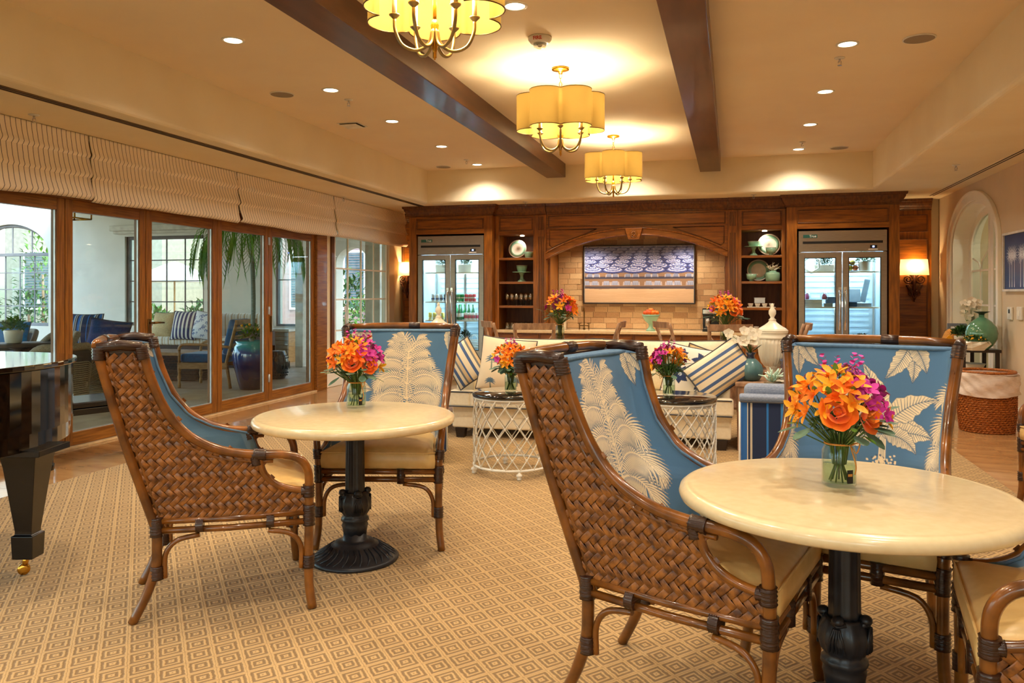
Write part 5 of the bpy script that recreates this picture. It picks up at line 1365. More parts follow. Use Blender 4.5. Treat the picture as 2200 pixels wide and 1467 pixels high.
def upholstery(parent, shift, nu=400, nv=300):
    zz = np.linspace(.44, 1.118, nv)
    # spacing made even along the cloth
    pf = np.linspace(-PI/2, PI/2, 40001); xr = np.sign(np.sin(pf))*np.abs(np.sin(pf))**.45*.30; yr = .15*(1-np.abs(np.cos(pf))**.55)
    ar_ = np.concatenate([[0], np.cumsum(np.hypot(np.diff(xr), np.diff(yr)))]); ph = np.interp(np.linspace(0, ar_[-1], nu), ar_, pf)
    fz = np.array([z for z, y in FYT]); fy = np.array([y for z, y in FYT]); bz = np.array([z for z, y in BYT]); by = np.array([y for z, y in BYT])
    Z = np.repeat(zz[:, None], nu, 1)
    yf = np.interp(Z, fz, fy)-.004; yb = np.interp(Z, bz, by)+.075
    s = np.sin(ph)[None, :]; c = np.cos(ph)[None, :]
    xn = np.sign(s)*np.abs(s)**.45; Y = yb+(yf-yb)*(1-np.abs(c)**.55)
    t = np.clip((Y+.27)/.57, 0, 1); H = .245+.072*t+.090*np.clip((Z-.41)/.73, 0, 9)*(1-.35*t)-.014
    X = xn*H; Y = Y+.018*(1-xn**2)*np.sin(np.clip((Z-.44)/.68, 0, 1)*PI)
    dx = np.hypot(np.diff(X, axis=1), np.diff(Y, axis=1)); arc = np.concatenate([np.zeros((nv, 1)), np.cumsum(dx, 1)], 1); arc -= arc[:, nu//2:nu//2+1]
    img = sample(PRINT, arc/1.0+shift, (Z-.36)/.78)
    hem = (np.abs(ph) > PI/2*.985)[None, :]*np.ones((nv, 1)); img = img*(1-hem[..., None])+linc((96, 130, 162))*hem[..., None]
    return cgrid('upholstery', lambda U, V: (X, Y, Z), nu, nv, img, 'print_cloth', parent)
def dining_chair(label, shift, weaves=None):
    t = thing('rattan_armchair', label, 'chair', group='rattan armchairs at the round tables')
    S3 = lambda sg, y, z, o=0: (sg*(hw(y, z)+o), y, z)
    for sg in (-1, 1):
        MB().tube([S3(sg, y, z) for y, z, _ in bez([(a, b, 0) for a, b in FR], 5)], .019, 10).tube([S3(sg, y-.030, z-.026, -.001) for y, z, _ in bez([(a, b, 0) for a, b in FR[:7]], 5)], .009, 6).build('arm', 'rattan', t)
        MB().tube([S3(sg, y, z) for y, z, _ in bez([(a, b, 0) for a, b in BK], 4)], .019, 10).tube([S3(sg, y+.030, z, -.001) for y, z, _ in bez([(a, b, 0) for a, b in BK], 4)], .009, 6).build('back_post', 'rattan', t)
        MB().tube([S3(sg, y, z) for y, z, _ in bez([(a, b, 0) for a, b in BR], 4)], .015, 8).build('arm_brace', 'rattan', t)
        MB().tube([S3(sg, -.495, 1.135), S3(sg, -.42, 1.148), S3(sg, -.335, 1.138)], .021, 10).build('top_cap', 'rattan_wrap', t)
        MB().tube([S3(sg, -.29, .412), S3(sg, .0, .405), S3(sg, .318, .412)], .014, 8).tube([S3(sg, -.285, .372), S3(sg, .0, .366), S3(sg, .318, .372)], .014, 8).build('side_rail', 'rattan', t)
        # legs
        MB().tube(bez([(sg*.243, -.285, .40), (sg*.243, -.285, .30), (sg*.243, -.29, .22), (sg*.241, -.325, .11), (sg*.240, -.378, 0.002)], 4), [.021]*9+[.020]*4+[.019]*4, 10).build('leg', 'rattan', t)
        MB().tube(bez([(sg*.318, .318, .50), (sg*.318, .318, .35), (sg*.318, .316, .22), (sg*.322, .318, .10), (sg*.335, .330, 0.002)], 4), [.020]*17, 10).build('leg', 'rattan', t)
        for y0, d in ((-.285, 1), (.316, -1)):      # curved corner brackets
            MB().tube(bez([(sg*hw(y0, .2), y0+d*.03, .175), (sg*hw(y0, .3), y0+d*.032, .27), (sg*hw(y0+d*.05, .3), y0+d*.075, .325), (sg*hw(y0+d*.15, .3), y0+d*.165, .345)], 4), .011, 8).build('bracket', 'rattan', t)
        def band(y, z, dy, dz, r, o=0):
            wr = MB()
            pts = []
            for k in range(9): q = k/8-.5; pts.append(S3(sg, y+dy*q, z+dz*q, o))
            wr.tube(pts, [r*(1+.06*(-1)**k) for k in range(9)], 10).build('cane_binding', 'rattan_wrap', t)
        band(.115, .672, .05, -.004, .025); band(.10, .655, .01, -.05, .022)
        band(.316, .505, .0, .05, .025); band(.30, .505, .03, 0, .02)
        band(.318, .40, 0, .09, .026); band(-.287, .39, .0, .08, .026); band(.316, .20, 0, .055, .026); band(-.285, .20, 0, .055, .026)
        band(-.335, 1.115, -.01, .05, .025); band(-.49, 1.115, 0, .05, .024)
        band(-.12, .385, .03, 0, .03); band(.16, .385, .03, 0, .03)
    MB().tube([(-.335, -.497, 1.14), (-.2, -.512, 1.148), (0, -.518, 1.15), (.2, -.512, 1.148), (.335, -.497, 1.14)], .019, 10).build('top_rail', 'rattan', t)
    MB().tube([(-.10, -.517, 1.149), (-.03, -.518, 1.15)], .022, 10).build('cane_binding', 'rattan_wrap', t)
    for (y, z, w_) in ((.322, .412, .30), (.322, .372, .30), (-.29, .412, .23), (-.288, .372, .23)): MB().tube([(-w_, y, z), (w_, y, z)], .015, 8).build('cross_rail', 'rattan', t)
    for sx_ in (-1, 1):
        MB().tube([(sx_*.12, .322, .352), (sx_*.12, .322, .43)], .024, 8).build('cane_binding', 'rattan_wrap', t)
        MB().tube(bez([(sx_*.29, .318, .175), (sx_*.285, .319, .27), (sx_*.24, .32, .33), (sx_*.13, .32, .348)], 4), .011, 8).build('bracket', 'rattan', t)
    # seat cushion
    mb = MB(); prof = [(.02, .425), (.0, .435), (-.004, .47), (.0, .505), (.015, .522), (.05, .536), (.12, .545), (.2, .548)]
    vs = []
    for ins, z in prof:
        loop = []
        y0, y1 = -.30+ins, .338-ins; a0, a1 = .225-ins*.9, .300-ins*.9
        for k in range(10): loop.append((-a0+2*a0*k/10, y0))
        for k in range(10): loop.append((a0+(a1-a0)*k/10, y0+(y1-y0)*k/10))
        for k in range(10): loop.append((a1-2*a1*k/10, y1))
        for k in range(10): loop.append((-a1+(a1-a0)*k/10, y1-(y1-y0)*k/10))
        vs.append([(x, y, z) for x, y in loop])
    n = 40; m = len(prof)
    mb.add([v for l in vs for v in l], [(j*n+i, j*n+(i+1) % n, (j+1)*n+(i+1) % n, (j+1)*n+i) for j in range(m-1) for i in range(n)]+[tuple((m-1)*n+i for i in range(n)), tuple(reversed(range(n)))], True)
    mb.build('seat_cushion', 'leather', t)
    MB().tube([(x, y, .515) for x, y, _ in [(v[0]*1.002, v[1]*1.002, 0) for v in vs[3]]], .004, 5, closed=True).build('seat_piping', 'leather', t)
    upholstery(t, shift)
    MB().tube([S3(1, lerp_tab(FYT, z)-.012, z, -.016) for z in np.linspace(.46, 1.12, 30)], .006, 6).tube([S3(-1, lerp_tab(FYT, z)-.012, z, -.016) for z in np.linspace(.46, 1.12, 30)], .006, 6).tube([(x, -.40-.02*(1-(x/.31)**2)+.0, 1.121) for x in np.linspace(-.31, .31, 9)], .008, 6).build('welt', 'piping_blue', t)
    # padded top between wings and rear rail
    MB().grid(lambda u, v: ((u*2-1)*.318, -.50+v*(.155-.0*u) if abs(u*2-1) > .93 else -.505+v*(.085), 1.118+.012*math.sin(v*PI)), 24, 5).build('top_padding', 'piping_blue', t)
    if weaves is None:
        ws = []
        for sg in (-1, 1):
            ws.append(weave(lambda y, z, l, sg=sg: (sg*(hw(y, z)+.002+l), y, z), in_side, -.5, .32, .40, 1.13))
        ws.append(weave(lambda x, z, l: (x, lerp_tab(BYT, z)-.006-l-.02*max(0, (z-.4))/.73*(1-(x/.33)**2), z), lambda x, z: .41 < z < 1.12 and abs(x) < hw(-.4, z)-.012, -.33, .33, .40, 1.13))
        weaves = [w.mesh('woven_panel') for w in ws]
        for w in weaves: w.materials.append(MATS['cane'])
    for w in weaves:
        o = bpy.data.objects.new('woven_panel', w); COL.objects.link(o); o.parent = t; o['kind'] = 'stuff'
    # dark cloth backing so the weave is closed
    mb = MB()
    for sg in (-1, 1):
        zz = np.linspace(.40, 1.13, 24)
        mb.add([S3(sg, lerp_tab(BYT, z), z, -.006) for z in zz]+[S3(sg, lerp_tab(FYT, z)-.005, z, -.006) for z in zz], [(i, i+1, 24+i+1, 24+i) for i in range(23)])
    zz = np.linspace(.40, 1.13, 12); mb.grid(lambda u, v: ((u*2-1)*hw(-.4, .4+.73*v), lerp_tab(BYT, .4+.73*v)+.004-.02*v*(1-(u*2-1)**2), .4+.73*v), 12, 12)
    mb.build('backing', 'rattan_wrap', t)
    return t, weaves
mat('piping_blue', (92, 126, 160), (80, 112, 146), scale=60, rough=.9)
chB, wv = dining_chair('rattan armchair with blue palm cloth behind the left round table, facing the viewer', .42)
o = c2w(-.695, 4.504); chB.location = (o.x, o.y, .010); chB.rotation_euler = (0, 0, face(-.03, -1))
def placechair(xc, d, f, label):
    o = c2w(xc, d, .010); return dup(chB, o, face(*f), label)
placechair(-1.285, 3.60, (.935, .355), 'rattan armchair with woven cane sides at the left round table, seen from its side')
placechair(.62, 2.662, (.85, -.527), 'large foreground rattan armchair with blue palm cloth, left of the right round table')
chD, _ = dining_chair('rattan armchair with banana leaf print cloth behind the right round table', .83, wv)
o = c2w(1.323, 3.059); chD.location = (o.x, o.y, .010); chD.rotation_euler = (0, 0, face(-.53, -.848))
placechair(3.53, 4.68, (-1, .02), 'rattan armchair almost wholly beyond the right edge of the picture, only one front post showing')
placechair(1.566, 2.065, (-.91, .41), 'rattan armchair cut off at the lower right corner of the picture')

# ------------------------------------------------------------------ round tables
def round_table(loc, label, rz):
    t = thing('round_table', label, 'table', loc, rz); R = .507
    MB().lathe([(R-.055, .688), (R-.02, .690), (R-.005, .698), (R, .712), (R-.004, .726), (R-.016, .735), (R-.03, .7375), (R-.036, .7365), (R-.042, .738), (0, .7382)], 96, capt=False).build('tabletop', 'tabletop', t)
    oc = lambda a, u, z: 1+.055*abs(math.cos(a*4))
    MB().lathe([(.052, .33), (.050, .36), (.047, .60), (.050, .66), (.062, .675), (.11, .68), (.11, .688)], 64, fn=lambda a, u, z: (1-.09*abs(math.sin(a*6))) if .34 < z < .66 else 1).build('column', 'iron', t)
    b = MB().lathe([(.058, .13), (.062, .16), (.066, .175), (.060, .19), (.070, .20), (.068, .215), (.058, .225), (.062, .235), (.072, .25), (.080, .28), (.074, .31), (.062, .335), (.058, .345)], 48, fn=lambda a, u, z: 1+(.045*math.cos(a*12) if .23 < z < .33 else .02*math.cos(a*8+z*60))).build('baluster', 'iron', t)
    for k in range(4):
        mb = MB(); a = 2*PI*k/4+.4; mb.sphere((math.cos(a)*.064, math.sin(a)*.064, .345), .020, 10, 7, (1, 1, .8)); mb.tube([(math.cos(a+.35)*.058, math.sin(a+.35)*.058, .335), (math.cos(a)*.07, math.sin(a)*.07, .33), (math.cos(a-.35)*.058, math.sin(a-.35)*.058, .335)], .009, 6)
        for q in range(5): mb.tube([(math.cos(a+s_)*(.078), math.sin(a+s_)*(.078), z) for s_, z in ((-.3+.15*q, .25), (-.25+.12*q, .29), (-.1+.05*q, .325))], .004, 5)
        mb.build('scroll', 'iron', b)
    MB().lathe([(.218, 0.001), (.222, .012), (.210, .022), (.185, .034), (.15, .055), (.12, .078), (.10, .086), (.095, .095), (.075, .098), (.06, .105), (.058, .14)], 96).build('base', 'iron', t)
    mb = MB()
    for k in range(30):
        a = 2*PI*k/30; w_ = .10 if k % 2 else .05
        mb.tube([(math.cos(a+w_*s_)*r_, math.sin(a+w_*s_)*r_, z) for r_, z, s_ in ((.205, .024, -.6), (.175, .041, .5), (.15, .057, .9), (.122, .079, .2))], [.003, .006, .006, .003], 6)
    mb.build('leaf_relief', 'iron', t)
    return t
TL = c2w(-.80, 4.04, .010); TR = c2w(1.04, 2.48, .010)
t1 = round_table(TL, 'round cream-topped table on black iron pedestal, left', .3)
dup(t1, TR, .75, 'large round cream-topped table on black iron pedestal, right foreground')
TT = .748

# ------------------------------------------------------------------ bouquets
def petal(mb, base, d, up, L, w, cup=.3):
    d = d.normalized(); s = d.cross(up).normalized(); n = s.cross(d)
    rows = [(0, .25, 0), (.3, .8, .10), (.6, 1.0, .12), (.86, .62, .06), (1.0, .10, .0)]
    vs = []
    for a, b_, c in rows:
        for k in (-1, 0, 1): vs.append(base+d*L*a+s*w*.5*b_*k+n*(cup*L*(c if k == 0 else c+abs(k)*.12*b_)+cup*L*a*a*.4))
    mb.add(vs, [(i*3+k, i*3+k+1, (i+1)*3+k+1, (i+1)*3+k) for i in range(4) for k in (0, 1)], True)
def orchid_mesh(m, r, s=.034, name='orchid_flower', pw=.62, cup=.5):
    mb = MB()
    for k in range(5):
        a = 2*PI*k/5+.3; petal(mb, Vector((0, 0, 0)), Vector((math.cos(a), math.sin(a), .25)), Vector((0, 0, 1)), s*(1 if k % 2 else 1.15), s*pw, cup)
    petal(mb, Vector((0, 0, .002)), Vector((.2, -.4, 1)), Vector((0, 1, 0)), s*.5, s*.4, .5)
    me = mb.mesh(name); me.materials.append(MATS[m]); return me
def rose_mesh(m, s=.042):
    mb = MB()
    for ring, (n, tilt, L, off) in enumerate(((3, 1.5, .62, 0), (4, 1.2, .8, .5), (5, .85, .98, .2), (6, .45, 1.08, .7))):
        for k in range(n):
            a = 2*PI*k/n+off; d = Vector((math.cos(a)*math.cos(tilt), math.sin(a)*math.cos(tilt), math.sin(tilt)))
            base = Vector((math.cos(a), math.sin(a), 0))*s*(.1+.13*ring)-Vector((0, 0, s*.25*(ring > 1)))
            petal(mb, base, d, Vector((-math.cos(a), -math.sin(a), .6)), s*L, s*(.75+.22*ring), .45)
    mb.sphere((0, 0, s*.12), s*.32, 10, 6)
    me = mb.mesh('rose'); me.materials.append(MATS[m]); return me
def cluster_mesh(m, s, name, n=26, seed=1):
    mb = MB(); r = random.Random(seed)
    for _ in range(n):
        d = rdir(r, -.1); mb.sphere(d*s*r.uniform(.6, 1), s*.17, 5, 3)
    me = mb.mesh(name); me.materials.append(MATS[m]); return me
def snap_mesh():
    mb = MB(); r = random.Random(2)
    for k in range(14):
        z = k*.006; a = k*2.4; q = .012*(1-k/20)
        petal(mb, Vector((math.cos(a)*q*.4, math.sin(a)*q*.4, z)), Vector((math.cos(a), math.sin(a), .5)), Vector((0, 0, 1)), .020*(1-k/24), .016, .5)
    me = mb.mesh('stock_bloom'); me.materials.append(MATS['magenta_f']); return me
def leafmesh(m, L, w, name):
    mb = MB(); petal(mb, Vector((0, 0, 0)), Vector((0, 0, 1)), Vector((0, 1, 0)), L, w, .2); me = mb.mesh(name); me.materials.append(MATS[m]); return me
rr = random.Random(1)
FM = dict(o=orchid_mesh('orange_f', rr, .046, 'lily_bloom', .46, .7), y=orchid_mesh('yellow_f', rr, .040, 'lily_bloom', .46, .7), m=orchid_mesh('magenta_f', rr, .030, 'orchid_flower', .70, .5), r=rose_mesh('rose_f', .043), l=cluster_mesh('lilac_f', .020, 'lilac_cluster'), s=snap_mesh(),
          g=cluster_mesh('green2', .014, 'green_berries', 10), w=orchid_mesh('white_f', rr, .036, 'orchid_flower', 1.05, .25), e=leafmesh('euca', .075, .045, 'leaf'), k=leafmesh('green2', .040, .018, 'leaf'))
def bouquet(loc, label, rz, layout, jarh=.15, R=.13, zc=.235, tw=True, big=1.0):
    """layout: list of (kind, azimuth deg, elevation deg, radius factor)"""
    t = thing('flower_bouquet', label, 'flowers', loc, rz, 'orange and magenta bouquets'); r = random.Random(len(label)*7)
    c = Vector((0, 0, zc)); st = MB()
    for kind, az, el, rf in layout:
        a, e = math.radians(az), math.radians(el)
        d = Vector((math.cos(a)*math.cos(e), math.sin(a)*math.cos(e), math.sin(e)))
        p = c+Vector((d.x*R, d.y*R, d.z*R*.95))*rf
        me = FM[kind]; o = bpy.data.objects.new(me.name, me); COL.objects.link(o); o.parent = t; o.location = p
        o.rotation_mode = 'QUATERNION'; dd = (d+rdir(r, -.3)*.25)
        if kind == 's': dd = (d*.5+Vector((0, 0, .8)))
        q = dd.normalized().to_track_quat('Z', 'Y')
        o.rotation_quaternion = q; o.scale = (big*r.uniform(.9, 1.12),)*3
        if r.random() < .6: st.tube([Vector((d.x*.02, d.y*.02, .07)), c*.6+d*.03, p], .0022, 5)
    for k in range(9):
        a = 2*PI*k/9; st.tube([Vector((math.cos(a)*.03, math.sin(a)*.03, .015)), Vector((-math.cos(a)*.012, -math.sin(a)*.012, jarh*.9)), Vector((-math.cos(a)*.05, -math.sin(a)*.05, zc))], .0028, 5)
    o = st.build('stems', 'stem', t)
    o = clump(MB(), (0, 0, zc-.055), R*.62, 150, .035, .018, r, -.1, (1, 1, .55)).build('filler_leaves', 'green1', t); o['kind'] = 'stuff'
    return t
def layout(seed, orient=0):
    r = random.Random(seed); L = []
    for az, el in ((-100, 8), (-60, 2)): L.append(('r', az+r.uniform(-6, 6), el, .93))
    for az, el in ((-165, 20), (-150, 45), (-130, 30), (-140, 62), (-115, 50), (-95, 38), (160, 40), (120, 60), (-175, 5), (60, 55)): L.append(('o', az+r.uniform(-10, 10), el+r.uniform(-6, 6), r.uniform(.85, 1.12)))
    for az, el in ((-40, 20), (-25, 38), (-30, 5), (-15, 22), (-50, 48), (0, 30), (20, 15), (40, 40), (-60, 32), (-10, 55)): L.append(('m', az+r.uniform(-8, 8), el+r.uniform(-6, 6), r.uniform(.85, 1.12)))
    for az, el in ((-155, 28), (-172, 48), (-120, 70), (-108, 28), (-85, 20), (-145, 5), (-75, 48), (100, 45)): L.append(('o', az, el, 1.0))
    for az, el in ((-35, 62), (-48, 8), (-20, 12), (-5, 42), (15, 45)): L.append(('m', az, el, 1.0))
    for az, el in ((-70, 75), (-40, 72), (90, 80), (-100, 82)): L.append(('l', az, el, r.uniform(1.0, 1.22)))
    for az, el in ((-120, 12), (-20, -5), (100, 30), (-80, 68), (-125, 38), (-160, -2), (140, 20)): L.append(('y', az, el, 1.0))
    for az, el in ((15, 60), (170, 70), (-130, 85), (-5, 72)): L.append(('s', az, el, .86))
    for az, el in ((-180, 30), (30, 50), (-90, 58), (-45, 85), (10, 0), (-155, -8)): L.append(('g', az, el, 1.15))
    for k in range(26): L.append((r.choice('eek'), r.uniform(-180, 180), r.uniform(-40, 0), r.uniform(.65, 1.1)))
    for az, el in ((-62, 18), (-75, 30), (-68, 45), (-52, 58), (170, 12)): L.append(('m', az, el, 1.04))
    for k in range(7): L.append(('k', r.uniform(-180, 180), r.uniform(10, 80), r.uniform(.9, 1.08)))
    return L
def jar(loc, label, rz=0, h=.155, r=.052, tagl=True):
    t = thing('glass_jar', label, 'vase', loc, rz)
    MB().lathe([(r*.9, 0), (r, .008), (r, h*.72), (r*.80, h*.86), (r*.80, h), (r*.76, h), (r*.76, h*.86), (r*.94, h*.72), (r*.94, .014), (0, .010)], 28, capt=False).build('jar_body', 'jar_glass', t)
    MB().lathe([(0, .012), (r*.93, .015), (r*.93, h*.45), (0, h*.451)], 24, capb=False, capt=False).build('water', 'water', t)
    MB().tube([(math.cos(2*PI*k/20)*r*.84, math.sin(2*PI*k/20)*r*.84, h*.88) for k in range(20)], .003, 5, closed=True).tube(bez([(r*.6, -r*.6, h*.88), (r*1.1, -r*.95, h*.95), (r*.9, -r*1.1, h*.75), (r*.62, -r*.62, h*.86), (r*.9, -r*.8, h*.5), (r*.85, -r*.75, h*.3)], 4), .0022, 4).build('raffia_tie', 'raffia', t)
    if tagl:
        lb = MB().grid(lambda u, v: (math.cos(-1.15+.42*u)*r*1.01, math.sin(-1.15+.42*u)*r*1.01, .018+v*.042), 6, 2).build('jar_label', 'ink_dark', t)
        MB().grid(lambda u, v: (math.cos(-1.10+.30*u)*r*1.025, math.sin(-1.10+.30*u)*r*1.025, .040+v*.008), 5, 2).build('label_print', 'raffia', lb)
    return t
q = c2w(1.044, 2.53, TT); jar(q, 'mason jar of water on the right round table', TH-.35); bouquet(q, 'bouquet with orange orchids and one big orange rose, right round table', TH-.2, layout(3))
q = c2w(-.839, 4.27, TT); jar(q, 'mason jar of water on the left round table', TH); bouquet(q, 'bouquet with orange lilies and magenta sprigs, left round table', TH+.15, layout(5))

# ------------------------------------------------------------------ lattice drum tables
def drum(loc, label):
    t = thing('drum_table', label, 'side table', loc); R = .290; n = 17; z0, z1 = .065, .565
    MB().lathe([(.292, .578), (.300, .580), (.302, .595), (.298, .606), (.292, .610), (0, .611)], 64, capt=False).build('tabletop', 'black_top', t)
    MB().lathe([(.282, .560), (.296, .560), (.296, .578), (.282, .578)], 56, capb=False, capt=False).lathe([(.286, .545), (.290, .545), (.290, .56), (.286, .56)], 48, capb=False, capt=False).build('top_ring', 'white_metal', t)
    MB().tube([(math.cos(2*PI*k/56)*R, math.sin(2*PI*k/56)*R, z0) for k in range(56)], .010, 8, closed=True).build('bottom_ring', 'white_metal', t)
    mb = MB(); tw = 3.35*2*PI/n
    for k in range(n):
        for s in (-1, 1):
            mb.tube([(math.cos(2*PI*k/n+s*tw*(j/14))*(R+s*.003), math.sin(2*PI*k/n+s*tw*(j/14))*(R+s*.003), z0+(z1-z0)*j/14) for j in range(15)], .0058, 6, flat=.7)
    o = mb.build('lattice', 'white_metal', t); o['kind'] = 'stuff'
    mb = MB()
    for k in range(n):
        for j in range(1, 7):
            a = 2*PI*(k+(.0 if j % 2 == 0 else .5))/n; z = z0+(z1-z0)*j/6.7
            mb.sphere((math.cos(a)*R, math.sin(a)*R, z), .0105, 6, 4)
    o = mb.build('lattice_studs', 'white_metal', t); o['kind'] = 'stuff'
    for k in range(4):
        a = PI/2*k+.45
        MB().lathe([(.006, .06), (.010, .05), (.022, .040), (.024, .030), (.012, .020), (.018, .012), (.016, .001)], 14, (math.cos(a)*R, math.sin(a)*R, 0)).build('foot', 'white_metal', t)
    return t
mat('black_top', (22, 20, 20), (44, 38, 34), scale=12, rough=.04, coat=1.0)
DL = c2w(.0, 6.02, .010); DR = c2w(1.185, 5.78, .010)
dt = drum(DL, 'white lattice drum table with black top before the sofa, left'); dup(dt, DR, .2, 'white lattice drum table with black top, behind the foreground chair')
DT = .621
def tall_bouquet(q, lb1, lb2, seed, rz, s=.92):
    j = jar(q, lb1, rz, .16, .045, False); b = bouquet(q, lb2, rz, layout(seed), .16, .125, .225); return b
q = c2w((1097-HX)/FPX*6.0, 6.0, DT); tall_bouquet(q, 'clear jar of stems on the left drum table', 'bouquet with magenta orchids in the middle, left drum table', 7, TH+.9)
q = c2w((1437-HX)/FPX*5.78, 5.78, DT); tall_bouquet(q, 'clear jar of stems on the right drum table', 'bouquet with orange roses low and magenta at left, right drum table', 9, TH-2.6)

# ------------------------------------------------------------------ sofa
SX0, SX1, SYF = -2.56, .02, 7.02
t = thing('sofa', 'long cream sofa with rolled arms and dark legs', 'sofa', ((SX0+SX1)/2, SYF, 0)); w = (SX1-SX0)/2
MB().box(-w+.02, w-.02, .04, .95, .10, .32).build('base', 'cream_fabric', t, bevel=.02, seg=3)
MB().box(-w+.12, w-.12, .72, .95, .32, .84).build('back_frame', 'cream_fabric', t, bevel=.05, seg=4)
for s in (-1, 1):
    x0_, x1_ = (-w+.03, -w+.21) if s < 0 else (w-.21, w-.03)
    mb = MB(); pr_ = [(x0_, .30), (x0_, .52), (x0_-.01, .56), (x0_+.01, .60), ((x0_+x1_)/2, .625), (x1_-.01, .60), (x1_+.01, .56), (x1_, .52), (x1_, .30)]
    mb.prism(pr_, .14, .93, 'y').build('arm', 'cream_fabric', t, bevel=.012, seg=3, fixn=True)
for k in range(2):
    a, b_ = (-w+.0, -.004) if k == 0 else (.004, w-.0)
    c_ = MB().box(a, b_, -.02, .14, .30, .455)
    cu = MB().box(a+.21 if k == 0 else a, b_ if k == 0 else b_-.21, -.02, .74, .30, .455).box(a if k == 0 else b_-.22, a+.22 if k == 0 else b_, -.02, .135, .30, .455).build('seat_cushion', 'cream_fabric', t, bevel=.028, seg=4)
    e = .012
    MB().tube([(a+e, -.022, .445), (b_-e, -.022, .445)], .006, 6).tube([(a+e, -.022, .31), (b_-e, -.022, .31)], .006, 6).build('cushion_piping', 'piping_dark', cu)
for x in (-w+.10, w-.10):
    for y in (.08, .88): MB().prism([(x-.035, .001), (x+.035, .001), (x+.05, .10), (x-.05, .10)], y-.04, y+.04, 'y').build('leg', 'dark_leg', t, bevel=.003, fixn=True)
def pillow_grid(w, h, th, puff=.5):
    def P(u, v, s):
        x = u*2-1; y = v*2-1; pin = 1-.06*(1-abs(y)**2)*(abs(x)**4)-.0; pin2 = 1-.06*(1-abs(x)**2)*(abs(y)**4)
        e = max(0, (1-x*x))**puff*max(0, (1-y*y))**puff
        return (x*w/2*pin, s*th/2*e, y*h/2*pin2)
    return P
def pillow(name, loc, rot, w, h, th, m, label, cat='pillow', piping='piping_dark', group=None, paint=None, parent=None):
    P = pillow_grid(w, h, th)
    e = bpy.data.objects.new(name, None); COL.objects.link(e); e.location = loc; e.rotation_euler = rot; e.empty_display_size = .1
    if parent: e.parent = parent
    else: tag(e, label, cat, group)
    MB().grid(lambda u, v: P(u, v, -1), 18, 18).grid(lambda u, v: P(1-u, v, 1), 18, 18).build('pillow_cover', m, e)
    if paint is not None:
        n = paint.shape[0]
        def PP(U, V):
            x = U*2-1; y = V*2-1; pin = 1-.06*(1-y**2)*(np.abs(x)**4); pin2 = 1-.06*(1-x**2)*(np.abs(y)**4)
            E = np.clip(1-x*x, 0, 1)**.5*np.clip(1-y*y, 0, 1)**.5
            return x*w/2*pin, -(th/2+.002)*E-.001, y*h/2*pin2
        cgrid('printed_front', PP, n, n, paint, 'print_cloth', e)
    b = []; n = 14
    for k in range(n): b.append(P(k/n, 0, 0))
    for k in range(n): b.append(P(1, k/n, 0))
    for k in range(n): b.append(P(1-k/n, 1, 0))
    for k in range(n): b.append(P(0, 1-k/n, 0))
    MB().tube(b, .007, 6, closed=True).build('piping', piping, e)
    return e
YB_ = SYF+.60
pillow('back_cushion', (-1.28-.52, YB_, .675), (-.18, 0, 0), 1.22, .50, .34, 'cream_fabric', 'cream back cushion on the left half of the sofa', 'cushion')
pillow('back_cushion', (-1.28+.60, YB_, .675), (-.18, 0, 0), 1.26, .50, .34, 'cream_fabric', 'cream back cushion on the right half of the sofa', 'cushion')
q = dp(1008, 792, 7.42); pillow('throw_pillow', (q.x-.05, q.y, .71), (-.15, -.55, .25), .31, .40, .14, 'stripe_pillow', 'blue and cream striped pillow leaning on the left sofa arm')
pp = Paint(150, 150, (238, 218, 186))
for x, y, s in ((38, 84, 1.0), (110, 96, .9), (112, 32, .9), (40, 24, .8), (75, 130, .8)):
    pp.path([(x+2, y-26*s), (x, y)], 2.0, 1.4, (110, 120, 110))
    for k in range(9):
        a = PI*(-.15+1.3*k/8); pp.path([(x, y), (x+math.cos(a)*11*s, y+math.sin(a)*11*s), (x+math.cos(a)*19*s, y+math.sin(a)*14*s-3)], 2.6, .6, (82, 112, 136))
q = dp(1088, 788, 7.35); pillow('throw_pillow', (q.x, q.y, .70), (-.2, .10, .05), .52, .50, .17, 'cream_fabric', 'cream pillow printed with small grey-blue palms, left end of the sofa', paint=pp.a)
pn = Paint(100, 100, (30, 44, 84))
for k in range(6): pn.line((0, k*20), (100, k*20+10), 3, 3, (236, 230, 216))
q = dp(1205, 778, 7.3); pillow('throw_pillow', (q.x+.03, q.y, .64), (-.2, 0, 0), .42, .34, .15, 'navy_cloth', 'navy and white pillow mostly hidden by the foreground chair', paint=pn.a)
pb = Paint(130, 130, (240, 234, 224)); r = random.Random(3)
for x, y, s in ((90, 88, 1.2), (40, 50, 1.0), (95, 30, .8), (35, 105, .7)):
    for k in range(7):
        a = 2*PI*k/7; pb.leaf((x, y), a, 24*s, 7*s, .5, (72, 112, 170), (30, 50, 100))
    pb.ell(x, y, 5, 5, (190, 200, 214)); pb.path([(x, y), (x-20, y-30), (x-26, y-44)], 1, 1, (40, 60, 100))
q = dp(1483, 795, 7.1); pillow('throw_pillow', (q.x, q.y-.02, .67), (-.18, .18, .1), .46, .44, .16, 'cream_fabric', 'white pillow with blue flower print, right of the jar bouquet', paint=pb.a)
q = dp(1500, 812, 7.2); pillow('throw_pillow', (q.x+.08, q.y+.12, .64), (-.25, .3, .1), .46, .42, .12, 'tan_cloth', 'tan fringed pillow behind the blue flower pillow')
q = dp(1552, 795, 6.93); pillow('throw_pillow', (q.x-.02, q.y, .69), (-.45, .95, -.1), .36, .56, .17, 'stripe_pillow', 'large blue and cream striped pillow leaning on the right sofa arm')

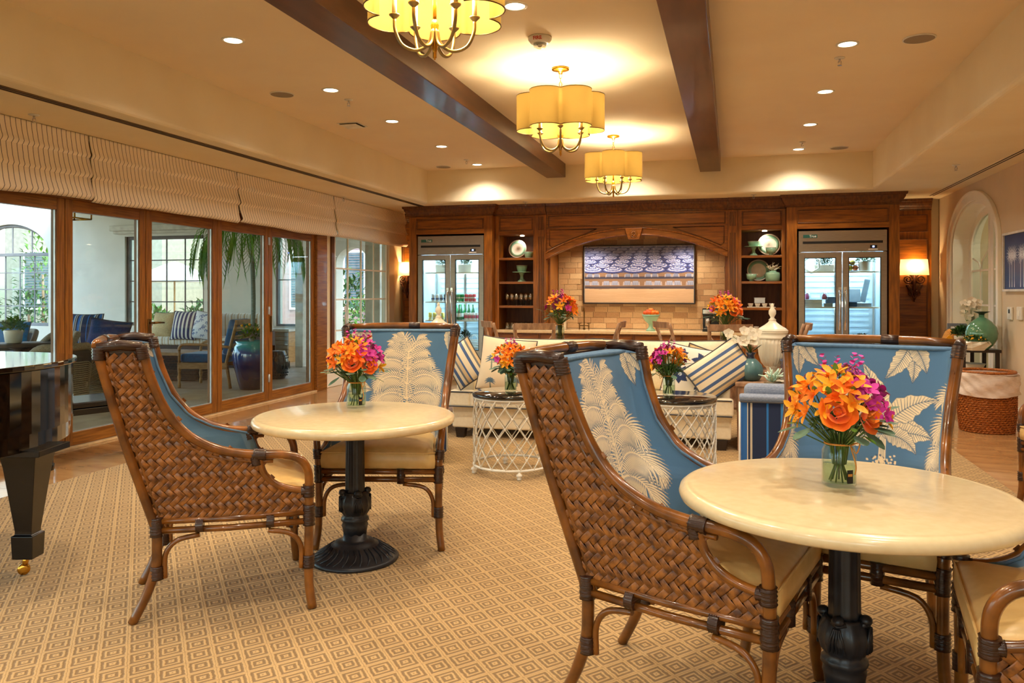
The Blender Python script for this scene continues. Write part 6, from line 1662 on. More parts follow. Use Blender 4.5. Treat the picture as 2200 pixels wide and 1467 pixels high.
# ------------------------------------------------------------------ blue striped armchairs
def blue_chair(loc, rz, label):
    t = thing('striped_armchair', label, 'armchair', loc, rz)      # faces +y
    MB().box(-.38, .38, -.40, -.28, .10, .70).build('outer_back', 'stripe_blue', t, bevel=.015, seg=3)
    MB().box(-.385, .385, -.41, -.27, .70, .735).build('top_band', 'blue_grey_linen', t, bevel=.014, seg=3)
    for s in (-1, 1):
        MB().box(s*.27, s*.38, -.28, .38, .10, .56).build('arm', 'stripe_blue', t, bevel=.015, seg=3)
        MB().box(s*.265, s*.385, -.27, .39, .56, .59).build('arm_band', 'blue_grey_linen', t, bevel=.012, seg=3)
        MB().tube([(s*.383, -.412, .12), (s*.383, -.412, .70)], .006, 6).build('piping', 'ink_white', t)
    MB().tube([(-.385, -.412, .70), (.385, -.412, .70)], .006, 6).build('piping', 'piping_dark', t)
    MB().box(-.27, .27, -.28, .40, .28, .46).build('seat_cushion', 'blue_grey_linen', t, bevel=.03, seg=3)
    MB().box(-.355, .355, -.275, -.12, .46, .787).build('back_cushion', 'blue_grey_linen', t, bevel=.04, seg=4)
    MB().box(-.37, .37, -.39, .37, .10, .28).build('base', 'stripe_blue', t)
    for x in (-.33, .33):
        for y in (-.35, .33): MB().cyl((x, y, .001), (x, y, .10), .02, .028, 10).build('leg', 'dark_leg', t)
    return t
q = dp(1583, 856, 4.80); bc = blue_chair((q.x+.40, q.y+.40, .010), 0, 'navy striped armchair seen from behind, left of the banana leaf chair')
q = dp(713, 800, 6.3); dup(bc, (q.x+.40, q.y+.45, .010), .35, 'blue striped armchair mostly hidden behind the left rattan chair')

# ------------------------------------------------------------------ end tables, urns, vases
def end_table(loc, w, d, h, label):
    t = thing('end_table', label, 'side table', loc)
    MB().box(-w/2, w/2, -d/2, d/2, h-.035, h).build('tabletop', 'weathered', t, bevel=.005)
    MB().box(-w/2+.02, w/2-.02, -d/2+.02, d/2-.02, h-.10, h-.035).build('apron', 'weathered', t)
    MB().box(-w/2+.03, w/2-.03, -d/2+.03, d/2-.03, .16, .19).build('shelf', 'weathered', t)
    for x in (-w/2+.05, w/2-.05):
        for y in (-d/2+.05, d/2-.05): MB().box(x-.03, x+.03, y-.03, y+.03, .001, h-.10).build('leg', 'weathered', t, bevel=.003)
    return t
q = dp(1577, 822, 6.80); ETX, ETY = q.x+.40, q.y+.36
end_table((ETX, ETY, 0), .78, .74, .60, 'weathered wooden end table right of the sofa under the urn')
end_table((-3.02, 7.55, 0), .74, .70, .60, 'weathered wooden end table left of the sofa under the urn')
def urn(loc, label):
    t = thing('lidded_urn', label, 'urn', loc)
    MB().lathe([(.075, 0), (.08, .012), (.075, .02), (.055, .045), (.05, .075), (.06, .10), (.075, .115)], 32).build('foot', 'white_ceramic', t)
    MB().lathe([(.07, .11), (.10, .15), (.122, .22), (.133, .32), (.137, .375)], 96, fn=lambda a, u, z: 1+.028*math.cos(a*24)).build('fluted_body', 'white_ceramic', t)
    MB().lathe([(.138, .372), (.144, .376), (.144, .392), (.138, .397), (.137, .425), (.142, .43), (.143, .44), (.13, .445)], 48).build('collar', 'white_ceramic', t)
    l = MB().lathe([(.143, .442), (.145, .452), (.12, .475), (.07, .505), (.04, .53), (.03, .545)], 48).build('lid', 'white_ceramic', t)
    MB().lathe([(.03, .544), (.036, .552), (.018, .57), (.018, .58), (.034, .61), (.033, .64), (.014, .67), (.012, .675), (.016, .69), (.008, .705), (.001, .71)], 24).build('finial', 'white_ceramic', l)
    return t
q = dp(1657, 795, 7.35); u0 = urn((q.x, ETY+.10, .60), 'white fluted lidded urn on the end table right of the sofa'); u0.scale = (.95,)*3
q = dp(942, 780, 7.95); dup(u0, (q.x, q.y, .60), 0, 'white fluted lidded urn left of the sofa, before the drinks fridge')
def orchids(loc, label, seed, n=9, h=.2, spread=.1, lean=(0, 0)):
    t = thing('orchid_spray', label, 'flowers', loc); r = random.Random(seed); st = MB()
    for k in range(n):
        u = k/(n-1); p = Vector((lean[0]*u+r.uniform(-1, 1)*spread*.6, r.uniform(-1, 1)*spread*.4, h*(.35+.65*r.random())))
        o = bpy.data.objects.new('orchid_flower', FM['w']); COL.objects.link(o); o.parent = t; o.location = p; o.rotation_mode = 'QUATERNION'
        o.rotation_quaternion = (Vector((r.uniform(-.4, .4), -1, r.uniform(-.1, .5)))).normalized().to_track_quat('Z', 'Y'); s = r.uniform(1.1, 1.5); o.scale = (s, s, s)
        st.tube([(0, 0, -.02), (p.x*.4, p.y*.4, h*.4), tuple(p)], .0025, 5)
    st.build('stems', 'stem', t)
    mb = MB()
    for a in (-.6, .5, 2.4): petal(mb, Vector((0, 0, .0)), Vector((math.cos(a), math.sin(a)*.5, .6)), Vector((0, 0, 1)), .12, .05, .1)
    mb.build('leaves', 'green_dark', t)
    return t
q = dp(1613, 815, 6.95)
t = thing('ribbed_vase', 'blue-green ribbed vase with dark neck on the end table', 'vase', (q.x, q.y, .60))
MB().lathe([(.05, 0), (.075, .01), (.098, .05), (.103, .09), (.09, .14), (.055, .18), (.035, .195)], 72, fn=lambda a, u, z: 1+.025*math.cos(a*30) if z > .005 else 1).build('vase_body', 'blue_ribbed', t)
MB().lathe([(.036, .193), (.03, .22), (.045, .245), (.04, .245), (.026, .22)], 24, capb=False, capt=False).build('neck', 'navy_glaze', t)
mat('navy_glaze', (24, 36, 66), rough=.2, coat=.6)
orchids((q.x, q.y, .845), 'white orchid spray in the blue-green ribbed vase', 4, 12, .20, .13, (-.12, 0))
q = dp(965, 745, 7.75); orchids((q.x, q.y-.06, .62), 'white orchid spray beside the left urn', 6, 6, .28, .06)
q = dp(1660, 815, 6.72)
coral((q.x, q.y+.02, .615), .11, 'pale_coral', 'pale blue-green coral ornament on a glass block, end table', 9, 'coral_ornament')
mat('pale_coral', (196, 226, 212), (180, 212, 198), rough=.3, coat=.3)
o = MB().box(-.07, .07, -.05, .05, 0, .014).build('glass_block', 'jar_glass', loc=(q.x, q.y+.02, .601)); tag(o, 'clear glass block under the coral ornament', 'stand')
q = dp(1693, 800, 7.0)
t = thing('candle_lantern', 'glass and metal lantern box with amber candle, beside the urn', 'lantern', (q.x, q.y, .60))
MB().box(-.07, .07, -.07, .07, 0, .02).box(-.07, .07, -.07, .07, .17, .19).build('frame', 'chrome', t)
MB().box(-.065, .065, -.065, .065, .02, .17).build('glass', 'cup_glass', t)
MB().cyl((0, 0, .02), (0, 0, .12), .035, n=16).build('candle', 'terracotta', t)
o = MB().lathe([(.05, 0), (.09, .006), (.10, .012), (.095, .013), (.05, .008)], 28).build('shallow_dish', 'white_ceramic', loc=(q.x-.03, q.y-.2, .60)); tag(o, 'shallow pale dish at the front of the end table', 'dish')

# ------------------------------------------------------------------ cross-back chairs and dining tables behind the sofa
def xchair():
    t = thing('cross_back_chair', 'x', 'chair', group='cross-back chairs behind the sofa')      # faces +y
    for s in (-1, 1):
        MB().tube(bez([(s*.20, -.24, .001), (s*.20, -.205, .25), (s*.20, -.20, .46), (s*.205, -.225, .75), (s*.225, -.30, 1.0)], 4), [.021]*17, 8).build('leg', 'weathered', t)
        MB().tube([(s*.20, .20, .001), (s*.19, .19, .45)], [.017, .020], 8).build('leg', 'weathered', t)
        MB().tube(bez([(s*.21, -.25, .87), (s*.08, -.262, .72), (-s*.19, -.215, .52)], 5), .012, 6, flat=1.4).build('cross_brace', 'weathered', t)
        MB().tube([(s*.195, -.19, .22), (s*.195, .19, .22)], .010, 6).build('stretcher', 'weathered', t)
    mb = MB()
    for k in range(8):
        a, b_ = -.235+.47*k/8, -.235+.47*(k+1)/8
        ya, yb2 = -.315-.045*math.cos(a*6), -.315-.045*math.cos(b_*6)
        mb.add([(a, ya, .945), (b_, yb2, .945), (b_, yb2-.012, 1.02), (a, ya-.012, 1.02), (a, ya+.022, .945), (b_, yb2+.022, .945), (b_, yb2+.010, 1.02), (a, ya+.010, 1.02)], [(0, 3, 2, 1), (4, 5, 6, 7), (0, 1, 5, 4), (3, 7, 6, 2)]+([(0, 4, 7, 3)] if k == 0 else [])+([(1, 2, 6, 5)] if k == 7 else []))
    mb.build('top_rail', 'weathered', t)
    MB().prism([(-.20, -.21), (.20, -.21), (.23, .22), (-.23, .22)], .445, .475).build('seat', 'weathered', t, bevel=.008, fixn=True)
    return t
x0 = xchair()
xs_ = [((1052, 9.95), (.95, .3), 'cross-back chair just right of the drinks fridge, side on'), ((1148, 8.95), (.0, 1), 'cross-back chair seen from behind at the left back table'), ((1330, 9.9), (-.97, .2), 'cross-back chair turned left, left of the fruit bowl'),
       ((1426, 9.7), (.97, .2), 'cross-back chair turned right, under the fruit bowl'), ((1568, 8.6), (.05, 1), 'cross-back chair seen from behind at the right back table'), ((1728, 9.2), (-.97, .25), 'cross-back chair before the food fridge, side on')]
for i, ((px, d), f, lb) in enumerate(xs_):
    q = c2w((px-HX)/FPX*d, d, 0); fv = Vector(f).normalized()
    t = x0 if i == 0 else dup(x0, q); 
    q2 = c2w((px-HX)/FPX*d+fv.x*.28, d+fv.y*.28, .0 if q.y > 9.35 else .010); t.location = q2; t.rotation_euler = (0, 0, face(*f)); t['label'] = lb
def back_table(q, label):
    t = thing('back_table', label, 'table', q)
    MB().lathe([(.48, .725), (.50, .735), (.50, .755), (.49, .76), (0, .761)], 48, capt=False).build('tabletop', 'weathered', t)
    MB().lathe([(.24, 0.001), (.24, .03), (.08, .06), (.05, .12), (.05, .6), (.12, .725)], 28).build('pedestal', 'weathered', t)
q1 = c2w((1200-HX)/FPX*10.1, 10.1, 0); back_table(q1, 'round wooden table behind the sofa, left, before the niche')
q2 = c2w((1572-HX)/FPX*9.6, 9.6, 0); back_table(q2, 'round wooden table behind the sofa, right, before the niche')
q = c2w((1203-HX)/FPX*10.0, 10.0, .762); jar(q, 'tall clear jar on the left back table', 0, .24, .055, False); bouquet(q, 'bouquet with magenta sprigs at left on the left back table', TH+2.2, layout(12), .2, .19, .38, big=1.5)
q = c2w((1557-HX)/FPX*9.5, 9.5, .762); jar(q, 'tall clear jar on the right back table', 0, .24, .055, False); bouquet(q, 'bouquet beside the coffee machine on the right back table', TH+.6, layout(13), .2, .18, .38, big=1.4)
q = at(1205, 705, 12.2); t = potplant('potted_succulent', (q.x, 12.35, .791), .12, .20, 'white_ceramic', 'green_dark', 'dark leafy plant on the bar counter behind the left back bouquet', False, .14, 60, .12, 8)

# ------------------------------------------------------------------ grand piano and bench (left edge)
zb, zt = .62, .99
ol = [(-2.45, 3.30), (-2.30, 3.45), (-2.23, 3.68), (-2.235, 3.92), (-2.30, 4.15), (-2.42, 4.33), (-2.62, 4.45), (-2.9, 4.53), (-3.4, 4.62), (-3.9, 4.66), (-3.9, 3.2), (-2.9, 3.15)]
oc = c2w(-3.0, 3.8)
def pout(s, n=4):
    P = [Vector((x, y, 0)) for x, y in ol]; m = len(P); out = []
    for i in range(m):
        p0_, p1_, p2_, p3_ = P[i-1], P[i], P[(i+1) % m], P[(i+2) % m]
        for k in range(n):
            u = k/n; out.append(.5*((2*p1_)+(-p0_+p2_)*u+(2*p0_-5*p1_+4*p2_-p3_)*u*u+(-p0_+3*p1_-3*p2_+p3_)*u**3))
    c = Vector((-3.0, 3.8, 0)); res = []
    for p in out:
        q = c+(p-c)*s; w_ = c2w(q.x, q.y); res.append((w_.x-oc.x, w_.y-oc.y))
    return res
t = thing('grand_piano', 'glossy black grand piano with brass caster at the left edge', 'piano', (oc.x, oc.y, .010))
MB().prism(pout(1.0), zb+.08, zt).build('case', 'black_gloss', t, fixn=True)
MB().prism(pout(.985), zb, zb+.08).build('lower_case', 'black_gloss', t, fixn=True)
MB().prism(pout(1.022), zt+.004, zt+.030).build('lid', 'black_gloss', t, bevel=.006, fixn=True)
for (xc, d) in ((-2.32, 3.80), (-3.7, 3.5), (-3.7, 4.4)):
    w_ = c2w(xc, d); x, y = w_.x-oc.x, w_.y-oc.y; R = Matrix.Rotation(TH, 3, 'Z')
    def fr(z, s, x=x, y=y): return [tuple(Vector((x, y, z))+R @ Vector((a*s, b_*s, 0))) for a, b_ in ((-1, -1), (1, -1), (1, 1), (-1, 1))]
    mb = MB(); lv = [(zb, .13), (zb-.03, .13), (zb-.035, .085), (zb-.09, .075), (.22, .040), (.205, .040), (.20, .052), (.09, .048)]
    vs = [v for z, s in lv for v in fr(z, s)]
    mb.add(vs, [(i*4+k, (i+1)*4+k, (i+1)*4+(k+1) % 4, i*4+(k+1) % 4) for i in range(len(lv)-1) for k in range(4)]+[(3, 2, 1, 0), tuple(len(lv)*4-4+k for k in range(4))])
    lg = mb.build('leg', 'black_satin', t, fixn=True, bevel=.003)
    MB().tube([(x-.01, y, .09), (x-.02, y, .05)], .014, 8).build('caster_fork', 'brass', lg)
    cw_ = MB().lathe([(.012, -.013), (.026, -.011), (.028, 0), (.026, .011), (.012, .013)], 18).xf(Matrix.Translation((x-.025, y, .029)) @ Matrix.Rotation(TH+.4, 4, 'Z') @ Matrix.Rotation(PI/2, 4, 'X')).build('caster_wheel', 'brass', lg)
w_ = c2w(-3.56, 6.11)
t = thing('piano_bench', 'black piano bench, one leg visible beyond the piano', 'bench', (w_.x, w_.y, 0), TH+2.50)
for x, y in ((0, 0), (.42, 0), (.42, -.85), (0, -.85)):
    MB().tube([(x, y, .001), (x, y, .05), (x, y, .055), (x, y, .40)], [.030, .033, .024, .032], 4).build('leg', 'black_satin', t)
MB().box(-.04, .46, -.89, .04, .40, .45).build('frame', 'black_satin', t, bevel=.005)
MB().box(-.04, .46, -.89, .04, .451, .50).build('seat', 'black_satin', t, bevel=.015, seg=3)
# ------------------------------------------------------------------ right side: console, basket, picture, thermostats
CX0, CX1 = 2.50, 2.90; a = wl(2152, 757, 2.90).y; CY0, CY1 = a, 11.0; CH = .735
t = thing('console_table', 'long dark wood console table along the right wall before the arched doors', 'console table', (0, 0, 0))
MB().box(CX0, CX1, CY0, CY1, CH-.035, CH).build('tabletop', 'dark_leg', t, bevel=.004)
MB().box(CX0+.02, CX1-.02, CY0+.03, CY1-.03, .26, .28).build('glass_shelf', 'cup_glass', t)
for y in (CY0+.04, (CY0+CY1)/2, CY1-.04):
    for x in (CX0+.03, CX1-.03): MB().box(x-.018, x+.018, y-.018, y+.018, .001, CH-.035).build('leg', 'dark_leg', t)
MB().box(CX0+.02, CX1-.02, CY0+.03, CY1-.03, .10, .12).build('lower_shelf', 'dark_leg', t)
def on(px, x=2.68): return wl(px, 740, x)
q = on(2109, 2.72)
t = thing('round_green_vase', 'large round celadon green vase on the console table', 'vase', (q.x, q.y, CH))
MB().lathe([(.07, 0), (.075, .01), (.12, .05), (.158, .12), (.165, .18), (.15, .25), (.105, .31), (.06, .345), (.03, .36), (.028, .39)], 48).build('vase_body', 'celadon', t)
MB().lathe([(.028, .388), (.030, .40), (.075, .425), (.07, .425), (.02, .405)], 24, fn=lambda a, u, z: 1+.18*math.cos(a*2) if z > .41 else 1).build('flared_lip', 'green_dark', t)
orchids((q.x-.08, q.y+.16, CH+.10), 'cream orchid spray behind the round green vase', 21, 16, .46, .13, (.02, 0))
q = on(2062, 2.66)
t = thing('photo_frame', 'grey framed certificate standing on the console table', 'photo frame', (2.68, q.y-.02, CH), -.30)
for a, b_, c, d_ in ((-.16, -.125, 0, .27), (.125, .16, 0, .27), (-.125, .125, 0, .035), (-.125, .125, .235, .27)): MB().box(a, b_, -.012, .012, c, d_).build('frame', 'grey_frame', t, bevel=.003).rotation_euler = (-.2, 0, 0)
o = MB().box(-.125, .125, -.002, .004, .035, .235).build('paper', 'ink_white', t); o.rotation_euler = (-.2, 0, 0)
o2 = MB()
for k, (a, b_) in enumerate(((-.07, .07), (-.05, .05), (-.08, .08), (-.06, .06))): o2.box(a, b_, -.004, -.002, .19-k*.035, .195-k*.035)
o2 = o2.build('printed_lines', 'grey_frame', o)
mat('grey_frame', (96, 102, 112), rough=.5)
q = on(2085, 2.60)
t = thing('faceted_planter', 'white faceted planter of small yellow-flowered succulents on the console table', 'planter', (q.x, q.y-.15, CH), .3)
r = random.Random(4)
MB().lathe([(.10, 0), (.13, .03), (.15, .07), (.145, .10), (.12, .10), (.10, .06)], 11, fn=lambda a, u, z: 1+.10*math.sin(a*5+z*60)).build('planter_body', 'white_ceramic', t)
for p in t.children:
    p.data.polygons.foreach_set('use_smooth', [False]*len(p.data.polygons))
o = clump(MB(), (0, 0, .09), .12, 160, .045, .022, r, 0, (1, 1, .5)).build('foliage', 'green1', t); o['kind'] = 'stuff'
o = MB(); 
for k in range(40): d = rdir(r, .2); o.sphere((d.x*.12, d.y*.12, .10+d.z*.06), .008, 5, 3)
o = o.build('small_blooms', 'yellow_f', t); o['kind'] = 'stuff'
potplant('potted_plant', (2.62, 10.45, CH), .15, .13, 'white_ceramic', 'green1', 'small green plant in a white pot on the console table', False, .10, 160, .06, 12)
q = Vector((2.68, 10.85, 0)); o = clump(MB(), (0, 0, .12), .13, 700, .03, .012, random.Random(9), -1).build('moss_ball', 'green_dark', loc=(q.x, q.y, CH)); tag(o, 'round dark green moss ball at the far end of the console table', 'moss ball')
q = on(2045, 2.58)
t = thing('bird_house', 'woven bird house with round hole and small yellow door on the console table', 'bird house', (q.x, q.y, CH))
MB().lathe([(.09, 0), (.11, .02), (.10, .10), (.07, .17), (.03, .20)], 16, fn=lambda a, u, z: 1+.03*math.cos(a*16)).build('woven_body', 'raffia', t)
MB().cyl((.04, -.05, .15), (.06, -.16, .17), .055, .06, 16).build('entrance_tube', 'raffia', t)
MB().cyl((.0602, -.161, .17), (.0604, -.163, .17), .045, n=16).build('entrance_hole', 'dark_leg', t)
MB().prism([(-.09, .02), (-.02, .02), (-.02, .09), (-.055, .13), (-.09, .09)], -.12, -.10, 'y').build('little_house', 'yellow_f', t, fixn=True)
MB().cyl((-.055, -.121, .05), (-.055, -.124, .05), .02, n=12).build('teal_door', 'teal_cloth', t)
for px, lb, s in ((2082, 'white footed bowl on the glass shelf of the console table, nearer', 1.0), (2058, 'white footed bowl on the glass shelf of the console table, farther', .9)):
    q = on(px, 2.66); t = thing('footed_bowl', lb, 'bowl', (q.x, q.y, .285)); t.scale = (s,)*3
    MB().lathe([(.08, 0), (.075, .02), (.04, .06), (.05, .10), (.13, .20), (.17, .27), (.16, .27), (.10, .18), (0, .12)], 32, capt=False).build('bowl_body', 'white_ceramic', t)
# basket with cloth liner
t = thing('laundry_basket', 'round woven rattan basket with white cloth liner on the tile floor', 'basket', (fl(2120, 925).x-.0, fl(2120, 925).y, 0)); R = .245
mb = MB(); nr = 20
for k in range(nr):
    z = .012+k*.0215; rr_ = R*(.93+.07*min(1, k/8))
    mb.tube([(math.cos(2*PI*j/60+k*.35)*(rr_+.004*math.cos(j*PI)), math.sin(2*PI*j/60+k*.35)*(rr_+.004*math.cos(j*PI)), z+.003*math.sin(j*PI/1.0+k)) for j in range(60)], .0125, 6, closed=True)
o = mb.build('woven_rows', 'basket_cane', t); o['kind'] = 'stuff'
mat('basket_cane', (196, 116, 44), (130, 66, 18), scale=70, stretch=(1, 1, 1.5), rough=.5, bump=.6)
mb = MB()
for k in range(nr):
    z = .012+k*.0215; rr_ = R*(.93+.07*min(1, k/8))+.012
    for j in range(44):
        a = 2*PI*(j+.5*(k % 2))/44; mb.tube([(math.cos(a)*rr_, math.sin(a)*rr_, z-.006), (math.cos(a+.05)*(rr_+.003), math.sin(a+.05)*(rr_+.003), z+.002), (math.cos(a+.1)*rr_, math.sin(a+.1)*rr_, z+.010)], .004, 4, caps=False)
o = mb.build('woven_stitches', 'basket_cane', t); o['kind'] = 'stuff'
def lin_(u, v):
    a = 2*PI*u; z = .575-.21*v+.012*math.sin(a*2+v*2); rr_ = R+.034+.006*math.sin(a*5+v*9)+.005*math.sin(a*13-v*14)
    return (math.cos(a)*rr_, math.sin(a)*rr_, z)
MB().grid(lin_, 120, 22, closed_u=True).grid(lambda u, v: (math.cos(2*PI*u)*(R+.034-v*.06), math.sin(2*PI*u)*(R+.034-v*.06), .575+.012*math.sin(PI*v)-.10*v), 80, 6, closed_u=True).build('cloth_liner', 'liner_cloth', t)
mat('liner_cloth', (226, 210, 200), (216, 198, 186), scale=30, stretch=(1, 1, 4), rough=.9, bump=.2)
MB().tube([(math.cos(2*PI*j/48)*(R+.0), math.sin(2*PI*j/48)*(R+.0), .590) for j in range(48)], .014, 8, closed=True).build('rim', 'basket_cane', t)
# palm picture on the right wall
t = thing('palm_picture', 'blue picture of three white palms in a white frame, right wall', 'picture', (XR-.002, 0, 0))
y1 = wl(2155, 560, XR-.03).y; z0, z1 = 1.385, 2.035; y0 = y1-1.0
for a, b_, c, d_ in ((y0, y0+.025, z0, z1), (y1-.025, y1, z0, z1), (y0+.025, y1-.025, z0, z0+.025), (y0+.025, y1-.025, z1-.025, z1)): MB().box(-.04, 0, a, b_, c, d_).build('frame', 'linen_frame', t, bevel=.003)
MB().box(-.018, 0, y0+.025, y1-.025, z0+.025, z1-.025).build('backing', 'navy_cloth', t)
pt = Paint(300, 200, (40, 56, 108)); r = random.Random(3)
for k, x in enumerate((52, 76, 100, 160, 190, 220)):
    pt.path([(x, 12), (x, 118)], 1.6, 1.2, (226, 228, 232)); pt.path([(x, 10), (x, 40)], 3.2, 1.2, (226, 228, 232))
    for j in range(13):
        a = PI*(-.2+1.4*j/12); L = 30+12*math.sin(a); pt.path([(x, 118), (x+math.cos(a)*L*.6, 120+math.sin(a)*L*.7), (x+math.cos(a)*L, 116+math.sin(a)*L)], 1.4, .5, (226, 228, 232))
    for j in range(30): pt.line((x+r.gauss(0, 9), 118+r.gauss(0, 12)), (x+r.gauss(0, 12), 124+r.gauss(0, 14)), .6, .4, (200, 206, 220))
yA, yB_2 = y0+.025, y1-.025
cgrid('palm_print', lambda U, V: (U*0-.0195, yB_2-(yB_2-yA)*U, z0+.025+(z1-z0-.05)*V), 300, 200, pt.a, 'print_photo', t)
for px, lb, wd in ((2173, 'white wall thermostat with dark display under the palm picture', .05), (2194, 'white light switch plate beside the thermostat', .055)):
    q = wl(px, 673, XR); t = thing('thermostat' if px < 2180 else 'switch_plate', lb, 'thermostat' if px < 2180 else 'light switch', (XR-.001, q.y, q.z))
    MB().box(-.022, 0, -wd-.02, wd+.02, -.07, .07).build('housing', 'trim_white', t, bevel=.006)
    if px < 2180: MB().box(-.024, -.022, -.02, .02, .0, .045).build('display', 'ink_dark', t)
    else: MB().box(-.026, -.022, -.012, .012, -.03, .03).build('rocker', 'white_paint', t, bevel=.002)
o = MB().box(-.012, 0, -.035, .035, -.055, .055).build('outlet_plate', 'trim_white', loc=(XR-.001, wl(2180, 812, XR).y, .42), bevel=.003); tag(o, 'white wall outlet plate low behind the basket', 'outlet')
q = at(868, 712, 12.6); potplant('potted_plant', (-5.40, 12.5, .0), .30, .42, 'teal_pot', 'green2', 'bright green leafy plant in the left back corner', False, .17, 60, .13, 31)

# ------------------------------------------------------------------ patio outside the glass doors
PY = 14.6
struct(MB().box(-24, XL-.21, -8, PY+12, -.14, -.02).build('patio_floor', 'patio_floor'), 'beige paved patio floor outside the glass doors')
def P_(px, py, Y=PY): return at(px, py, Y)
A0, A1 = P_(-62, 600).x, P_(104, 600).x; B0, B1 = P_(268, 600).x, P_(438, 600).x; C0, C1 = P_(722, 600).x, P_(792, 600).x; D0, D1 = P_(590, 600).x, P_(640, 600).x
zt_, zs_ = 2.62, .66
mb = MB()
def wall_seg(x0, x1, z0=-.02, z1=4.0): mb.box(x0, x1, PY, PY+.3, z0, z1)
wall_seg(-24, A0); wall_seg(A1, B0); wall_seg(B1, D0); wall_seg(D1, C0); wall_seg(C1, XL-.21)
wall_seg(A0, A1, -.02, .62); wall_seg(B0, B1, -.02, zs_); wall_seg(B0, B1, zt_, 4.0); wall_seg(D0, D1, -.02, .68); wall_seg(D0, D1, 2.62, 4.0)
ax = (A0+A1)/2; ah = (A1-A0)/2
mb.prism([(A0, 4.0), (A0, 2.25)]+[(ax+ah*math.cos(PI-PI*i/20), 2.25+.72*math.sin(PI*i/20)) for i in range(1, 20)]+[(A1, 2.25), (A1, 4.0)], PY, PY+.3, 'y')
cx = (C0+C1)/2; ch = (C1-C0)/2
mb.prism([(C0, 4.0), (C0, 1.95)]+[(cx+ch*math.cos(PI-PI*i/16), 1.95+.35*math.sin(PI*i/16)) for i in range(1, 16)]+[(C1, 1.95), (C1, 4.0)], PY, PY+.3, 'y')
wall_seg(C0, C1, -.02, .3)
struct(mb.build('wall_patio', 'patio_wall', fixn=True), 'pale plaster patio wall with arched and square openings')
struct(MB().box(P_(243, 600).x, P_(470, 600).x, PY-.12, PY, 2.74, 2.86).box(P_(248, 600).x, P_(466, 600).x, PY-.08, PY, 2.68, 2.74).build('trim_3', 'patio_trim', bevel=.01), 'white cornice above the square patio window')
w = grid_window('window_5', PY+.1, B0, B1, zs_, zt_, 4, 4, 'brown_frame', 'brown_frame', 'brown grid window in the patio wall behind the striped sofa', axis='y', fw=.07)
w = grid_window('window_6', PY+.1, A0, A1, .62, 2.30, 5, 4, 'grey_window', 'grey_window', 'arched grey grid window in the patio wall, left', axis='y', fw=.07)
mat('grey_window', (128, 126, 128), rough=.5); mat('dark_room', (70, 74, 78), (52, 56, 60), rough=.7)
arc = [(ax+(ah-.03)*math.cos(PI-PI*i/20), PY+.1, 2.28+.66*math.sin(PI*i/20)) for i in range(21)]
MB().tube(arc, .045, 4).build('window_frame', 'grey_window', w)
mb = MB()
for k in (-.5, 0, .5): mb.box(ax+k*ah-.012, ax+k*ah+.012, PY+.09, PY+.11, 2.3, 2.28+.66*math.sqrt(1-k*k))
mb.build('glazing_bars', 'grey_window', w)
w = grid_window('window_7', PY+.1, D0, D1, .68, 2.62, 1, 2, 'grey_window', 'grey_window', 'narrow window in the patio wall beside the garden stool', axis='y', fw=.05)
t = thing('outdoor_cabinet', 'low sided cabinet with pale top against the patio wall behind the garden stool', 'cabinet', ((D0+D1)/2+.0, PY-.3, -.02))
ww = (D1-D0)/2+.12
MB().box(-ww, ww, -.25, .29, .62, .67).build('top', 'patio_trim', t, bevel=.005)
MB().box(-ww+.03, ww-.03, -.2, .29, .0, .62).build('body', 'teak', t)
for k in range(7): MB().box(-ww+.04, ww-.04, -.215, -.2, .02+k*.085, .095+k*.085).build('siding_board', 'siding', t, bevel=.002)
mat('siding', (170, 158, 140), (150, 138, 120), scale=6, stretch=(.5, 3, 3), rough=.7)
# column near the house
for px, wd, lb in ((805, .30, 'pale square patio column seen through the grid window'), (648, .16, 'white patio column at the right edge of the last glass door')):
    q = at(px, 600, 13.4); o = MB().box(q.x-wd/2, q.x+wd/2, 13.3, 13.3+wd, -.02, 3.4).build('patio_column', 'patio_trim', bevel=.01); tag(o, lb, 'column', None, 'structure')
# courtyard buildings beyond
def house(x0, x1, y, h, m, label, wins):
    t = thing('courtyard_building', label, 'building', ((x0+x1)/2, y, -.02)); w = (x1-x0)/2
    MB().box(-w, w, 0, 3, 0, h).build('wall', m, t)
    for cx_, z, ww_, hh in wins:
        f = MB().box(cx_-ww_/2-.08, cx_+ww_/2+.08, -.06, 0, z-.08, z+hh+.08).build('window', 'white_paint', t)
        MB().box(cx_-ww_/2, cx_+ww_/2, -.07, -.06, z, z+hh).build('pane', 'blue_pane', f)
        mb = MB()
        for k in range(int(hh/.09)): mb.box(cx_-ww_/2+.03, cx_+ww_/2-.03, -.085, -.07, z+.03+k*.09, z+.075+k*.09)
        o = mb.build('blind_slats', 'grey_window', f); o['kind'] = 'stuff'
    MB().box(-w-.3, w+.3, -.4, 3, h, h+.2).build('roof', 'terracotta', t)
mat('pink_wall', (176, 150, 148), (166, 140, 138), rough=.9); mat('blue_pane', (96, 128, 140), (70, 100, 112), rough=.1)
mat('cream_wall', (166, 160, 146), rough=.9)
house(-17.2, -11.9, 25.0, 4.6, 'pink_wall', 'pale pink courtyard building seen through the square patio window', [(-1.6, .9, 1.0, 1.9), (.2, .9, 1.3, 1.9), (2.0, .9, .7, 1.9)])
house(-24.5, -18.0, 22.0, 4.6, 'cream_wall', 'cream courtyard building seen through the arched window', [(-1.5, .9, 1.6, 1.9), (1.8, .9, 1.2, 1.9)])
house(-11.3, -6.0, 24.0, 5.0, 'cream_wall', 'cream courtyard building seen through the small grid window', [(-1.0, .9, 1.2, 1.9), (1.6, .9, 1.0, 1.9)])
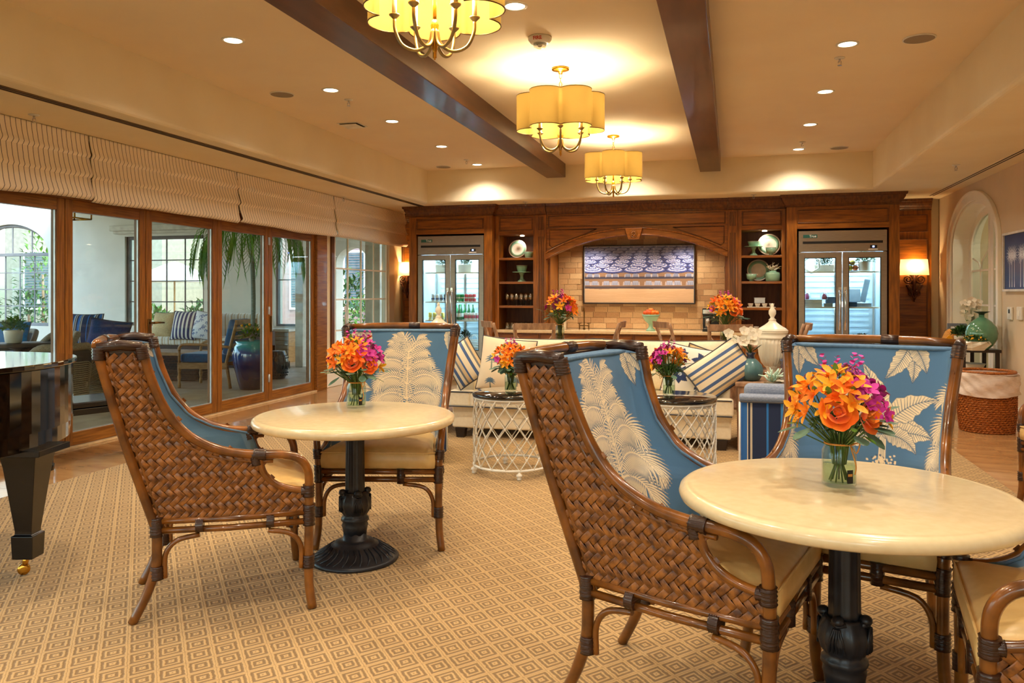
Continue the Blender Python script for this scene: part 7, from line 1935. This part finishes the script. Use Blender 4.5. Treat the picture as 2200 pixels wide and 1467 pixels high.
def shrub(x, y, r_, h, label, seed, m='green1', n=260):
    t = thing('garden_shrub', label, 'shrub', (x, y, -.02)); rnd = random.Random(seed)
    o = clump(MB(), (0, 0, h*.55), r_, n, .20, .08, rnd, -.6, (1, 1, h/r_*.5)).build('foliage', m, t); o['kind'] = 'stuff'
    MB().tube([(0, 0, 0), (.02, 0, h*.3), (0, 0, h*.6)], [.05, .04, .03], 6).build('trunk', 'weathered', t)
lbls = ['garden shrub below the arched patio window, left', 'garden shrub behind the arched window, right', 'low garden shrub behind the square patio window, left', 'low garden shrub behind the square patio window, right', 'tall shrub seen through the right half of the arched window', 'leafy shrub behind the small grid window', 'planting at the foot of the far cream building']
for k, (px, d, r_, h, m) in enumerate(((-50, 21.5, .55, 1.5, 'green1'), (62, 20.8, .55, 1.4, 'green1'), (325, 18.8, .42, 1.0, 'green2'), (430, 20.5, .5, 1.1, 'green1'), (92, 22.2, .7, 3.2, 'green2'), (742, 18, .6, 1.9, 'green1'), (775, 20, .8, 1.2, 'green2'))):
    q = c2w((px-HX)/FPX*d, d); shrub(q.x, q.y, r_, h, lbls[k], k, m)
q = c2w((375-HX)/FPX*23, 23)
t = thing('market_umbrella', 'white market umbrella standing in the courtyard', 'umbrella', (q.x, q.y, -.02))
MB().cyl((0, 0, 0), (0, 0, 2.3), .025, n=10).build('pole', 'teak', t)
MB().lathe([(1.25, 1.72), (.8, 1.98), (.3, 2.22), (.01, 2.32)], 8, capb=False, capt=False, smooth=False).build('canopy', 'linen_frame', t)
MB().lathe([(.3, 0), (.3, .06), (.05, .1)], 16).build('base', 'grey_frame', t)

# patio furniture
def wicker(loc, rz, label, s=1.0):
    t = thing('wicker_armchair', label, 'armchair', loc, rz, 'grey wicker armchairs on the patio')      # faces +y
    def sh(u, v, o=0):
        a = PI*(1.08+.0)-PI*1.16*(u)+PI*.0; a = PI*1.5+(u-.5)*PI*1.35
        q_ = min(1, max(0, (-math.sin(a)-.05)/.75)); top = .54+.22*q_*q_*(3-2*q_); z = .10+(top-.10)*v; r_ = (.33+.05*v**2+o)
        return (math.cos(a)*r_*1.05, math.sin(a)*r_, z)
    MB().grid(lambda u, v: sh(u, v), 48, 12).grid(lambda u, v: sh(1-u, v, -.05), 48, 12).build('woven_shell', 'wicker_dark', t)
    MB().tube([sh(u, 1, -.02) for u in np.linspace(0, 1, 40)], .045, 10).build('rolled_rim', 'wicker_rim', t)
    mb = MB()
    for k in range(20):
        z = .12+k*.027
        mb.tube([sh(u, (z-.1)/(.74), .006+.004*math.sin(u*200)) for u in np.linspace(0, 1, 60)], .009, 4)
    o = mb.build('woven_rows', 'wicker_rim', t); o['kind'] = 'stuff'
    MB().box(-.28, .28, -.25, .32, .26, .34).build('seat_frame', 'wicker_grey', t, bevel=.03)
    MB().box(-.27, .27, -.24, .33, .34, .45).build('seat_cushion', 'navy_cloth', t, bevel=.035, seg=3)
    for x in (-.27, .27):
        for y in (-.22, .27): MB().cyl((x*1.1, y*1.1, .001), (x, y, .12), .018, .025, 8).build('leg', 'teak', t)
    t.scale = (s,)*3
    return t
mat('wicker_rim', (190, 176, 150), (130, 116, 94), scale=60, stretch=(4, 4, 1), rough=.8, bump=.8)
q = c2w((118-HX)/FPX*9.4, 9.4, -.02); wc = wicker(q, face(-.8, .6), 'grey wicker armchair nearest the glass, with its back to the room', 1.0)
q = c2w((226-HX)/FPX*10.3, 10.3, -.02); dup(wc, q, face(-.95, .3), 'grey wicker armchair holding the blue pillow on the patio', None, 1.0)
pillow('patio_pillow', tuple(c2w((232-HX)/FPX*10.2, 10.2, .80)), (-.25, .15, .5), .50, .46, .16, 'navy_cloth', 'blue pillow in the patio wicker armchair')
q = c2w((100-HX)/FPX*11.2, 11.2, -.02); dup(wc, q, TH+2.6, 'grey wicker armchair behind the piano, partly hidden by the door frame', None, 1.05)
q = c2w((185-HX)/FPX*12.6, 12.6, -.02); dup(wc, q, TH+PI, 'grey wicker armchair farthest back with striped pillow', None, 1.05)
pillow('patio_pillow', tuple(c2w((180-HX)/FPX*12.4, 12.4, .80)), (-.2, 0, .2), .6, .5, .16, 'stripe_blue', 'blue and tan striped pillow by the far patio armchair')
q = c2w((20-HX)/FPX*12.8, 12.8, -.02); dup(wc, q, TH+PI-.3, 'grey wicker armchair below the arched window', None, 1.0)
pillow('patio_pillow', tuple(c2w((25-HX)/FPX*12.6, 12.6, .72)), (-.2, 0, 0), .7, .4, .16, 'teal_cloth', 'teal cushion below the arched window')
q = c2w((40-HX)/FPX*11.0, 11.0, -.02)
t = thing('patio_table', 'round dark patio table with a succulent pot, seen over the piano', 'table', q)
MB().lathe([(.50, .66), (.52, .67), (.52, .69), (0, .70)], 40, capt=False).build('tabletop', 'brown_frame', t)
MB().lathe([(.28, .001), (.26, .03), (.06, .08), (.05, .6), (.2, .66)], 24).build('pedestal', 'brown_frame', t)
potplant('potted_succulent', (q.x+.02, q.y-.1, .682), .24, .18, 'white_ceramic', 'green2', 'green succulent in a white speckled pot on the patio table', False, .16, 120, .10, 17)
# striped patio sofa
q0 = P_(372, 700, 13.6); q1_ = P_(562, 700, 13.6)
t = thing('patio_sofa', 'wicker patio sofa with cream striped cushions under the patio window', 'sofa', ((q0.x+q1_.x)/2, 13.3, -.02)); w = (q1_.x-q0.x)/2+.25
MB().box(-w, w, -.45, .4, .002, .40).build('base', 'wicker_dark', t, bevel=.02)
MB().box(-w+.12, w-.12, -.47, .2, .40, .56).build('seat_cushion', 'stripe_sofa', t, bevel=.04, seg=3)
MB().box(-w+.05, w-.05, .12, .42, .52, 1.0).build('back_cushion', 'stripe_sofa', t, bevel=.06, seg=4)
for s in (-1, 1): MB().box(s*w, s*(w-.13), -.46, .4, .12, .66).build('arm', 'wicker_dark', t, bevel=.03)
mat('wicker_dark', (86, 76, 66), (52, 46, 40), scale=90, stretch=(1, 1, 4), rough=.7, bump=.8)
for px, m, w_, h_, lb, yy in ((350, 'tan_cloth', .46, .50, 'tan pillow with dark beads at the left end of the patio sofa', 12.95), (397, 'stripe_navy', .56, .56, 'navy and white vertically striped pillow on the patio sofa', 12.85)):
    q = P_(px, 716, yy); pillow('patio_pillow', (q.x, yy, .76), (-.25, 0, 0), w_, h_, .18, m, lb)
pq = Paint(110, 110, (222, 224, 226)); r = random.Random(7)
for k in range(46):
    x, y = r.uniform(6, 104), r.uniform(6, 104); pq.path([(x+math.cos(a)*r_*6, y+math.sin(a)*r_*6) for a, r_ in ((0, .3), (1, .5), (2, .7), (3, .9), (4, 1))], 1.2, 1.2, (46, 84, 140))
q = P_(440, 716, 12.85); pillow('patio_pillow', (q.x, 12.85, .76), (-.25, .1, 0), .5, .54, .18, 'navy_cloth', 'blue and white scroll patterned pillow on the patio sofa', paint=pq.a)
q = c2w((385-HX)/FPX*12.9, 12.9, -.02)
t = thing('wicker_coffee_table', 'low dark wicker coffee table with pale wooden top on the patio', 'coffee table', q, 0)
MB().box(-.62, .62, -.36, .36, .40, .45).build('tabletop', 'teak', t, bevel=.008)
mb = MB(); 
MB().box(-.55, .55, -.30, .30, .02, .40).build('core', 'dark_leg', t)
for k in range(9):
    z = .05+k*.04
    for s in (-1, 1):
        mb.tube([(-.57+1.14*j/30, s*(.31+.012*(-1)**(j+k)), z) for j in range(31)], .016, 6); mb.tube([(s*(.56+.012*(-1)**(j+k)), -.3+.6*j/16, z) for j in range(17)], .016, 6)
o = mb.build('woven_rows', 'wicker_dark', t); o['kind'] = 'stuff'
# teak armchair with teal cushions
q = c2w((458-HX)/FPX*11.9, 11.9, -.02)
t = thing('teak_armchair', 'teak armchair with turned front legs and teal cushions on the patio', 'armchair', q, face(-.97, .1))      # faces +y
for s in (-1, 1):
    MB().lathe([(.02, .001), (.026, .05), (.016, .09), (.028, .16), (.018, .2), (.028, .28), (.02, .32), (.026, .36)], 14, (s*.32, .36, 0)).tube([(s*.32, .36, .36), (s*.32, .36, .56)], .02, 8).build('leg', 'teak', t)
    MB().tube([(s*.32, -.42, .001), (s*.32, -.36, .38), (s*.32, -.52, .98)], .026, 4).build('leg', 'teak', t)
    MB().tube(bez([(s*.33, .36, .55), (s*.33, .34, .61), (s*.33, .25, .64), (s*.33, -.10, .63), (s*.33, -.42, .60)], 4), .022, 6).build('arm', 'teak', t)
    MB().box(s*.30, s*.34, -.38, .38, .28, .37).build('side_rail', 'teak', t)
for z, y in ((.50, -.40), (.62, -.43), (.74, -.46), (.86, -.49)): MB().box(-.30, .30, y-.012, y+.012, z-.03, z+.03).build('back_slat', 'teak', t)
MB().box(-.34, .34, -.535, -.50, .93, 1.0).build('top_rail', 'teak', t)
MB().box(-.32, .32, .34, .38, .28, .37).build('front_rail', 'teak', t)
MB().box(-.29, .29, -.34, .37, .37, .50).build('seat_cushion', 'teal_cloth', t, bevel=.035, seg=3)
o = MB().box(-.28, .28, -.07, .07, 0, .52).build('back_cushion', 'teal_cloth', t, loc=(0, -.33, .49), bevel=.04, seg=3); o.rotation_euler = (.22, 0, 0)
# palm in glazed pot
q = c2w((540-HX)/FPX*11.5, 11.5, -.02)
t = thing('glazed_pot', 'tall glazed pot, turquoise rim running into dark blue, holding a palm', 'pot', q)
MB().lathe([(.16, .001), (.165, .02), (.20, .15), (.255, .38), (.265, .52), (.235, .62), (.21, .66), (.225, .70), (.20, .70), (.19, .6)], 40).build('pot_body', 'pot_glaze', t)
def potglaze():
    m, nt, b = nmat('pot_glaze'); tc = N(nt, 'ShaderNodeTexCoord'); sp = N(nt, 'ShaderNodeSeparateXYZ'); nt.links.new(tc.outputs['Object'], sp.inputs[0])
    no = N(nt, 'ShaderNodeTexNoise'); no.inputs['Scale'].default_value = 9; nt.links.new(tc.outputs['Object'], no.inputs['Vector'])
    ad = N(nt, 'ShaderNodeMath', operation='MULTIPLY_ADD'); nt.links.new(no.outputs[0], ad.inputs[0]); ad.inputs[1].default_value = .18; nt.links.new(sp.outputs[2], ad.inputs[2])
    cr = N(nt, 'ShaderNodeValToRGB'); nt.links.new(ad.outputs[0], cr.inputs[0]); e = cr.color_ramp.elements
    e[0].position = .1; e[0].color = lin((30, 18, 36)); e[1].position = .45; e[1].color = lin((24, 30, 90)); x = e.new(.62); x.color = lin((20, 80, 150)); x = e.new(.72); x.color = lin((40, 160, 170))
    nt.links.new(cr.outputs[0], b.inputs['Base Color']); b.inputs['Roughness'].default_value = .12; b.inputs['Coat Weight'].default_value = .7
potglaze()
[o for o in t.children][0].data.materials[0] = MATS['pot_glaze']
t = thing('potted_palm', 'tall feathery palm growing from the glazed pot behind the glass door', 'palm', (q.x, q.y, .62))
MB().tube(bez([(0, 0, -.05), (.02, .02, .5), (.0, .03, 1.15), (-.02, 0, 1.75)], 5), [.032]*16, 10).build('trunk', 'palm_trunk', t)
mat('palm_trunk', (150, 162, 156), (116, 128, 122), scale=20, stretch=(1, 1, 6), rough=.8)
r = random.Random(14)
for k in range(22):
    a = 2*PI*k/22+r.uniform(-.15, .15); L = r.uniform(.85, 1.25); rise = r.uniform(.25, .75)
    pts = [Vector((0, 0, 1.7))]; d = Vector((math.cos(a), math.sin(a), rise*1.8)).normalized()
    mb = MB(); p = pts[0]
    for i in range(16):
        d = (d+Vector((0, 0, -.13-.012*i))).normalized(); p = p+d*L/16; pts.append(p)
        if i > 1:
            s = d.cross(Vector((0, 0, 1))).normalized()
            for sg in (-1, 1):
                ld = (s*sg*.6+d*.9+Vector((0, 0, -.18-.02*i))).normalized(); leafq(mb, p, ld, 0.46*(1-.4*abs(i-7)/9), .022, droop=.3)
    mb.tube(pts, [.009]*9+[.005]*8, 5)
    o = mb.build('frond', 'green_frond', t)
mat('green_frond', (132, 184, 72), (74, 138, 44), scale=6, rough=.5)
for o in t.children:
    if o.name.startswith('frond'): o.data.materials[0] = MATS['green_frond']
clump_o = clump(MB(), (0, 0, .10), .17, 160, .10, .03, random.Random(5), 0).build('pot_filler', 'green2', t); clump_o['kind'] = 'stuff'
mb = MB()
for k in range(5): mb.sphere((math.cos(k*1.3)*.12, math.sin(k*1.3)*.12-.02, .22+.02*k), .02, 7, 5)
mb.build('yellow_blooms', 'yellow_f', t)
q = c2w((592-HX)/FPX*12.9, 12.9, -.02)
t = thing('garden_stool', 'dark pierced ceramic garden stool beside the palm pot', 'stool', q)
MB().lathe([(.15, .001), (.155, .02), (.19, .10), (.215, .22), (.19, .35), (.155, .43), (.15, .45), (0, .455)], 40, capt=False).build('stool_body', 'dark_glaze', t)
mat('dark_glaze', (40, 50, 60), (26, 34, 42), rough=.15, coat=.8); [o for o in t.children][0].data.materials[0] = MATS['dark_glaze']
mb = MB()
for z in (.06, .10, .34, .38):
    for k in range(24):
        a = 2*PI*k/24; r_ = .165+.05*math.sin(PI*z/.45); mb.sphere((math.cos(a)*r_, math.sin(a)*r_, z), .011, 6, 4)
for k in range(12):
    a = 2*PI*k/12; mb.tube([(math.cos(a+.13*math.cos(q_))*.222, math.sin(a+.13*math.cos(q_))*.222, .22+.06*math.sin(q_)) for q_ in [2*PI*i/12 for i in range(12)]], .007, 5, closed=True)
o = mb.build('raised_pattern', 'dark_glaze', t); o['kind'] = 'stuff'
# hanging lantern fragment on the patio
q = wl(160, 470, -7.2)
t = thing('patio_lantern', 'square brass framed lantern hanging on the patio, seen at the top of the glass', 'lantern', (q.x, q.y, q.z))
mb = MB()
for a, b_ in (((-.12, -.12, 0), (.12, -.12, 0)), ((.12, -.12, 0), (.12, .12, 0)), ((.12, .12, 0), (-.12, .12, 0)), ((-.12, .12, 0), (-.12, -.12, 0))):
    mb.tube([a, b_], .009, 6); mb.tube([a, (a[0], a[1], .42)], .009, 6)
mb.build('frame', 'brass', t); MB().tube(bez([(-.12, -.12, .0), (-.02, -.1, .1), (.06, -.08, .3), (0, 0, .5)], 4), .008, 6).tube([(0, 0, .42), (0, 0, 1.6)], .006, 6).build('scroll', 'brass', t)
struct(MB().box(-14.6, XL-.1, -8, PY+.3, 3.35, 3.5).build('patio_roof', 'patio_trim'), 'pale unseen patio roof over the glass doors, its reach sized to shade the patio')  # out of view; reach shaped to keep sky light off the patio
